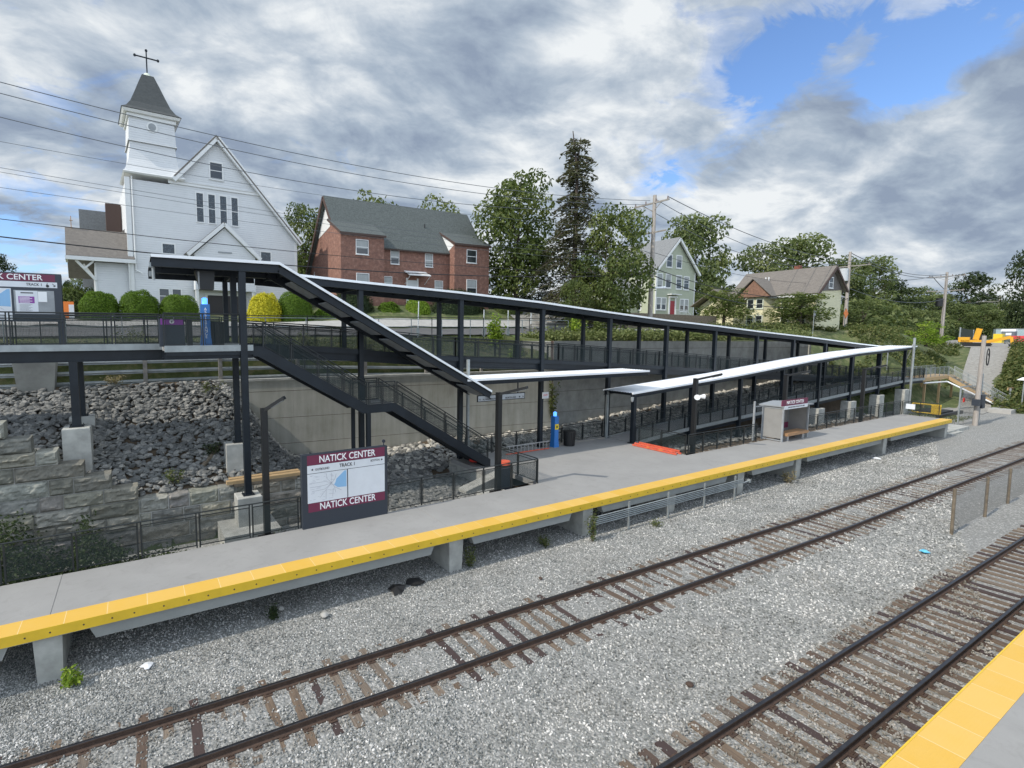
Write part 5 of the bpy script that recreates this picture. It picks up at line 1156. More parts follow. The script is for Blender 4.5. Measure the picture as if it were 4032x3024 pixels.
for u in (5.05, 9.95): b = MB(); bx(b, T, u - .12, -1.1, Z0, u + .12, -.86, 12.4); b.build('porch_post', 'trim_white', po)
b = MB(); bx(b, T, 6.1, -.06, 9.9, 9.3, .02, 12.0); dr = b.build('door', 'door_dark', ch); b = MB(); bx(b, T, 5.9, -.1, 9.9, 6.09, .02, 12.2); bx(b, T, 9.31, -.1, 9.9, 9.5, .02, 12.2); bx(b, T, 6.09, -.1, 12.01, 9.31, .02, 12.2); bx(b, T, 7.62, -.09, 9.9, 7.78, -.05, 12.0); b.build('door_frame', 'trim_white', dr)
# left wing
b = MB(); bx(b, T, -2.5, .3, Z0, -.02, 8, 14.4); wg = b.build('side_wing', 'siding_white', ch)
roofslab(wg, 'wing_roof', 'shingle_brown', T, [(-4.45, 1.9, 17.2), (-.02, 1.9, 17.2), (.35, -.35, 14.75), (-4.45, -.35, 14.75)], .1)
roofslab(wg, 'wing_roof', 'shingle_brown', T, [(-4.45, 1.9, 17.2), (-.02, 1.9, 17.2), (-.02, 6.0, 13.5), (-4.45, 6.0, 13.5)], .1)
b = MB(); bx(b, T, -4.5, -.45, 14.4, .4, -.2, 14.7); bx(b, T, -4.5, -.2, 14.42, -4.35, 2.0, 14.7)
b.beam(T(-3.8, -.1, 14.4), T(-2.5, .2, 12.9), .16, .18); b.beam(T(-2.6, -.1, 14.4), T(-3.3, -.1, 13.75), .1, .14); b.beam(T(-3.3, 2.2, 14.4), T(-2.5, 2.2, 13.2), .12, .14); b.tube(T(-.1, -.3, 14.4), T(-.05, .1, 9.5), .05, 6); bx(b, T, -2.56, .24, Z0, -2.42, .36, 14.3); b.build('eave_bracket', 'trim_white', wg)
b = MB(); b.tube(T(-4.0, 1.9, 17.2), T(-4.0, 1.9, 18.2), .03, 6); b.tube(T(-4.12, 1.9, 17.85), T(-3.88, 1.9, 17.85), .03, 6); b.build('finial', 'bench_wood', wg)
b = MB(); bx(b, T, -1.3, 6.5, 14, -.05, 7.3, 20.6); b.build('side_gable', 'brown_fascia', ch); b = MB(); bx(b, T, -3.4, 9, 13, -1.2, 9.4, 20.3); b.build('rear_roof', 'shingle_grey', ch)

# ---- brick house
bh = thing('brick_house', (25, 47, 11), 'two storey red brick house with two projecting bays under a steep grey roof', 'house')
I = lambda u, v, z: Vector((u, v, z)); G = 10.2
XL, XR = 16.9, 33.9
b = MB(); b.prism([(XL + .5, 45.2, G), (XL + .5, 56.8, G), (XL + .5, 56.8, 12.9), (XL + .5, 49, 21.7), (XL + .5, 45.2, 17.0)], (XR - XL - .6, 0, 0)); b.build('wall', 'brick', bh, fixn=True)
b = MB(); b.prism([(XL + .47, 48.6, 20.6), (XL + .47, 49.0, 21.8), (XL + .47, 51.8, 18.4), (XL + .47, 47.4, 19.2)], (.02, 0, 0)); b.prism([(XL + .47, 53.2, 12.0), (XL + .47, 55.6, 12.0), (XL + .47, 53.2, 15.2)], (.02, 0, 0)); b.build('gable_panel', 'trim_white', bh, fixn=True)
roofslab(bh, 'roof', 'shingle_slate', I, [(XL + .1, 44.95, 16.75), (XR + .5, 44.95, 16.75), (XR + .5, 49, 22.1), (XL + .1, 49, 22.1)], .14)
roofslab(bh, 'roof', 'shingle_slate', I, [(XL + .1, 58.0, 11.6), (XR + .5, 58.0, 11.6), (XR + .5, 49, 22.1), (XL + .1, 49, 22.1)], .14)
b = MB(); b.beam((XL + .08, 49, 22.05), (XL + .08, 58, 11.55), .1, .36); b.beam((XL + .08, 49, 22.05), (XL + .08, 46.2, 18.4), .1, .3); b.beam((XL + .1, 44.92, 16.8), (XR + .5, 44.92, 16.8), .08, .2); b.build('fascia', 'brown_fascia', bh)
for (a, c, lb) in ((16.9, 21.32, 'left'), (29.42, 33.88, 'right')):
    zf_, zb_ = 17.75, 19.35; yb_ = 46.9
    b = MB(); b.prism([(a, 44, G), (a, 45.19, G), (a, 46.5, 16.9), (a, yb_, zb_ - .12), (a, 44, zf_)], (c - a, 0, 0)); bay = b.build('bay', 'brick', bh, fixn=True)
    roofslab(bay, 'bay_roof', 'shingle_slate', I, [(a - .12, 43.75, zf_ - .05), (c + .12, 43.75, zf_ - .05), (c + .12, yb_ + .3, zb_ + .15), (a - .12, yb_ + .3, zb_ + .15)], .1)
    b = MB(); b.beam((a - .12, 43.74, zf_ - .06), (c + .12, 43.74, zf_ - .06), .06, .2); b.beam((a - .13, 43.74, zf_ - .04), (a - .13, yb_ + .3, zb_ + .14), .05, .2); b.build('fascia', 'brown_fascia', bay)
    if lb == 'right': b = MB(); b.prism([(a - .012, 44.15, zf_ - .15), (a - .012, 46.9, zb_ - .05), (a - .012, 45.4, 17.0)], (.008, 0, 0)); b.build('cheek_panel', 'trim_white', bay, fixn=True)
    u0 = 18.45 if lb == 'left' else 31.0; W_ = 1.15
    window(bay, I, u0, 15.95, u0 + W_, 17.2, 44, trim='trim_white', tw=.07, curtain=.6 if lb == 'left' else 0); window(bay, I, u0 + .02, 12.5, u0 + W_ + .05, 14.1, 44, tw=.07, curtain=.5)
for u0, z0_, u1, z1_, cu in ((22.65, 15.45, 23.5, 16.75, .6), (26.62, 15.4, 27.45, 16.65, .9), (21.9, 12.9, 22.7, 14.1, .8), (27.8, 12.7, 28.7, 13.95, .7)): window(bh, I, u0, z0_, u1, z1_, 45.2, tw=.06, curtain=cu, trim='trim_white')
b = MB(); b.box(24.5, 45.14, 11.4, 25.6, 45.21, 13.9); d_ = b.build('door', 'door_white', bh); b = MB(); b.box(24.35, 45.1, 11.4, 24.5, 45.2, 14.1); b.box(25.6, 45.1, 11.4, 25.75, 45.2, 14.1); b.build('door_frame', 'trim_white', d_)
b = MB(); b.prism([(24.1, 44.0, 14.25), (26.6, 44.0, 14.25), (26.6, 45.19, 14.75), (24.1, 45.19, 14.75)], (0, 0, .08)); b.beam((24.2, 44.1, 14.2), (24.2, 45.18, 13.5), .05, .05); b.beam((26.5, 44.1, 14.2), (26.5, 45.18, 13.5), .05, .05); b.build('door_canopy', 'trim_white', bh)
b = MB(); b.tube((27.6, 47.0, 19.3), (27.6, 47.0, 20.1), .06, 8); b.tube((27.5, 46.95, 19.3), (27.5, 46.95, 19.45), .14, 8); b.build('vent_pipe', 'black_steel', bh)
b = MB()
for k in range(7): b.box(24.4, 44.9 - k * .3, 11.3 - k * .2 - .2, 26.2, 45.19 - k * .3, 11.3 - k * .2)
b.build('doorstep', 'concrete', bh)
b = MB(); b.prism([(34.5, 46.5, 14.0), (34.5, 45.0, 13.4), (35.6, 45.0, 13.4), (35.6, 46.5, 14.0)], (0, 0, .1)); b.build('side_canopy', 'trim_white', bh)

# ---- green house
gh = thing('green_house', (90, 64, 11), 'pale green clapboard three storey gabled house with a red front door', 'house')
gx0, gx1, gy = 84.5, 96.2, 60.0
b = MB(); b.prism([(gx0, gy, 10.2), (gx1, gy, 10.2), (gx1, gy, 20.3), (90.35, gy, 25.9), (gx0, gy, 20.3)], (0, 12, 0)); b.build('wall', 'siding_green', gh, fixn=True)
roofslab(gh, 'roof', 'shingle_grey', I, [(90.35, gy - .6, 26.2), (90.35, 72.5, 26.2), (gx0 - .8, 72.5, 19.8), (gx0 - .8, gy - .6, 19.8)], .2); roofslab(gh, 'roof', 'shingle_grey', I, [(90.35, gy - .6, 26.2), (90.35, 72.5, 26.2), (gx1 + .8, 72.5, 19.8), (gx1 + .8, gy - .6, 19.8)], .2)
b = MB(); b.beam((90.35, gy - .5, 25.95), (gx0 - .8, gy - .5, 19.55), .3, .4, up=(.6, 0, .8)); b.beam((90.35, gy - .5, 25.95), (gx1 + .8, gy - .5, 19.55), .3, .4, up=(-.6, 0, .8)); b.box(gx0 - .02, gy - .05, 10.2, gx0 + .2, gy + .1, 20); b.box(gx1 - .2, gy - .05, 10.2, gx1 + .02, gy + .1, 20); b.build('rake_board', 'trim_white', gh)
for u0, z0_, u1, z1_, cu in ((87.4, 20.8, 88.8, 22.9, 0), (90.3, 20.8, 91.7, 22.9, .4), (84.9, 17.0, 86.2, 19.3, .9), (87.35, 17.0, 88.7, 19.3, .4), (90.5, 16.9, 91.9, 19.2, .3), (92.8, 16.85, 94.2, 19.1, .3), (84.9, 12.9, 86.0, 14.9, .6), (86.4, 12.9, 87.5, 14.9, .6), (91.9, 12.7, 92.9, 14.8, .5), (93.3, 12.7, 94.3, 14.8, .5)): window(gh, I, u0, z0_, u1, z1_, gy, tw=.2, curtain=cu)
for z0_ in (12.9, 17.0): window(gh, I, 63.0, z0_, 64.1, z0_ + 1.9, gx0, axis='v', tw=.16, curtain=.4); window(gh, I, 67.5, z0_, 68.6, z0_ + 1.9, gx0, axis='v', tw=.16, curtain=.4)
b = MB(); b.box(88.7, gy - .08, 12.0, 90.1, gy + .02, 14.5); d_ = b.build('door', 'door_red', gh); b = MB(); b.box(88.3, gy - .14, 12.0, 88.69, gy, 15.1); b.box(90.11, gy - .14, 12.0, 90.5, gy, 15.1); b.box(88.3, gy - .4, 15.1, 90.5, gy, 15.35); b.box(87.9, gy - .9, 15.6, 91.0, gy, 15.75); b.build('door_frame', 'trim_white', d_)
b = MB(); b.box(87.9, gy - 1.8, 11.4, 91.2, gy, 11.6)
for k in range(5): b.box(91.2 + k * .5, gy - 1.7, 11.4 - k * .28, 91.7 + k * .5, gy - .1, 11.5 - k * .28)
b.build('porch_floor', 'curb_stone', gh)
b = MB()
for k in range(9): b.box(87.95 + k * .38, gy - 1.8, 11.6, 88.02 + k * .38, gy - 1.74, 12.7)
b.box(87.9, gy - 1.82, 12.7, 91.2, gy - 1.72, 12.8)
for k in range(7): b.box(91.3 + k * .42, gy - 1.8, 11.4 - k * .25, 91.36 + k * .42, gy - 1.74, 12.6 - k * .26)
b.beam((91.2, gy - 1.77, 12.75), (94.1, gy - 1.77, 10.9), .1, .1); b.build('porch_railing', 'trim_white', gh)
b = MB(); b.box(77.5, 63.5, 10.2, 84.4, 71.5, 17.0); ell = b.build('rear_wing', 'siding_green', gh); roofslab(ell, 'wing_roof', 'shingle_grey', I, [(77, 67.5, 19.6), (84.4, 67.5, 19.6), (84.4, 63.1, 16.9), (77, 63.1, 16.9)], .15); window(ell, I, 80.0, 12.6, 81.2, 14.4, 63.5, tw=.18)

# ---- yellow house
yh = thing('yellow_house', (84, 37, 8.8), 'pale yellow two storey house with a brown shingled roof and a cedar gabled bay', 'house')
b = MB(); b.prism([(80, 33.2, 8.6), (87, 33.2, 8.6), (87, 33.2, 14.4), (84, 33.2, 17.1), (80, 33.2, 13.9)], (0, 10.5, 0)); b.build('wall', 'siding_yellow', yh, fixn=True)
roofslab(yh, 'roof', 'shingle_brown', I, [(84, 32.7, 17.45), (84, 44.2, 17.45), (79.3, 44.2, 13.6), (79.3, 32.7, 13.6)], .15); roofslab(yh, 'roof', 'shingle_brown', I, [(84, 32.7, 17.45), (84, 44.2, 17.45), (87.6, 44.2, 14.2), (87.6, 32.7, 14.2)], .15)
b = MB(); b.prism([(80.0, 33.1, 14.0), (87.0, 33.1, 14.4), (84, 33.1, 17.15)], (0, .09, 0)); b.build('gable_shingle', 'siding_grey', yh, fixn=True)
b = MB(); b.beam((84, 32.68, 17.3), (79.2, 32.68, 13.4), .1, .3, up=(.6, 0, .8)); b.beam((84, 32.68, 17.3), (87.7, 32.68, 14.1), .1, .3, up=(-.6, 0, .8)); b.build('rake_board', 'brown_fascia', yh); b = MB(); b.box(79.2, 32.7, 13.3, 79.35, 44, 13.55); b.build('eave_board', 'trim_white', yh)
window(yh, I, 83.0, 14.6, 84.0, 15.9, 33.1, tw=.12)
b = MB(); b.prism([(80, 38.2, 8.6), (78.6, 38.9, 8.6), (78.6, 41.1, 8.6), (80, 41.9, 8.6)], (0, 0, 5.0)); by = b.build('bay', 'siding_yellow', yh, fixn=True)
b = MB(); b.prism([(78.1, 37.9, 13.6), (78.1, 42.2, 13.6), (78.1, 40.05, 15.9)], (.1, 0, 0)); b.build('bay_gable', 'cedar', by, fixn=True)
roofslab(by, 'bay_roof', 'shingle_brown', I, [(77.9, 40.05, 16.2), (82.6, 40.05, 16.2), (82.6, 37.5, 13.6), (77.9, 37.5, 13.6)], .1); roofslab(by, 'bay_roof', 'shingle_brown', I, [(77.9, 40.05, 16.2), (82.6, 40.05, 16.2), (82.6, 42.6, 13.6), (77.9, 42.6, 13.6)], .1)
for y0_ in (39.0, 40.2): window(by, I, y0_, 12.0, y0_ + .75, 13.2, 78.6, axis='v', tw=.12, trim='trim_green'); window(by, I, y0_, 9.7, y0_ + .75, 10.9, 78.6, axis='v', tw=.12, trim='trim_green')
for y0_ in (34.4, 36.4): window(yh, I, y0_, 12.0, y0_ + .8, 13.2, 80, axis='v', tw=.12, trim='trim_green'); window(yh, I, y0_, 9.7, y0_ + .8, 10.9, 80, axis='v', tw=.12, trim='trim_green')
b = MB(); b.box(84.2, 37.2, 17.0, 84.9, 37.9, 18.1); b.build('chimney', 'chimney_red', yh); b = MB(); b.tube((81.9, 40.4, 15.7), (81.9, 40.4, 16.6), .08, 6); b.tube((81.9, 40.0, 15.7), (81.9, 40.0, 16.6), .08, 6); b.build('vent_pipe', 'white_metal', yh)
b = MB(); b.prism([(82, 44, 8.6), (82, 50, 8.6), (82, 50, 12.9), (82, 47, 15), (82, 44, 12.9)], (8, 0, 0)); b.build('rear_wing', 'siding_yellow', yh, fixn=True); roofslab(yh, 'wing_roof', 'shingle_brown', I, [(80.5, 43.2, 12.7), (80.5, 47, 15.3), (90, 47, 15.3), (90, 43.2, 12.7)], .12); roofslab(yh, 'wing_roof', 'shingle_brown', I, [(80.5, 50.8, 12.7), (80.5, 47, 15.3), (90, 47, 15.3), (90, 50.8, 12.7)], .12)
fr_ = onY(3275, 1120, 46); wh = thing('white_house', (fr_.x, 46, 9), 'white house wall glimpsed between the trees behind the second utility pole', 'house'); b = MB(); b.box(fr_.x - 3, 46, 8, fr_.x + 4.5, 52, 15.2); b.build('wall', 'siding_white', wh); roofslab(wh, 'roof', 'shingle_grey', I, [(fr_.x - 3.4, 45.5, 15.1), (fr_.x + 5, 45.5, 15.1), (fr_.x + 5, 49, 17.2), (fr_.x - 3.4, 49, 17.2)], .15)

# ================================================================ POLES AND WIRES
def upole(x, y, zt_, r, label, arms):
    z0_ = land(x, y) - .3; t = thing('utility_pole', (x, y, z0_), label, 'utility pole', 'wooden utility poles along the street')
    b = MB(); b.tube((x, y, z0_), (x, y, zt_), r, 12, r2=r * .68); b.build('pole', 'pole_wood', t)
    for dz, half, off, ins in arms:
        b = MB(); b.box(x - .16, y - half + off, zt_ - dz - .07, x - .03, y + half + off, zt_ - dz + .07); b.beam((x - .1, y - half * .6 + off, zt_ - dz), (x - .1, y, zt_ - dz - .8), .05, .05); b.beam((x - .1, y + half * .6 + off, zt_ - dz), (x - .1, y, zt_ - dz - .8), .05, .05); a = b.build('crossarm', 'grey_timber', t)
        for k in range(ins): yy = y + off + lerp(-half * .92, half * .92, k / max(1, ins - 1)); b = MB(); b.tube((x - .1, yy, zt_ - dz + .07), (x - .1, yy, zt_ - dz + .34), .07, 8, r2=.045); b.build('insulator', 'insulator', a)
    return t
p1 = upole(45.2, 32.6, 21.9, .24, 'tall weathered utility pole with a street light, beside the maple and green house', [(.75, 1.9, .3, 4)])
b = MB(); b.box(45.04, 31.2, 18.25, 45.16, 34.6, 18.38); b.build('crossarm', 'grey_timber', p1)
b = MB(); b.path([(45.2, 32.7, 16.3), (45.0, 33.6, 16.75), (44.8, 34.7, 16.9)], .035, 8); la = b.build('lamp_arm', 'galvanized', p1); b = MB(); b.tube((44.8, 34.6, 16.9), (44.75, 35.4, 16.85), .16, 10, r2=.1); b.build('lamp_head', 'white_metal', la)
b = MB(); b.tube((45.1, 32.2, 12.9), (46.1, 31.7, 12.95), .09, 8, r2=.14); b.build('floodlight', 'white_metal', p1)
p2 = upole(96.8, 36.2, 20.8, .26, 'weathered utility pole with a white transformer can and orange sign, beyond the yellow house', [(2.2, 2.6, 0, 3)])
b = MB(); b.tube((96.4, 36.7, 16.4), (96.4, 36.7, 18.3), .6, 14); b.build('transformer', 'transformer_grey', p2)
t = thing('diamond_sign', (95.5, 34.6, 11), 'orange road works sign low beside the second utility pole', 'sign'); q = onY(3332, 1235, 33.5); b = MB(); b.prism([(q.x, 33.5, q.z - .7), (q.x + .7, 33.5, q.z), (q.x, 33.5, q.z + .7), (q.x - .7, 33.5, q.z)], (0, .06, 0)); b.build('panel', 'sign_orange', t); b = MB(); b.box(q.x - .05, 33.57, 8, q.x + .05, 33.63, q.z + .8); b.build('post', 'galvanized', t)
p3 = upole(140, 36.9, 20.2, .3, 'utility pole with stacked crossarms and hardware above the distant tree line', [(.8, 2.6, 0, 4), (3.6, 2.6, 0, 2)])
b = MB(); b.tube((139.5, 37.5, 13.6), (139.5, 37.5, 15.2), .5, 12); b.build('transformer', 'black_steel', p3)
q = onY(3940, 1165, 50); p4 = upole(q.x, 50, q.z, .36, 'farthest utility pole with one wide crossarm near the right edge', [(1.6, 5, 0, 3)])
def wire(name, p, q, sag, r, mt, label, n=22, group='overhead wires along the street'):
    p, q = Vector(p), Vector(q); b = MB(); pts = [p.lerp(q, i / n) - Vector((0, 0, 4 * sag * (i / n) * (1 - i / n))) for i in range(n + 1)]
    b.path(pts, r, 5); return tag(b.build(name, mt), label, 'wire', group)
def lwire(pts, Y, r, mt, label):
    P_ = [onY(px, py, Y) for px, py in pts]; (x0, z0), (x1, z1), (x2, z2) = [(p.x, p.z) for p in P_]
    f = lambda x: z0 * (x - x1) * (x - x2) / ((x0 - x1) * (x0 - x2)) + z1 * (x - x0) * (x - x2) / ((x1 - x0) * (x1 - x2)) + z2 * (x - x0) * (x - x1) / ((x2 - x0) * (x2 - x1))
    b = MB(); xa = -14; n = 40; b.path([(lerp(xa, x2, i / n), Y, f(lerp(xa, x2, i / n))) for i in range(n + 1)], r, 5)
    return tag(b.build('power_line', mt), label, 'wire', 'overhead wires along the street')
lwire([(0, 323), (1100, 590), (2560, 790)], 31.9, .022, 'wire_grey', 'topmost overhead wire crossing in front of the spire')
lwire([(0, 367), (1100, 628), (2545, 806)], 32.6, .022, 'wire_grey', 'second overhead wire from the top, crossing below the spire roof edge')
lwire([(0, 461), (1100, 701), (2525, 822)], 33.4, .022, 'wire_grey', 'third overhead wire from the top, crossing the church gable')
lwire([(0, 557), (700, 680), (2530, 900)], 33.2, .012, 'wire_grey', 'faint fourth overhead wire at the foot of the church tower')
lwire([(0, 660), (1100, 838), (2560, 1000)], 33.0, .012, 'wire_grey', 'faint fifth overhead wire, above the tall church windows')
lwire([(0, 677), (1100, 855), (2565, 1020)], 33.1, .012, 'wire_grey', 'faint sixth overhead wire just under the fifth')
lwire([(0, 738), (1100, 890), (2565, 1040)], 33.0, .012, 'wire_grey', 'faint seventh overhead wire across the church front')
lwire([(0, 862), (1100, 985), (2575, 1080)], 32.8, .02, 'wire_black', 'thin black wire crossing above the porch gable and the brick house')
lwire([(0, 932), (1100, 1042), (2575, 1078)], 32.5, .034, 'wire_black', 'thickest black cable passing just above the stair canopy')
for k, (y0, z0_, y1, z1_, sg_, r, lb) in enumerate(((31.1, 21.4, 34.0, 18.9, 1.4, .035, 'bundled cable drooping from the tall pole crossarm to the transformer pole'), (32.2, 21.3, 36.0, 18.9, 1.9, .03, 'second cable from the tall pole crossarm to the transformer pole'), (33.9, 21.2, 38.4, 18.9, 2.0, .03, 'third cable from the tall pole crossarm to the transformer pole'), (32.5, 14.9, 36, 14.9, 1.9, .04, 'upper low black cable from the tall pole across the yellow house roof'), (32.5, 14.2, 36, 13.7, 2.2, .05, 'lowest black cable from the tall pole across the yellow house'), (32.5, 16.4, 36, 16.2, 1.2, .02, 'thin cable from the tall pole passing above the yellow house roof'))):
    wire('power_line', (45.1, y0, z0_), (96.6, y1, z1_), sg_, r, 'wire_grey' if k < 3 else 'wire_black', lb)
for k, (dy, z0_, z1_) in enumerate(((-2, 18.9, 19.6), (0, 20.7, 19.8), (2, 18.9, 19.6), (0, 15.4, 15.0))): wire('power_line', (96.7, 36.2 + dy, z0_), (139.9, 36.9 + dy, z1_), 1.4, .05, 'wire_grey', ['near side', 'top', 'far side', 'low'][k] + ' wire sagging from the transformer pole to the distant hardware pole')
for k, dy in enumerate((-2, 2)): wire('power_line', (139.9, 36.9 + dy, 19.6), (q.x, 50 + dy * 2, q.z - 1.3), 2.5, .06, 'wire_grey', ['near', 'far'][k] + ' wire leaving the hardware pole towards the right edge')
# ================================================================ TREES AND PLANTS
FW = RM @ Vector((0, 0, -1))
def atD(px, py, D): r = ray(px, py); t = D / r.dot(FW); return Vector((r.x * t, r.y * t, CH + r.z * t))
def leafquad(b, c, n, s, tone, R):
    n = n.normalized(); u = n.cross(Vector((R.uniform(-1, 1), R.uniform(-1, 1), R.uniform(-1, 1)))).normalized(); v = n.cross(u)
    a = s * R.uniform(.6, 1.25); w = s * R.uniform(.35, .75); k = s * .22
    i = len(b.v)
    b.v += [tuple(c - u * a * .5), tuple(c + v * w * .5 + n * k * .4), tuple(c + u * a * .5 - n * k * .4), tuple(c - v * w * .5 + n * k * .4)]
    b.f.append((i, i + 1, i + 2, i + 3)); b.m.append(0); b.sm.append(False); b.tone.append((tone, tone, tone, 1))
def crown(R, clumps, leaf, dens, flat=.8):
    b = MB()
    for c, r in clumps:
        n = int(dens * r * r); ct = R.gauss(.5, .2)
        for _ in range(n):
            d = Vector((R.gauss(0, 1), R.gauss(0, 1), R.gauss(0, 1))).normalized()
            rr = r * R.uniform(.55, 1.0) ** .6 * (1 + .25 * noise.noise(d * 2.2 + c)); p = c + Vector((d.x, d.y, d.z * flat)) * rr
            nn = d * .8 + Vector((R.gauss(0, .6), R.gauss(0, .6), R.gauss(.35, .5)))
            leafquad(b, p, nn, leaf, max(0, min(1, ct + R.gauss(0, .16))), R)
    return b
def limbs(R, h, r0, clumps, base=.12):
    b = MB(); top = Vector((R.uniform(-.2, .2), R.uniform(-.2, .2), h * .62)); fork = Vector((0, 0, h * base * 1.6))
    b.tube((0, 0, -.4), (0, 0, .3), r0 * 1.5, 10, r2=r0); b.tube((0, 0, .3), fork, r0, 10, r2=r0 * .85); b.tube(fork, top, r0 * .85, 8, r2=r0 * .25)
    for c, r in R.sample(clumps, min(len(clumps), 14)):
        s = fork.lerp(top, R.uniform(0, .8)); m = s.lerp(c, .5) + Vector((0, 0, R.uniform(0, .3))); b.tube(s, m, r0 * .35, 6, r2=r0 * .2); b.tube(m, c, r0 * .2, 5, r2=r0 * .06)
    return b
PROTOS = {}
def deciduous(key, seed, mt, leaf=.33, dens=70, shape='round', h=10, w=8, ncl=46, base=.2):
    R = random.Random(seed); cl = []
    for i in range(ncl):
        t = R.random(); z = lerp(base, .93, t); 
        prof = {'round': sin(pi * min(1, (z - base) / (1 - base) * .86 + .12)) ** .6, 'oval': sin(pi * min(1, (z - base) / (1 - base) * .9 + .08)) ** .8, 'flat': (1 - ((z - base) / (1 - base)) ** 2) ** .5 * .9 + .1}[shape]
        a = R.uniform(0, 2 * pi); rad = sqrt(R.uniform(.1, 1)) * prof * w * .5 * .82
        cl.append((Vector((cos(a) * rad, sin(a) * rad, z * h)), R.choice((.75, .95, 1.2, 1.6)) * R.uniform(.9, 1.15) * w / 8 * lerp(1.1, .8, t)))
    root = thing('proto', (0, 0, 0), None, None)
    limbs(R, h, .022 * h, cl, base).build('trunk', 'bark', root); crown(R, cl, leaf, dens).build('crown', mt, root)
    PROTOS[key] = (root, h, w, [])
def spruce_proto():
    R = random.Random(5); root = thing('proto', (0, 0, 0), None, None); h = 18.0
    tk = MB(); tk.tube((0, 0, -.4), (.1, 0, h * .84), .26, 8, r2=.1); tk.tube((.1, 0, h * .84), (.5, 0, h * .985), .09, 6, r2=.03); tk.tube((.08, 0, h * .82), (-.5, .1, h), .09, 6, r2=.03)
    b = MB(); z = 1.2
    while z < h - .5:
        t = z / h; n = R.randint(3, 5)
        for k in range(n):
            a = R.uniform(0, 2 * pi); Lb = (lerp(4.3, .75, t ** .75)) * R.uniform(.45, 1.15)
            if t > .86: Lb *= 1.25
            d = Vector((cos(a), sin(a), 0)); side = Vector((-sin(a), cos(a), 0)); ox = .0 if t < .84 else (R.choice((-.4, .4)) * (t - .84) / .16)
            s = Vector((ox, 0, z)); pts = [s + d * Lb * q + Vector((0, 0, -.55 * Lb * q * q + .15 * q)) for q in (0, .35, .7, 1)]
            for p, q in zip(pts, pts[1:]): tk.tube(p, q, .035, 4, r2=.02, cap=False)
            m = int(30 * Lb); tone0 = R.gauss(.5, .15)
            for _ in range(m):
                q = R.uniform(.12, 1.02); p = s + d * Lb * q + Vector((0, 0, -.55 * Lb * q * q + .15 * q)) + side * R.gauss(0, .16 * Lb * (1.1 - q) + .08) - Vector((0, 0, abs(R.gauss(0, .22))))
                leafquad(b, p, Vector((R.gauss(0, .5), R.gauss(0, .5), 1)), .3, max(0, min(1, tone0 + R.gauss(0, .15))), R)
        z += R.uniform(.24, .46)
    tk.build('trunk', 'bark', root); b.build('crown', 'leaf_spruce', root); PROTOS['spruce'] = (root, h, 6.6, [])
deciduous('maple', 1, 'leaf_maple', .36, 90, 'round', ncl=64); deciduous('maple2', 2, 'leaf_maple', .36, 90, 'oval', ncl=60, base=.12)
deciduous('far', 3, 'leaf_far', .42, 76, 'round', ncl=50); deciduous('far2', 4, 'leaf_far', .42, 76, 'oval', ncl=50, base=.14); deciduous('dark', 6, 'leaf_dark', .42, 72, 'oval', ncl=50, base=.1)
deciduous('pale', 7, 'leaf_pale', .42, 60, 'round', ncl=46); deciduous('dog', 8, 'leaf_maple', .38, 70, 'flat', ncl=44, base=.25); deciduous('bright', 9, 'leaf_bright', .45, 56, 'flat', ncl=30, base=.1)
deciduous('shrub', 10, 'leaf_far', .45, 60, 'flat', ncl=34, base=.06); deciduous('weedy', 12, 'leaf_weed', .5, 40, 'flat', ncl=18, base=.04)
spruce_proto()
ZOFF = {}
def tree(key, px, ptop, wpx, D, label, rz=None, zb=None, name='tree', cat='tree', group=None, pbase=None):
    root, h0, w0, used = PROTOS[key]; g = atD(px, pbase or 1250, D); x, y = g.x, g.y; z = zb if zb is not None else land(x, y)
    zt_ = atD(px, ptop, D).z; h = max(.8, zt_ - z) / .97; w = wpx / F * D * 1.1
    if not used: o = root; used.append(o)
    else: kids(root); o = copy_tree(root)
    o.name = name; o.location = (x, y, z); o.rotation_euler = (0, 0, rz if rz is not None else random.uniform(0, 6.28)); o.scale = (w / w0, w / w0, h / h0)
    tag(o, label, cat, group); return o
TG = 'leafy trees behind the street'
tree('maple', 2030, 712, 330, 56, 'big dark green maple right of the brick house', 1.0, group=TG, name='maple_tree')
tree('spruce', 2255, 570, 330, 52, 'tall ragged spruce with a forked top and drooping boughs', .3, name='spruce_tree')
tree('maple2', 2405, 828, 285, 49, 'full dark maple in front of the tall utility pole', 2.2, group=TG, name='maple_tree')
tree('maple', 1205, 822, 190, 66, 'green tree between the church and the brick house', 3.0, group=TG, name='maple_tree')
tree('pale', 1465, 752, 290, 72, 'pale tree top showing above the left of the brick house roof', group=TG); tree('pale', 1730, 780, 260, 72, 'pale tree top showing above the right of the brick house roof', group=TG)
tree('far', 2715, 868, 270, 122, 'spreading tree behind the green house', group=TG); tree('far2', 2975, 965, 210, 125, 'rounded tree behind the left of the yellow house roof', group=TG)
tree('far', 3140, 945, 260, 115, 'broad tree behind the yellow house chimney', group=TG); tree('far2', 3300, 1015, 190, 118, 'tree behind the transformer pole', group=TG); tree('far', 3425, 1025, 190, 122, 'rounded tree right of the transformer pole', group=TG)
tree('dog', 2850, 1135, 190, 72, 'low spreading tree left of the yellow house', group=TG); tree('dog', 3150, 1150, 230, 66, 'low layered tree in front of the yellow house', .5, group=TG)
tree('far2', 2790, 1110, 110, 104, 'small tree hugging the right wall of the green house', group=TG)
tree('shrub', 3235, 1210, 90, 80, 'dark round shrub below the transformer pole', name='shrub', cat='shrub')
tree('maple2', 2265, 1100, 120, 47, 'low leafy growth at the foot of the spruce', name='shrub', cat='shrub'); tree('dark', 2120, 1100, 170, 60, 'dark bushy tree behind the spruce trunk', group=TG)
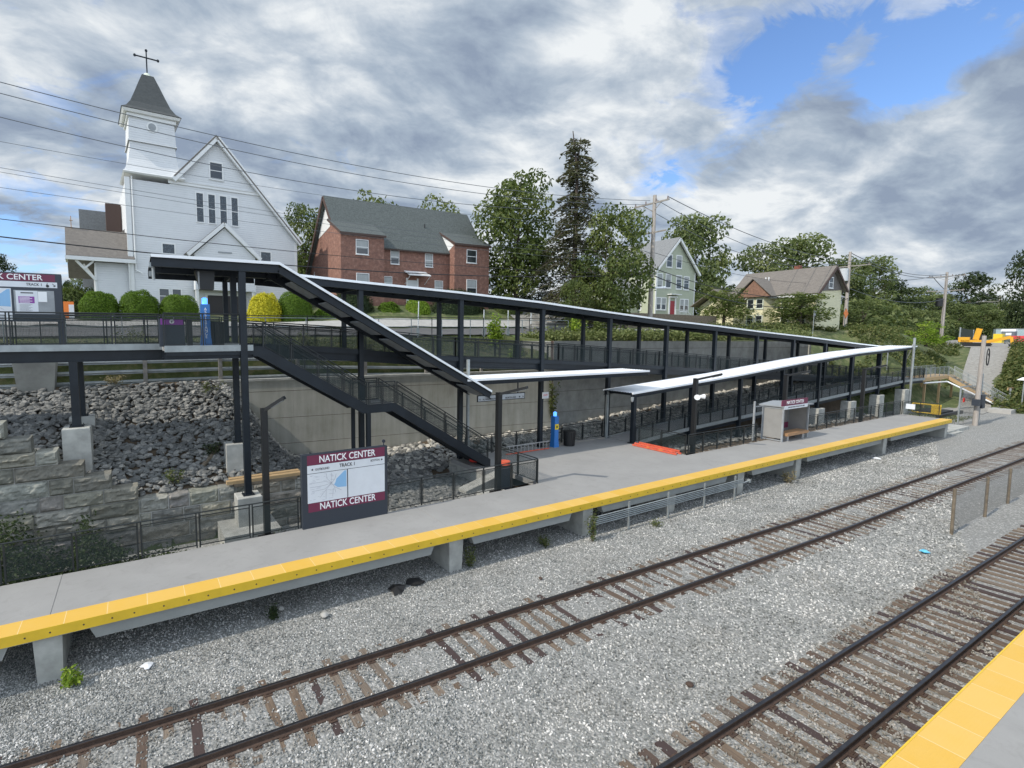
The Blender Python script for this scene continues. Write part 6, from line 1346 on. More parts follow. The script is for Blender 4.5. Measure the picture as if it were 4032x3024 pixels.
# right hand woods: individually placed trees
for i, (k, px, pt, w, D, lb) in enumerate([('shrub', 3400, 1185, 170, 78, 'leafy shrub with pale seed heads right of the transformer pole'), ('dark', 3520, 1110, 190, 130, 'dark tree left of the hardware pole'), ('far2', 3590, 1130, 180, 150, 'rounded tree directly left of the hardware pole'), ('far', 3680, 1165, 150, 135, 'yellowish tree at the foot of the hardware pole'), ('dark', 3810, 1082, 190, 170, 'tall dark tree right of the hardware pole'), ('dark', 4025, 1000, 140, 120, 'tall dark tree cut off by the right edge'), ('far', 3770, 1200, 150, 140, 'bushy tree behind the parked excavator'), ('far2', 3860, 1195, 150, 145, 'bushy tree left of the farthest pole'), ('far', 3985, 1190, 160, 150, 'bushy tree right of the farthest pole'), ('far2', 3925, 1225, 130, 165, 'low tree behind the blue container'), ('far', 3455, 1210, 120, 120, 'tree half hidden behind the seed head shrub'), ('dark', 3885, 1160, 120, 200, 'distant dark tree in the gap behind the farthest pole'), ('far2', 3545, 1200, 140, 105, 'green tree behind the sumac'), ('far', 3640, 1225, 130, 118, 'low round tree behind the bright green bush')]):
    tree(k, px, pt, w, D, lb, group='trees at the right beyond the bank')
tree('bright', 3655, 1262, 130, 72, 'bright green bush above the end of the ramp', zb=6.6, name='bush', cat='bush'); tree('weedy', 3745, 1360, 130, 84, 'reddish green weeds on the bank left of the haul road', zb=4.6, name='bush', cat='bush')
tree('shrub', 3480, 1290, 150, 74, 'dark shrub on the bank behind the upper ramp roof', zb=6.6, name='shrub', cat='shrub'); tree('bright', 2160, 0, 1, 1, 'x') if False else None
tree('dark', 20, 1010, 120, 60, 'dark tree at the left edge behind the sign board', group='trees left of the church'); tree('dark', 280, 1110, 80, 80, 'small pointed dark tree left of the church wing', group='trees left of the church'); tree('maple', 345, 1075, 110, 62, 'green tree beneath the church wing eave', group='trees left of the church'); tree('dark', 215, 1150, 110, 90, 'distant dark tree just right of the sign board', group='trees left of the church')
tree('weedy', 4010, 1330, 120, 92, 'green weeds on the slope right of the haul road', zb=3.5, name='bush', cat='bush'); tree('weedy', 4010, 1440, 130, 86, 'long green bush on the lower slope right of the haul road', zb=1.2, name='bush', cat='bush')
tree('weedy', 3690, 1400, 110, 80, 'tall grass clump on the bank above the wooden stairs', zb=4.6, name='bush', cat='bush')
for k in list(PROTOS):
    r, h, w, used = PROTOS[k]
    if not used:
        for c_ in list(r.children): bpy.data.objects.remove(c_)
        bpy.data.objects.remove(r)
# clipped hedges: dense small leaf faces over a rounded block
def hedge(name, c, rx, ry, rz_, mt, label, leaf=.11, n=9000, sq=2.6, cat='hedge', group=None, mt2=None):
    t = thing(name, (c[0], c[1], c[2]), label, cat, group); R = random.Random(len(label)); b = MB(); b.tone = []
    core = MB(); m_ = 16
    for _ in range(n):
        d = Vector((R.gauss(0, 1), R.gauss(0, 1), R.gauss(0, 1))).normalized()
        if d.z < -.25: d.z = -d.z
        k = (abs(d.x) ** sq + abs(d.y) ** sq + abs(d.z) ** sq) ** (-1 / sq); s = 1 + .13 * noise.noise(d * 2.4 + Vector(c)) + R.uniform(-.06, .04)
        p = Vector((c[0] + d.x * k * rx * s, c[1] + d.y * k * ry * s, c[2] + max(-.0, d.z * k) * rz_ * s)); tn = max(0, min(1, R.gauss(.5, .17) + .15 * noise.noise(d * 6)))
        leafquad(b, p, d + Vector((R.gauss(0, .5), R.gauss(0, .5), R.gauss(.2, .5))), leaf, tn, R)
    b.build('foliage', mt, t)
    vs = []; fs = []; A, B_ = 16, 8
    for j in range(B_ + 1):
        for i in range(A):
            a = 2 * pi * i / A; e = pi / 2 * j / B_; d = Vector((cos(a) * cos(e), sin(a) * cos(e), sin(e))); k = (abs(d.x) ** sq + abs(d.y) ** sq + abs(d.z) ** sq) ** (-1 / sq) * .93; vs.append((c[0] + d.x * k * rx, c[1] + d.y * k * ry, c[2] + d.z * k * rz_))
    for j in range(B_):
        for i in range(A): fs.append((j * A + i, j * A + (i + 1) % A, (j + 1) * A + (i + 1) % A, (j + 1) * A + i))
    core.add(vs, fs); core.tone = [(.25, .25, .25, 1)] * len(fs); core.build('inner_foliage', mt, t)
    return t
HY = 42.5
def hx(px): return onY(px, 1200, HY).x
for i, (a, c, pt, lb) in enumerate([(315, 468, 1158, 'leftmost of three clipped dome hedges before the church'), (470, 625, 1155, 'middle of three clipped dome hedges before the church'), (625, 778, 1165, 'rightmost of three dome hedges, behind the blue pillar')]):
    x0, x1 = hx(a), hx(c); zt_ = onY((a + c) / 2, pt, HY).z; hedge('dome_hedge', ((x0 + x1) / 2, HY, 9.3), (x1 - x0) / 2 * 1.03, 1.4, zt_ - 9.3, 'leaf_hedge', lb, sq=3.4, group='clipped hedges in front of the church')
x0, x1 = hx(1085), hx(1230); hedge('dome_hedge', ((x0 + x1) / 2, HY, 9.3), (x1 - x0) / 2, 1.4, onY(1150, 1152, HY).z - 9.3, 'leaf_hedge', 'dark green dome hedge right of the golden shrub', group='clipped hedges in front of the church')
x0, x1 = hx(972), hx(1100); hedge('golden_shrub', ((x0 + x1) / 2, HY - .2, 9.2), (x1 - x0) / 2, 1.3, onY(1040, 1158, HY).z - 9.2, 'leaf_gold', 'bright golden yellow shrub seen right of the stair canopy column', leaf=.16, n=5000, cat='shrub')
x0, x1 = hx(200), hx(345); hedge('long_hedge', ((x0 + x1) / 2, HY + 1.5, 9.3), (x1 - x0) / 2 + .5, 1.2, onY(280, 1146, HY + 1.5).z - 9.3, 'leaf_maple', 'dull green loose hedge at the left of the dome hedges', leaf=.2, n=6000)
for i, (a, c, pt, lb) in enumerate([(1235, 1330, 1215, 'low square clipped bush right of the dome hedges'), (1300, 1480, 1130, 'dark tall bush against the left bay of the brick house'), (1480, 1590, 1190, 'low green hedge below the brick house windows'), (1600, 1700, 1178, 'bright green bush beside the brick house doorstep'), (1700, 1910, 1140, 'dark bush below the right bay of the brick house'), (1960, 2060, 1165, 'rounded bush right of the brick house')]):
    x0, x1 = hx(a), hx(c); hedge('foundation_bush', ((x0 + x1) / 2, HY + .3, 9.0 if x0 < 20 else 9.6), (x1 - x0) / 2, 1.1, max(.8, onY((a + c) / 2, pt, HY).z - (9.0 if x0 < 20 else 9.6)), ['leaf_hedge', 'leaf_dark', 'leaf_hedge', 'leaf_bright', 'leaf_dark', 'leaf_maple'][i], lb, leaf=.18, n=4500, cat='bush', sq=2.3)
# loose plants
def plant(x, y, z, h, r, mt, label, leaf=.14, n=260, name='weed', cat='plant', group=None, lean=0):
    t = thing(name, (x, y, z), label, cat, group); R = random.Random(int(x * 97 + y * 31)); b = MB(); s = MB()
    for k in range(max(4, n // 40)):
        a = R.uniform(0, 6.28); q = R.uniform(.2, 1) * r; tip = Vector((x + cos(a) * q + lean, y + sin(a) * q, z + h * R.uniform(.55, 1.0))); base = Vector((x + cos(a) * q * .25, y + sin(a) * q * .25, z)); s.tube(base, tip, .012, 4, r2=.004)
        for _ in range(40): u = R.uniform(.15, 1.0); p = base.lerp(tip, u) + Vector((R.gauss(0, .09 * r + .04), R.gauss(0, .09 * r + .04), R.gauss(0, .05))); leafquad(b, p, Vector((R.gauss(0, .7), R.gauss(0, .7), 1)), leaf, R.uniform(.1, .95), R)
    s.build('stem', 'bark', t); b.build('leaves', mt, t); return t
plant(-1.75, 14.45, -.35, .55, .28, 'leaf_bright', 'small green weed at the foot of the leftmost platform pier', .12)
plant(10.75, 14.9, -.35, .95, .3, 'leaf_weed', 'tall weed beside the second pier from the left', .1); plant(16.7, 14.35, -.35, 1.45, .22, 'leaf_weed', 'vine climbing the platform edge beside the conduits', .11, 320)
plant(14.6, 14.9, -.35, .5, .3, 'leaf_weed', 'low weeds under the platform left of the conduits', .1); plant(3.4, 15.0, -.35, .5, .22, 'leaf_dark', 'dark little weed in the shade under the platform', .1)
plant(33.4, 14.6, -.35, .8, .35, 'leaf_dry', 'dry grass clump below the platform near the shelter', .12); plant(20.6, 14.1, -.3, .25, .5, 'leaf_weed', 'low green weeds in front of the conduits', .07)
plant(24.2, 28.2, 5.9, 1.9, .6, 'leaf_bright', 'bright leafy sapling hanging over the wall beside the column', .22, 500); q = onY(2175, 1600, 26.8); plant(q.x, 26.75, 2.0, 3.4, .5, 'leaf_weed', 'climbing vine on the concrete wall above the blue pillar', .2, 420)
q = onY(1955, 1330, 30.5); plant(q.x, 30.5, 7.2, 3.0, .75, 'leaf_bright', 'tall bright sapling in front of the street behind the ramp', .26, 900); q = onY(2270, 1300, 30.0); plant(q.x, 30, 7.9, 2.0, .8, 'leaf_bright', 'bright sapling on the verge behind the long ramp', .25, 600); q = onY(2360, 1300, 30.0); plant(q.x, 30, 7.9, 1.9, .7, 'leaf_maple', 'green sapling on the verge right of the bright one', .25, 500)
plant(1.2, 23.2, 2.1, .7, .5, 'leaf_weed', 'green weed growing at the top of the granite wall', .12); plant(-1.1, 29.2, 6.0, .5, .6, 'leaf_dry', 'dry weeds at the foot of the abutment', .12); plant(3.2, 28.3, 5.4, .6, .9, 'leaf_weed', 'weeds among the rocks below the steel beams', .12); plant(2.9, 24.4, 2.9, .6, .5, 'leaf_dark', 'dark weeds between rocks beside the sunk pedestal', .12)
for i, (x, y, h, r) in enumerate([(-.2, 30.8, 1.6, .9), (3.0, 31.0, .9, .8), (7.5, 30.8, 1.2, .9), (9.6, 30.8, 1.3, .9), (13.5, 30.6, .9, .8)]): plant(x, y, 7.4, h, r, 'leaf_weed', ['tall bush on the verge left of the ticket machine', 'low weeds on the verge behind the landing', 'bush on the verge right of the stair top', 'second bush on the verge behind the upper stairs', 'low weeds on the verge behind the ramp start'][i], .14, 560)
# weeds as ground cover (stuff)
def cover(name, fn, n, mt, leaf, h, label, cat='weeds', seed=1):
    R = random.Random(seed); b = MB()
    for _ in range(n):
        x, y, z = fn(R)
        for k in range(5): leafquad(b, Vector((x + R.gauss(0, .12), y + R.gauss(0, .12), z + abs(R.gauss(0, h)))), Vector((R.gauss(0, .8), R.gauss(0, .8), .7)), leaf, R.uniform(0, 1), R)
    return tag(b.build(name, mt), label, cat, kind='stuff')
def f_ditch(R): x = R.uniform(-9, 8.2); k = max(.1, .45 - x * .13) + .5 * fbm(x * .9, 3); return x, R.uniform(18.1, 20.6 if x > -1 else 21.9), -.75 + 2.3 * max(.15, k) * R.random() ** 1.3
cover('ditch_weeds', f_ditch, 8500, 'leaf_dark', .14, .2, 'dark weeds filling the ditch behind the platform fence')
def f_verge(R): x = R.uniform(27.5, 66); y = R.uniform(27.4, 31.5); return x, y, 7.85
cover('verge_weeds', f_verge, 7000, 'leaf_pale', .26, .35, 'green and straw weeds along the top of the tall wall', seed=2)
def f_verge2(R): x = R.uniform(-14, 26.5); y = R.uniform(30.2, 32.8); return x, y, interp([(30.2, 7.2), (32.8, 8.0)], y)
cover('roadside_weeds', f_verge2, 3600, 'leaf_weed', .13, .16, 'rough weeds between the steel wall and the street', seed=3)
def f_bank(R):
    while True:
        x, y = R.uniform(62, 125), R.uniform(23, 40)
        z = land(x, y)
        if z > 1.0 and not (78 < x and y < interp(RHI, x) + .8) and fbm(x * .15, y * .25, 2) > .0: return x, y, z
cover('bank_weeds', f_bank, 8000, 'leaf_weed', .3, .3, 'patchy weeds covering the bank right of the ramp', seed=4)
def f_slope(R):
    while True:
        x = R.uniform(84, 150); lo = interp(RLO, x); y = lo - R.uniform(.0, 7)
        if y > 11.5: return x, y, land(x, y) + abs(R.gauss(0, .3))
cover('slope_weeds', f_slope, 7000, 'leaf_weed', .36, .4, 'bright weeds on the slope right of the haul road', seed=14)
def f_base(R): x = R.uniform(61, 76); return x, R.uniform(17, 21), -.33
cover('yard_grass', f_base, 900, 'leaf_weed', .12, .07, 'thin grass beyond the far end of the platform', seed=5)
def f_wood(R):
    x = R.uniform(118, 330); y = 38 + .13 * (x - 118) + R.uniform(0, 16); return x, y, land(x, y) + R.uniform(0, 4) * R.random()
cover('distant_undergrowth', f_wood, 9000, 'leaf_far', 1.3, 1.3, 'dense undergrowth below the distant trees at right', 'undergrowth', seed=6)
def f_hedge(R): x = R.uniform(40, 125); y = R.uniform(66, 80) + (x - 40) * .1; return x, y, land(x, y) + R.uniform(0, 3)
cover('background_undergrowth', f_hedge, 6000, 'leaf_dark', .9, 1.2, 'dark undergrowth behind the houses', 'undergrowth', seed=8)
def f_leftw(R): x = R.uniform(-70, -8); y = R.uniform(70, 90); return x, y, 10.5 + R.uniform(0, 2.5)
cover('left_undergrowth', f_leftw, 3500, 'leaf_dark', .9, .9, 'dark tree belt far behind the church wing', 'undergrowth', seed=9)

# ================================================================ STREET SIDE
def piperail(pts, h, sp, label, mt='galvanized', rails=(1.0, .55), r=.03, name='pipe_railing', zf=None):
    t = thing(name, pts[0], label, 'railing'); b = MB(); c = MB()
    for a, e in zip(pts, pts[1:]):
        a, e = Vector(a), Vector(e); n = max(1, round((e - a).length / sp))
        for k in rails: b.tube(a + Vector((0, 0, h * k)), e + Vector((0, 0, h * k)), r, 6)
        for i in range(n + 1): p = a.lerp(e, i / n); q_ = MB(); q_.tube(p - Vector((0, 0, .2)), p + Vector((0, 0, h)), r * 1.1, 6); q_.build('post', mt, t)
    b.build('rail', mt, t); return t
piperail([(-14, 32.6, 8.2), (34, 32.6, 8.35)], 1.25, 2.6, 'grey pipe railing along the near side of the street')
piperail([(-14, 32.3, 8.1), (34, 32.3, 8.3)], 1.45, 4.6, 'black chain link fence posts along the street edge', 'black_steel', (1.0,), .028)
piperail([(29, 31.9, 8.0), (64, 31.2, 8.0)], 1.25, 2.6, 'black chain link fence above the tall wall', 'black_steel', (1.0, .1), .03)
for i, px in enumerate((1645, 1905, 2000, 2090)):
    q = onY(px, 1290, 32.9); t = thing('delineator_post', (q.x, 32.9, 8.3), ['first', 'second', 'third', 'last'][i] + ' white street post from the left behind the ramp canopy', 'post', 'white posts along the street'); b = MB(); b.tube((q.x, 32.9, 8.2), (q.x + (.08 if i == 0 else 0), 32.9, 10.4 if i else 10.9), .035, 6); b.build('post', 'white_metal', t); b = MB(); b.box(q.x - .12, 32.85, 8.3, q.x + .12, 32.95, 8.9); b.build('sleeve', 'galvanized', t)
t = thing('banner_sign', (-6.2, 41.0, 9), 'orange and white low banner sign partly hidden behind the dark sign board', 'sign'); x0 = onY(232, 1220, 41).x; x1 = onY(292, 1220, 41).x; b = MB(); b.box(x0 - 1.2, 41, 9.15, x1, 41.06, 10.7); b.build('panel', 'sign_orange', t); b = MB(); b.box(x0, 40.98, 9.15, x1, 40.999, 9.4); b.box(x1 - .3, 40.98, 9.4, x1, 40.999, 10.5); b.build('stripe', 'trim_white', t)
b = MB(); b.box(37.0, 38.4, 8.6, 42, 38.9, 9.6); tag(b.build('low_wall', 'concrete'), 'low grey concrete wall beside the side street', 'wall')
b = MB(); b.hexa([(44, 41.5, 9.2), (72, 41.5, 9.0), (72, 41.8, 9.0), (44, 41.8, 9.2), (44, 41.5, 11.1), (72, 41.5, 10.8), (72, 41.8, 10.8), (44, 41.8, 11.1)]); tag(b.build('board_fence', 'old_timber'), 'dark board fence beside the green house garden', 'fence')
q = onY(3205, 1240, 31); b = MB(); b.tube((q.x, 31, 7.8), (q.x, 31, q.z), .04, 6); tt = thing('street_sign', (q.x, 31, 8), 'small green street sign on a post below the yellow house', 'sign'); b.build('post', 'galvanized', tt); b = MB(); b.box(q.x - .25, 30.9, q.z - .1, q.x + .25, 30.94, q.z + .55); b.build('panel', 'label_grey', tt)
q = onY(3097, 1300, 31.6); t = thing('fire_hydrant', (q.x, 31.6, 8), 'red fire hydrant on the verge in front of the layered tree', 'hydrant'); b = MB(); b.tube((q.x, 31.6, 7.9), (q.x, 31.6, 8.6), .16, 10); b.tube((q.x, 31.6, 8.6), (q.x, 31.6, 8.85), .2, 10, r2=.06); b.build('barrel', 'red_plastic', t); b = MB(); b.tube((q.x - .3, 31.6, 8.4), (q.x + .3, 31.6, 8.4), .08, 8); b.build('nozzle', 'red_plastic', t)

# ================================================================ RIGHT END YARD
ws = thing('temporary_stairs', (84, 21, 0), 'pale timber construction stairs and landing with grey mesh railings beyond the ramp end', 'stairs')
b = MB(); b.box(78.05, 21.9, 3.16, 88.4, 23.6, 3.3); b.build('landing', 'new_timber', ws)
b = MB(); b.beam((78.1, 21.85, 3.1), (88.4, 21.85, 3.1), .08, .35); b.beam((86.5, 22, 3.1), (86.5, 17.0, -.3), .08, .38); b.beam((88.3, 22, 3.1), (88.3, 17.0, -.3), .08, .38); b.build('stringer', 'new_timber', ws)
for k in range(14): b = MB(); b.box(86.54, 21.9 - k * .35 - .3, 3.1 - k * .24 - .08, 88.26, 21.9 - k * .35, 3.1 - k * .24); b.build('tread', 'old_timber', ws)
for x, y, z in ((79.5, 21.95, 3.1), (84, 21.95, 3.1), (88.2, 21.95, 3.1), (84, 23.5, 3.1), (86.5, 19.4, 1.2)): b = MB(); b.box(x - .09, y - .09, -.6, x + .09, y + .09, z); b.build('post', 'new_timber', ws)
railing('x', [(78.1, 21.9, 3.3), (86.4, 21.9, 3.3)], 1.1, 1.4, None, parent=ws, mt='galvanized', mesh='galv_bars', handrail=False); railing('x', [(86.45, 21.9, 3.25), (86.45, 17.0, -.2)], 1.1, 1.2, None, parent=ws, mt='galvanized', mesh='galv_bars', handrail=False); railing('x', [(88.4, 21.9, 3.25), (88.4, 17.0, -.2)], 1.1, 1.2, None, parent=ws, mt='galvanized', mesh='galv_bars', handrail=False); railing('x', [(78.1, 23.6, 3.3), (88.4, 23.6, 3.3)], 1.1, 1.4, None, parent=ws, mt='galvanized', mesh='galv_bars', handrail=False)
b = MB(); b.path([(78.5, 21.7, 2.75), (85.5, 21.7, 2.6), (86.3, 17.6, .1)], .09, 8); tag(b.build('white_pipe', 'white_metal'), 'white plastic pipe strapped under the timber landing', 'pipe')
st_ = thing('sleeper_stack', (81.5, 25.2, 0), 'stack of old dark railway sleepers behind the timber landing', 'sleepers')
for k in range(6):
    for j in range(3): b = MB(); b.box(79.2 + .2 * k + random.uniform(-.2, .2), 24.6 + j * .3, .4 + k * .22, 85.5 - .3 * k + random.uniform(-.2, .2), 24.85 + j * .3, .6 + k * .22); b.build('sleeper', 'old_timber', st_)
mp_ = thing('signal_mast', (67.4, 15.6, -.3), 'tall weathered pole with grey equipment boxes standing beyond the end of the platform', 'pole')
zt_ = onY(3862, 1322, 15.6).z; b = MB(); xx = onY(3838, 1680, 15.6).x; b.tube((xx, 15.6, -.5), (xx + .2, 15.6, zt_), .2, 10, r2=.15); b.build('pole', 'pole_wood', mp_)
b = MB(); b.box(xx + .3, 15.3, 1.3, xx + 1.0, 15.8, 2.6); b.box(xx - .7, 15.3, 1.6, xx - .3, 15.8, 2.2); b.build('equipment_box', 'sign_grey', mp_); b = MB()
n = 14; b.path([(xx + .75, 15.35 + .0 * k, zt_ - 1.7) for k in range(1)] + [(xx + .7 + .38 * cos(2 * pi * k / n), 15.35, zt_ - 2.0 + .8 * sin(2 * pi * k / n)) for k in range(n + 1)], .04, 5); b.build('cable_coil', 'wire_black', mp_); b = MB(); b.tube((xx + .45, 15.5, -.3), (xx + .45, 15.5, 4.6), .06, 8); b.build('conduit', 'galvanized', mp_)
gt = thing('metal_gate', (71, 16.4, -.3), 'grey metal gate frame standing beside the equipment pole', 'gate')
b = MB()
for x, y in ((xx - 1.4, 16.4), (xx + 2.0, 15.9)): b.box(x - .05, y - .05, -.3, x + .05, y + .05, 3.4)
b.beam((xx - 1.4, 16.4, 3.35), (xx + 2.0, 15.9, 3.35), .08, .1); b.beam((xx - 1.4, 16.4, 1.3), (xx + 2.0, 15.9, 1.3), .05, .06); b.build('frame', 'galvanized', gt)
b = MB(); b.add([(xx - 1.4, 16.4, .1), (xx + 2, 15.9, .1), (xx + 2, 15.9, 3.3), (xx - 1.4, 16.4, 3.3)], [(0, 1, 2, 3)]); b.build('mesh', 'chain_mesh', gt)
b = MB(); b.box(xx + .9, 15.75, 1.35, xx + 1.7, 15.8, 2.3); b.build('panel', 'sign_grey', gt); b = MB(); b.box(xx - 1.2, 16.2, 1.9, xx - .8, 16.25, 2.3); b.build('notice', 'red_plastic', gt)
b = MB(); b.box(61.2, 15.2, -.5, 66.6, 16.5, -.05); b.box(61.0, 14.9, -.5, 63.8, 15.2, -.2); tag(b.build('concrete_slab', 'pale_concrete'), 'pale low concrete slab just beyond the platform end', 'slab')
q = onY(3590, 1470, 21.2); b = MB(); b.tube((q.x, 21.2, .5), (q.x, 21.2, onY(3597, 1330, 21.2).z), .11, 10); tag(b.build('galvanized_pole', 'galvanized'), 'tall pale galvanized pole at the right end of the lower ramp canopy', 'pole')
q2 = Vector((q.x, 21.2, onY(3597, 1345, 21.2).z)); b = MB(); b.tube(q2, (q.x + 9, 24.5, 4.9), .05, 6); tag(b.build('guy_wire', 'white_metal'), 'white striped guy wire running down from the galvanized pole', 'wire')
t = thing('globe_lamp', (80.2, 25.5, 3.3), 'round topped lamp on a thin post beyond the ramp end', 'lamp'); b = MB(); b.tube((80.2, 25.6, 2), (80.2, 25.6, 6.4), .06, 8); b.build('post', 'galvanized', t); b = MB(); b.tube((80.2, 25.6, 6.4), (80.2, 25.6, 6.7), .5, 14, r2=.15); b.build('shade', 'lamp_globe', t)
t = thing('yellow_gate', (60.3, 16.4, 1.3), 'bright yellow swing gate closing the far end of the platform', 'gate'); b = MB(); yg = [(60.3, 17.3, 1.5), (60.3, 17.3, 2.25), (60.3, 15.9, 2.25), (60.3, 15.9, 1.5), (60.3, 17.3, 1.5)]; b.path(yg, .05, 8); b.build('frame', 'edge_yellow', t); b = MB(); b.box(60.25, 15.5, 1.45, 60.33, 16.1, 2.3); b.build('panel', 'edge_yellow', t)
b = MB(); b.box(59.84, 17.0, 1.75, 59.87, 17.6, 2.2); tag(b.build('notice', 'sign_white'), 'white notice on the far end platform fence', 'notice')
t = thing('barricade', (100, 18, 0), 'long yellow and white rail of a timber barricade below the haul road', 'barricade'); b = MB(); b.beam((89, 17.6, 1.9), (104, 17.0, 1.7), .1, .3); b.beam((89, 17.6, .9), (104, 17.0, .8), .06, .12); b.build('rail', 'new_timber', t)
for x in (89, 94, 99, 104): b = MB(); b.box(x - .07, 17.3, -.4, x + .07, 17.45, 2.0); b.build('post', 'galvanized', t)
b = MB(); b.box(94.0, 16.9, .8, 95.3, 16.95, 1.9); b.build('notice', 'sign_white', t)
b = MB(); b.box(82.5, 15.9, -.4, 86.5, 17.6, .1); b.box(93, 15.4, -.3, 96, 16.6, .5); tag(b.build('block', 'curb_stone'), 'pale stone blocks at the foot of the timber stairs', 'blocks')
b = MB(); b.box(74.2, 19.0, -.33, 77.5, 21.0, .1); b.box(72.2, 18.6, -.34, 79, 18.9, .0); tag(b.build('rail_pile', 'black_steel'), 'dark heap of spare rails on the ground behind the platform end', 'rails')
t = thing('globe_lamp', (93, 14.5, 0), 'white topped lamp at the right edge above the tracks', 'lamp'); q = onZ(4020, 1620, -.3); b = MB(); b.tube((q.x, q.y, -.4), (q.x, q.y, 3.2), .06, 8); b.build('post', 'galvanized', t); b = MB(); b.tube((q.x, q.y, 3.2), (q.x, q.y, 3.5), .55, 14, r2=.15); b.build('shade', 'lamp_globe', t)
# excavator
exv = thing('excavator', (125.5, 28.0, land(125.5, 28.0) + .1), 'yellow excavator with its boom raised, parked at the top of the haul road', 'excavator'); E0 = Vector((125.5, 28.0, land(125.5, 28.0) + .1)); exv.rotation_euler = (0, 0, radians(-80))
def E_(x, y, z): return (E0.x + (x - 2.2) * .55, E0.y + y * .55, E0.z + z * .6)
for y in (-1.5, 1.1):
    b = MB(); b.prism([E_(-2.2, y, .35), E_(-1.8, y, 0), E_(3.6, y, 0), E_(4, y, .35), E_(3.6, y, .9), E_(-1.8, y, .9)], (0, .4, 0)); b.build('crawler_track', 'black_steel', exv, fixn=True)
b = MB(); b.box(*E_(-2.4, -1.4, 1.1), *E_(2.6, 1.6, 1.7)); b.box(*E_(-3.0, -1.4, 1.1), *E_(-.6, 1.6, 2.5)); b.build('body', 'excavator_yellow', exv)
b = MB(); b.box(*E_(.6, .2, 1.71), *E_(2.3, 1.5, 3.2)); b.build('cab', 'window_glass', exv)
b = MB(); b.beam(E_(.6, -.4, 1.8), E_(1.2, -.4, 4.9), .5, .7); b.beam(E_(1.2, -.4, 4.9), E_(.7, -.4, 3.8), .4, .4); b.build('boom', 'excavator_yellow', exv); b = MB(); b.beam(E_(2.4, -.6, 1.0), E_(7.6, -.6, 2.6), .35, .5); b.beam(E_(7.6, -.6, 2.6), E_(7.9, -.6, .5), .35, .4); b.build('stick', 'excavator_yellow', exv)
b = MB(); b.prism([E_(7.1, -1.1, .6), E_(8.8, -1.1, .6), E_(8.4, -1.1, -.1), E_(7.3, -1.1, -.1)], (0, 1.2, 0)); b.build('bucket', 'dark_steel', exv, fixn=True)
q = atD(3970, 1350, 105); pz = atD(3970, 1352, 105).z
t = thing('portable_toilet', (q.x, q.y, pz), 'grey portable toilet with a white domed roof at the right', 'toilet'); b = MB(); b.box(q.x - .9, q.y - .9, pz - .2, q.x + .9, q.y + .9, pz + 2.5); b.build('cabin', 'porta_grey', t); b = MB(); b.prism([(q.x - 1, q.y - 1, pz + 2.51), (q.x + 1, q.y - 1, pz + 2.51), (q.x + .6, q.y - 1, pz + 2.95), (q.x - .6, q.y - 1, pz + 2.95)], (0, 2, 0)); b.build('roof', 'white_metal', t, fixn=True); b = MB(); b.box(q.x - .92, q.y - .5, pz + 1.7, q.x - .905, q.y + .3, pz + 2.2); b.build('label_plate', 'white_metal', t)
q = atD(3975, 1345, 116); t = thing('storage_container', (q.x, q.y, 6), 'long pale blue storage container behind the portable toilet', 'container'); c0, c1_ = atD(3912, 1345, 118), atD(4040, 1345, 112); zt_ = atD(3975, 1296, 116).z
b = MB(); b.beam((c0.x, c0.y, (zt_ + 5.3) / 2), (c1_.x + 6, c1_.y - 3, (zt_ + 5.3) / 2), 2.6, zt_ - 5.3); b.build('box', 'container_blue', t); b = MB(); b.beam((c0.x, c0.y, zt_ + .02), (c1_.x + 6, c1_.y - 3, zt_ + .02), 2.7, .15); b.build('top_edge', 'galvanized', t)
for k in range(3):
    q = atD(4003 + k * 22, 1345, 103); z_ = atD(4003, 1355, 103).z; t = thing('road_barrier', (q.x, q.y, z_), ['red plastic barrier touching the portable toilet', 'middle red plastic barrier in front of the container', 'red plastic barrier at the right edge'][k], 'barrier', 'red barriers in front of the container'); b = MB(); b.prism([(q.x - .5, q.y - .3, z_), (q.x + .5, q.y - .3, z_), (q.x + .4, q.y - .3, z_ + 1.7), (q.x - .4, q.y - .3, z_ + 1.7)], (0, 1.0, 0)); b.build('body', 'barrier_red', t, fixn=True); b = MB(); b.box(q.x - .52, q.y - .31, z_ + .75, q.x + .3, q.y - .302, z_ + 1.0); b.build('slot', 'sign_white', t)
q = atD(3932, 1345, 100); z_ = atD(3932, 1352, 100).z; t = thing('machine', (q.x, q.y, z_), 'small yellow and grey machine between the excavator and the toilet', 'machine'); b = MB(); b.box(q.x - .9, q.y - .6, z_, q.x + .6, q.y + .6, z_ + 1.9); b.build('hood', 'caution_yellow', t); b = MB(); b.box(q.x + .61, q.y - .5, z_, q.x + 1.7, q.y + .5, z_ + 1.0); b.build('tank', 'porta_grey', t)
t = thing('screen_fence', (120, 33, 8), 'dark netting fence left of the excavator', 'fence'); a_ = atD(3778, 1330, 92); c_ = atD(3830, 1330, 100); b = MB(); b.add([(a_.x, a_.y, 5.0), (c_.x, c_.y, 5.0), (c_.x, c_.y, 8.9), (a_.x, a_.y, 9.3)], [(0, 1, 2, 3)]); b.build('netting', 'spruce_dark', t); b = MB(); b.tube((a_.x, a_.y, 5), (a_.x, a_.y, 9.4), .12, 6); b.tube((c_.x, c_.y, 5), (c_.x, c_.y, 9), .12, 6); b.build('post', 'galvanized', t)

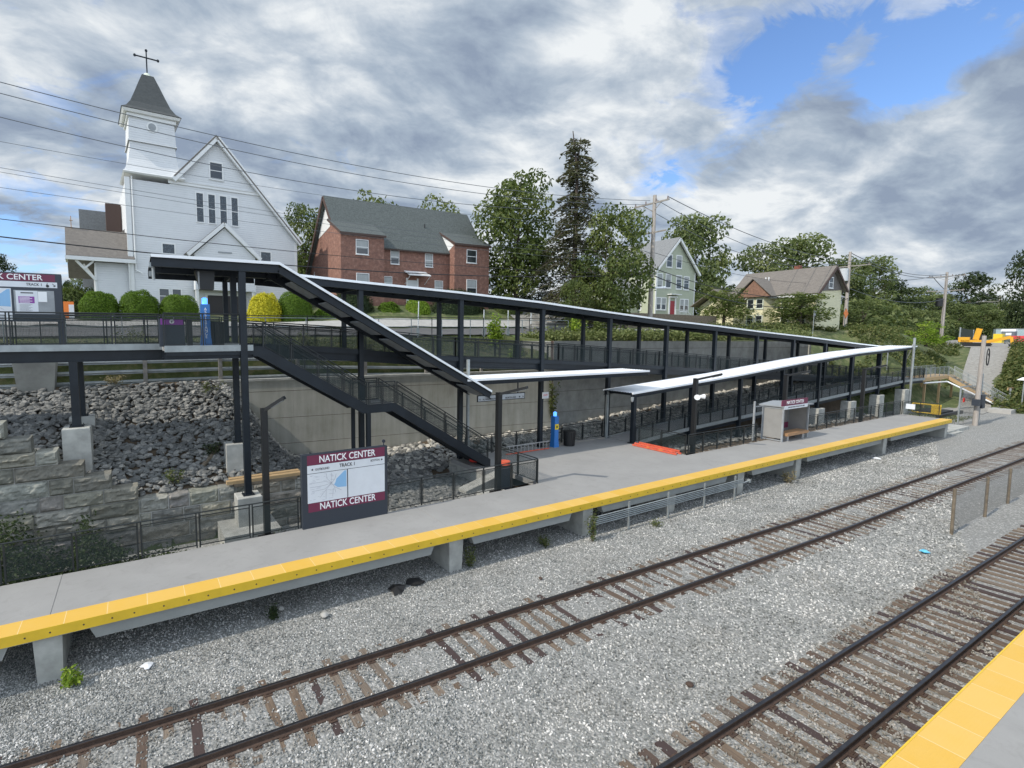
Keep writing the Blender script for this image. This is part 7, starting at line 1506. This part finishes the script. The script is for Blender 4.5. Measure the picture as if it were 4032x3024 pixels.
# ================================================================ TRACKSIDE
tf = thing('track_fence', (38, 7.3, -.2), 'low chain link fence with rusty posts between the two tracks', 'fence')
for x, h in ((31.0, 2.05), (35.4, 1.95), (38.9, 1.9), (43, 1.9), (47.5, 1.9), (52, 1.9), (57, 1.9), (62, 1.9)): b = MB(); b.tube((x, 7.3, -.4), (x - .08, 7.3, h - .3), .06, 8); b.build('post', 'old_timber', tf)
b = MB(); b.add([(31, 7.3, -.15), (62, 7.3, -.15), (62, 7.3, 1.5), (31, 7.3, 1.65)], [(0, 1, 2, 3)]); b.build('mesh', 'chain_mesh', tf)
def rag(x, y, z, s, mt, label, cat, seed, name):
    R = random.Random(seed); b = MB(); n = 9; vs = [(x, y, z + s * .25)] + [(x + cos(2 * pi * k / n) * s * R.uniform(.35, 1.1), y + sin(2 * pi * k / n) * s * R.uniform(.3, .9), z + R.uniform(0, .12) * s) for k in range(n)]
    b.add(vs, [(0, 1 + k, 1 + (k + 1) % n) for k in range(n)]); b.add([(v[0], v[1], v[2] - .02) for v in vs], [(0, 1 + (k + 1) % n, 1 + k) for k in range(n)]); return tag(b.build(name, mt), label, cat)
rag(-.1, 14.3, -.27, .22, 'cloth_white', 'crumpled white cloth lying on the ballast at lower left', 'litter', 3, 'litter'); rag(27.3, 7.1, -.2, .22, 'plastic_blue', 'crumpled light blue plastic bag between the tracks', 'litter', 5, 'plastic_bag'); rag(45.3, 14.6, -.3, .42, 'cloth_white', 'white paper sheet on the ballast before the far platform', 'litter', 8, 'paper_sheet')
rag(7.5, 14.7, -.3, .55, 'bin_black', 'black torn rubber sheet in the shade under the platform', 'debris', 11, 'rubber_sheet'); rag(8.3, 14.9, -.28, .45, 'bin_black', 'second black sheet lying right of the torn rubber', 'debris', 13, 'rubber_sheet')
for i, (px, py, s) in enumerate(((1105, 2398, .16), (1278, 2424, .17), (2128, 2280, .1), (2715, 2698, .12))):
    q = onZ(px, py, -.25); bm = bmesh.new(); bmesh.ops.create_icosphere(bm, subdivisions=2, radius=s * .75)
    for v in bm.verts: v.co *= 1 + .3 * noise.noise(v.co * 9 + Vector((i, 0, 0))); v.co.z *= .6
    me = bpy.data.meshes.new('stone'); bm.to_mesh(me); bm.free(); me.materials.append(MT['curb_stone' if i != 2 and i != 3 else 'rail_rust']); o = bpy.data.objects.new('loose_stone', me); o.location = (q.x, q.y, -.22); C.objects.link(o); tag(o, ['pale loose stone on the shaded ballast, left of the two', 'tan loose stone just right of another in the ballast', 'reddish stone on the ballast above the track', 'small rusty lump in the ballast near the lower track'][i], 'stone')
# ---------------------------------------------------------------- tidy
for o in list(bpy.data.objects):
    if '_o' in o: del o['_o']
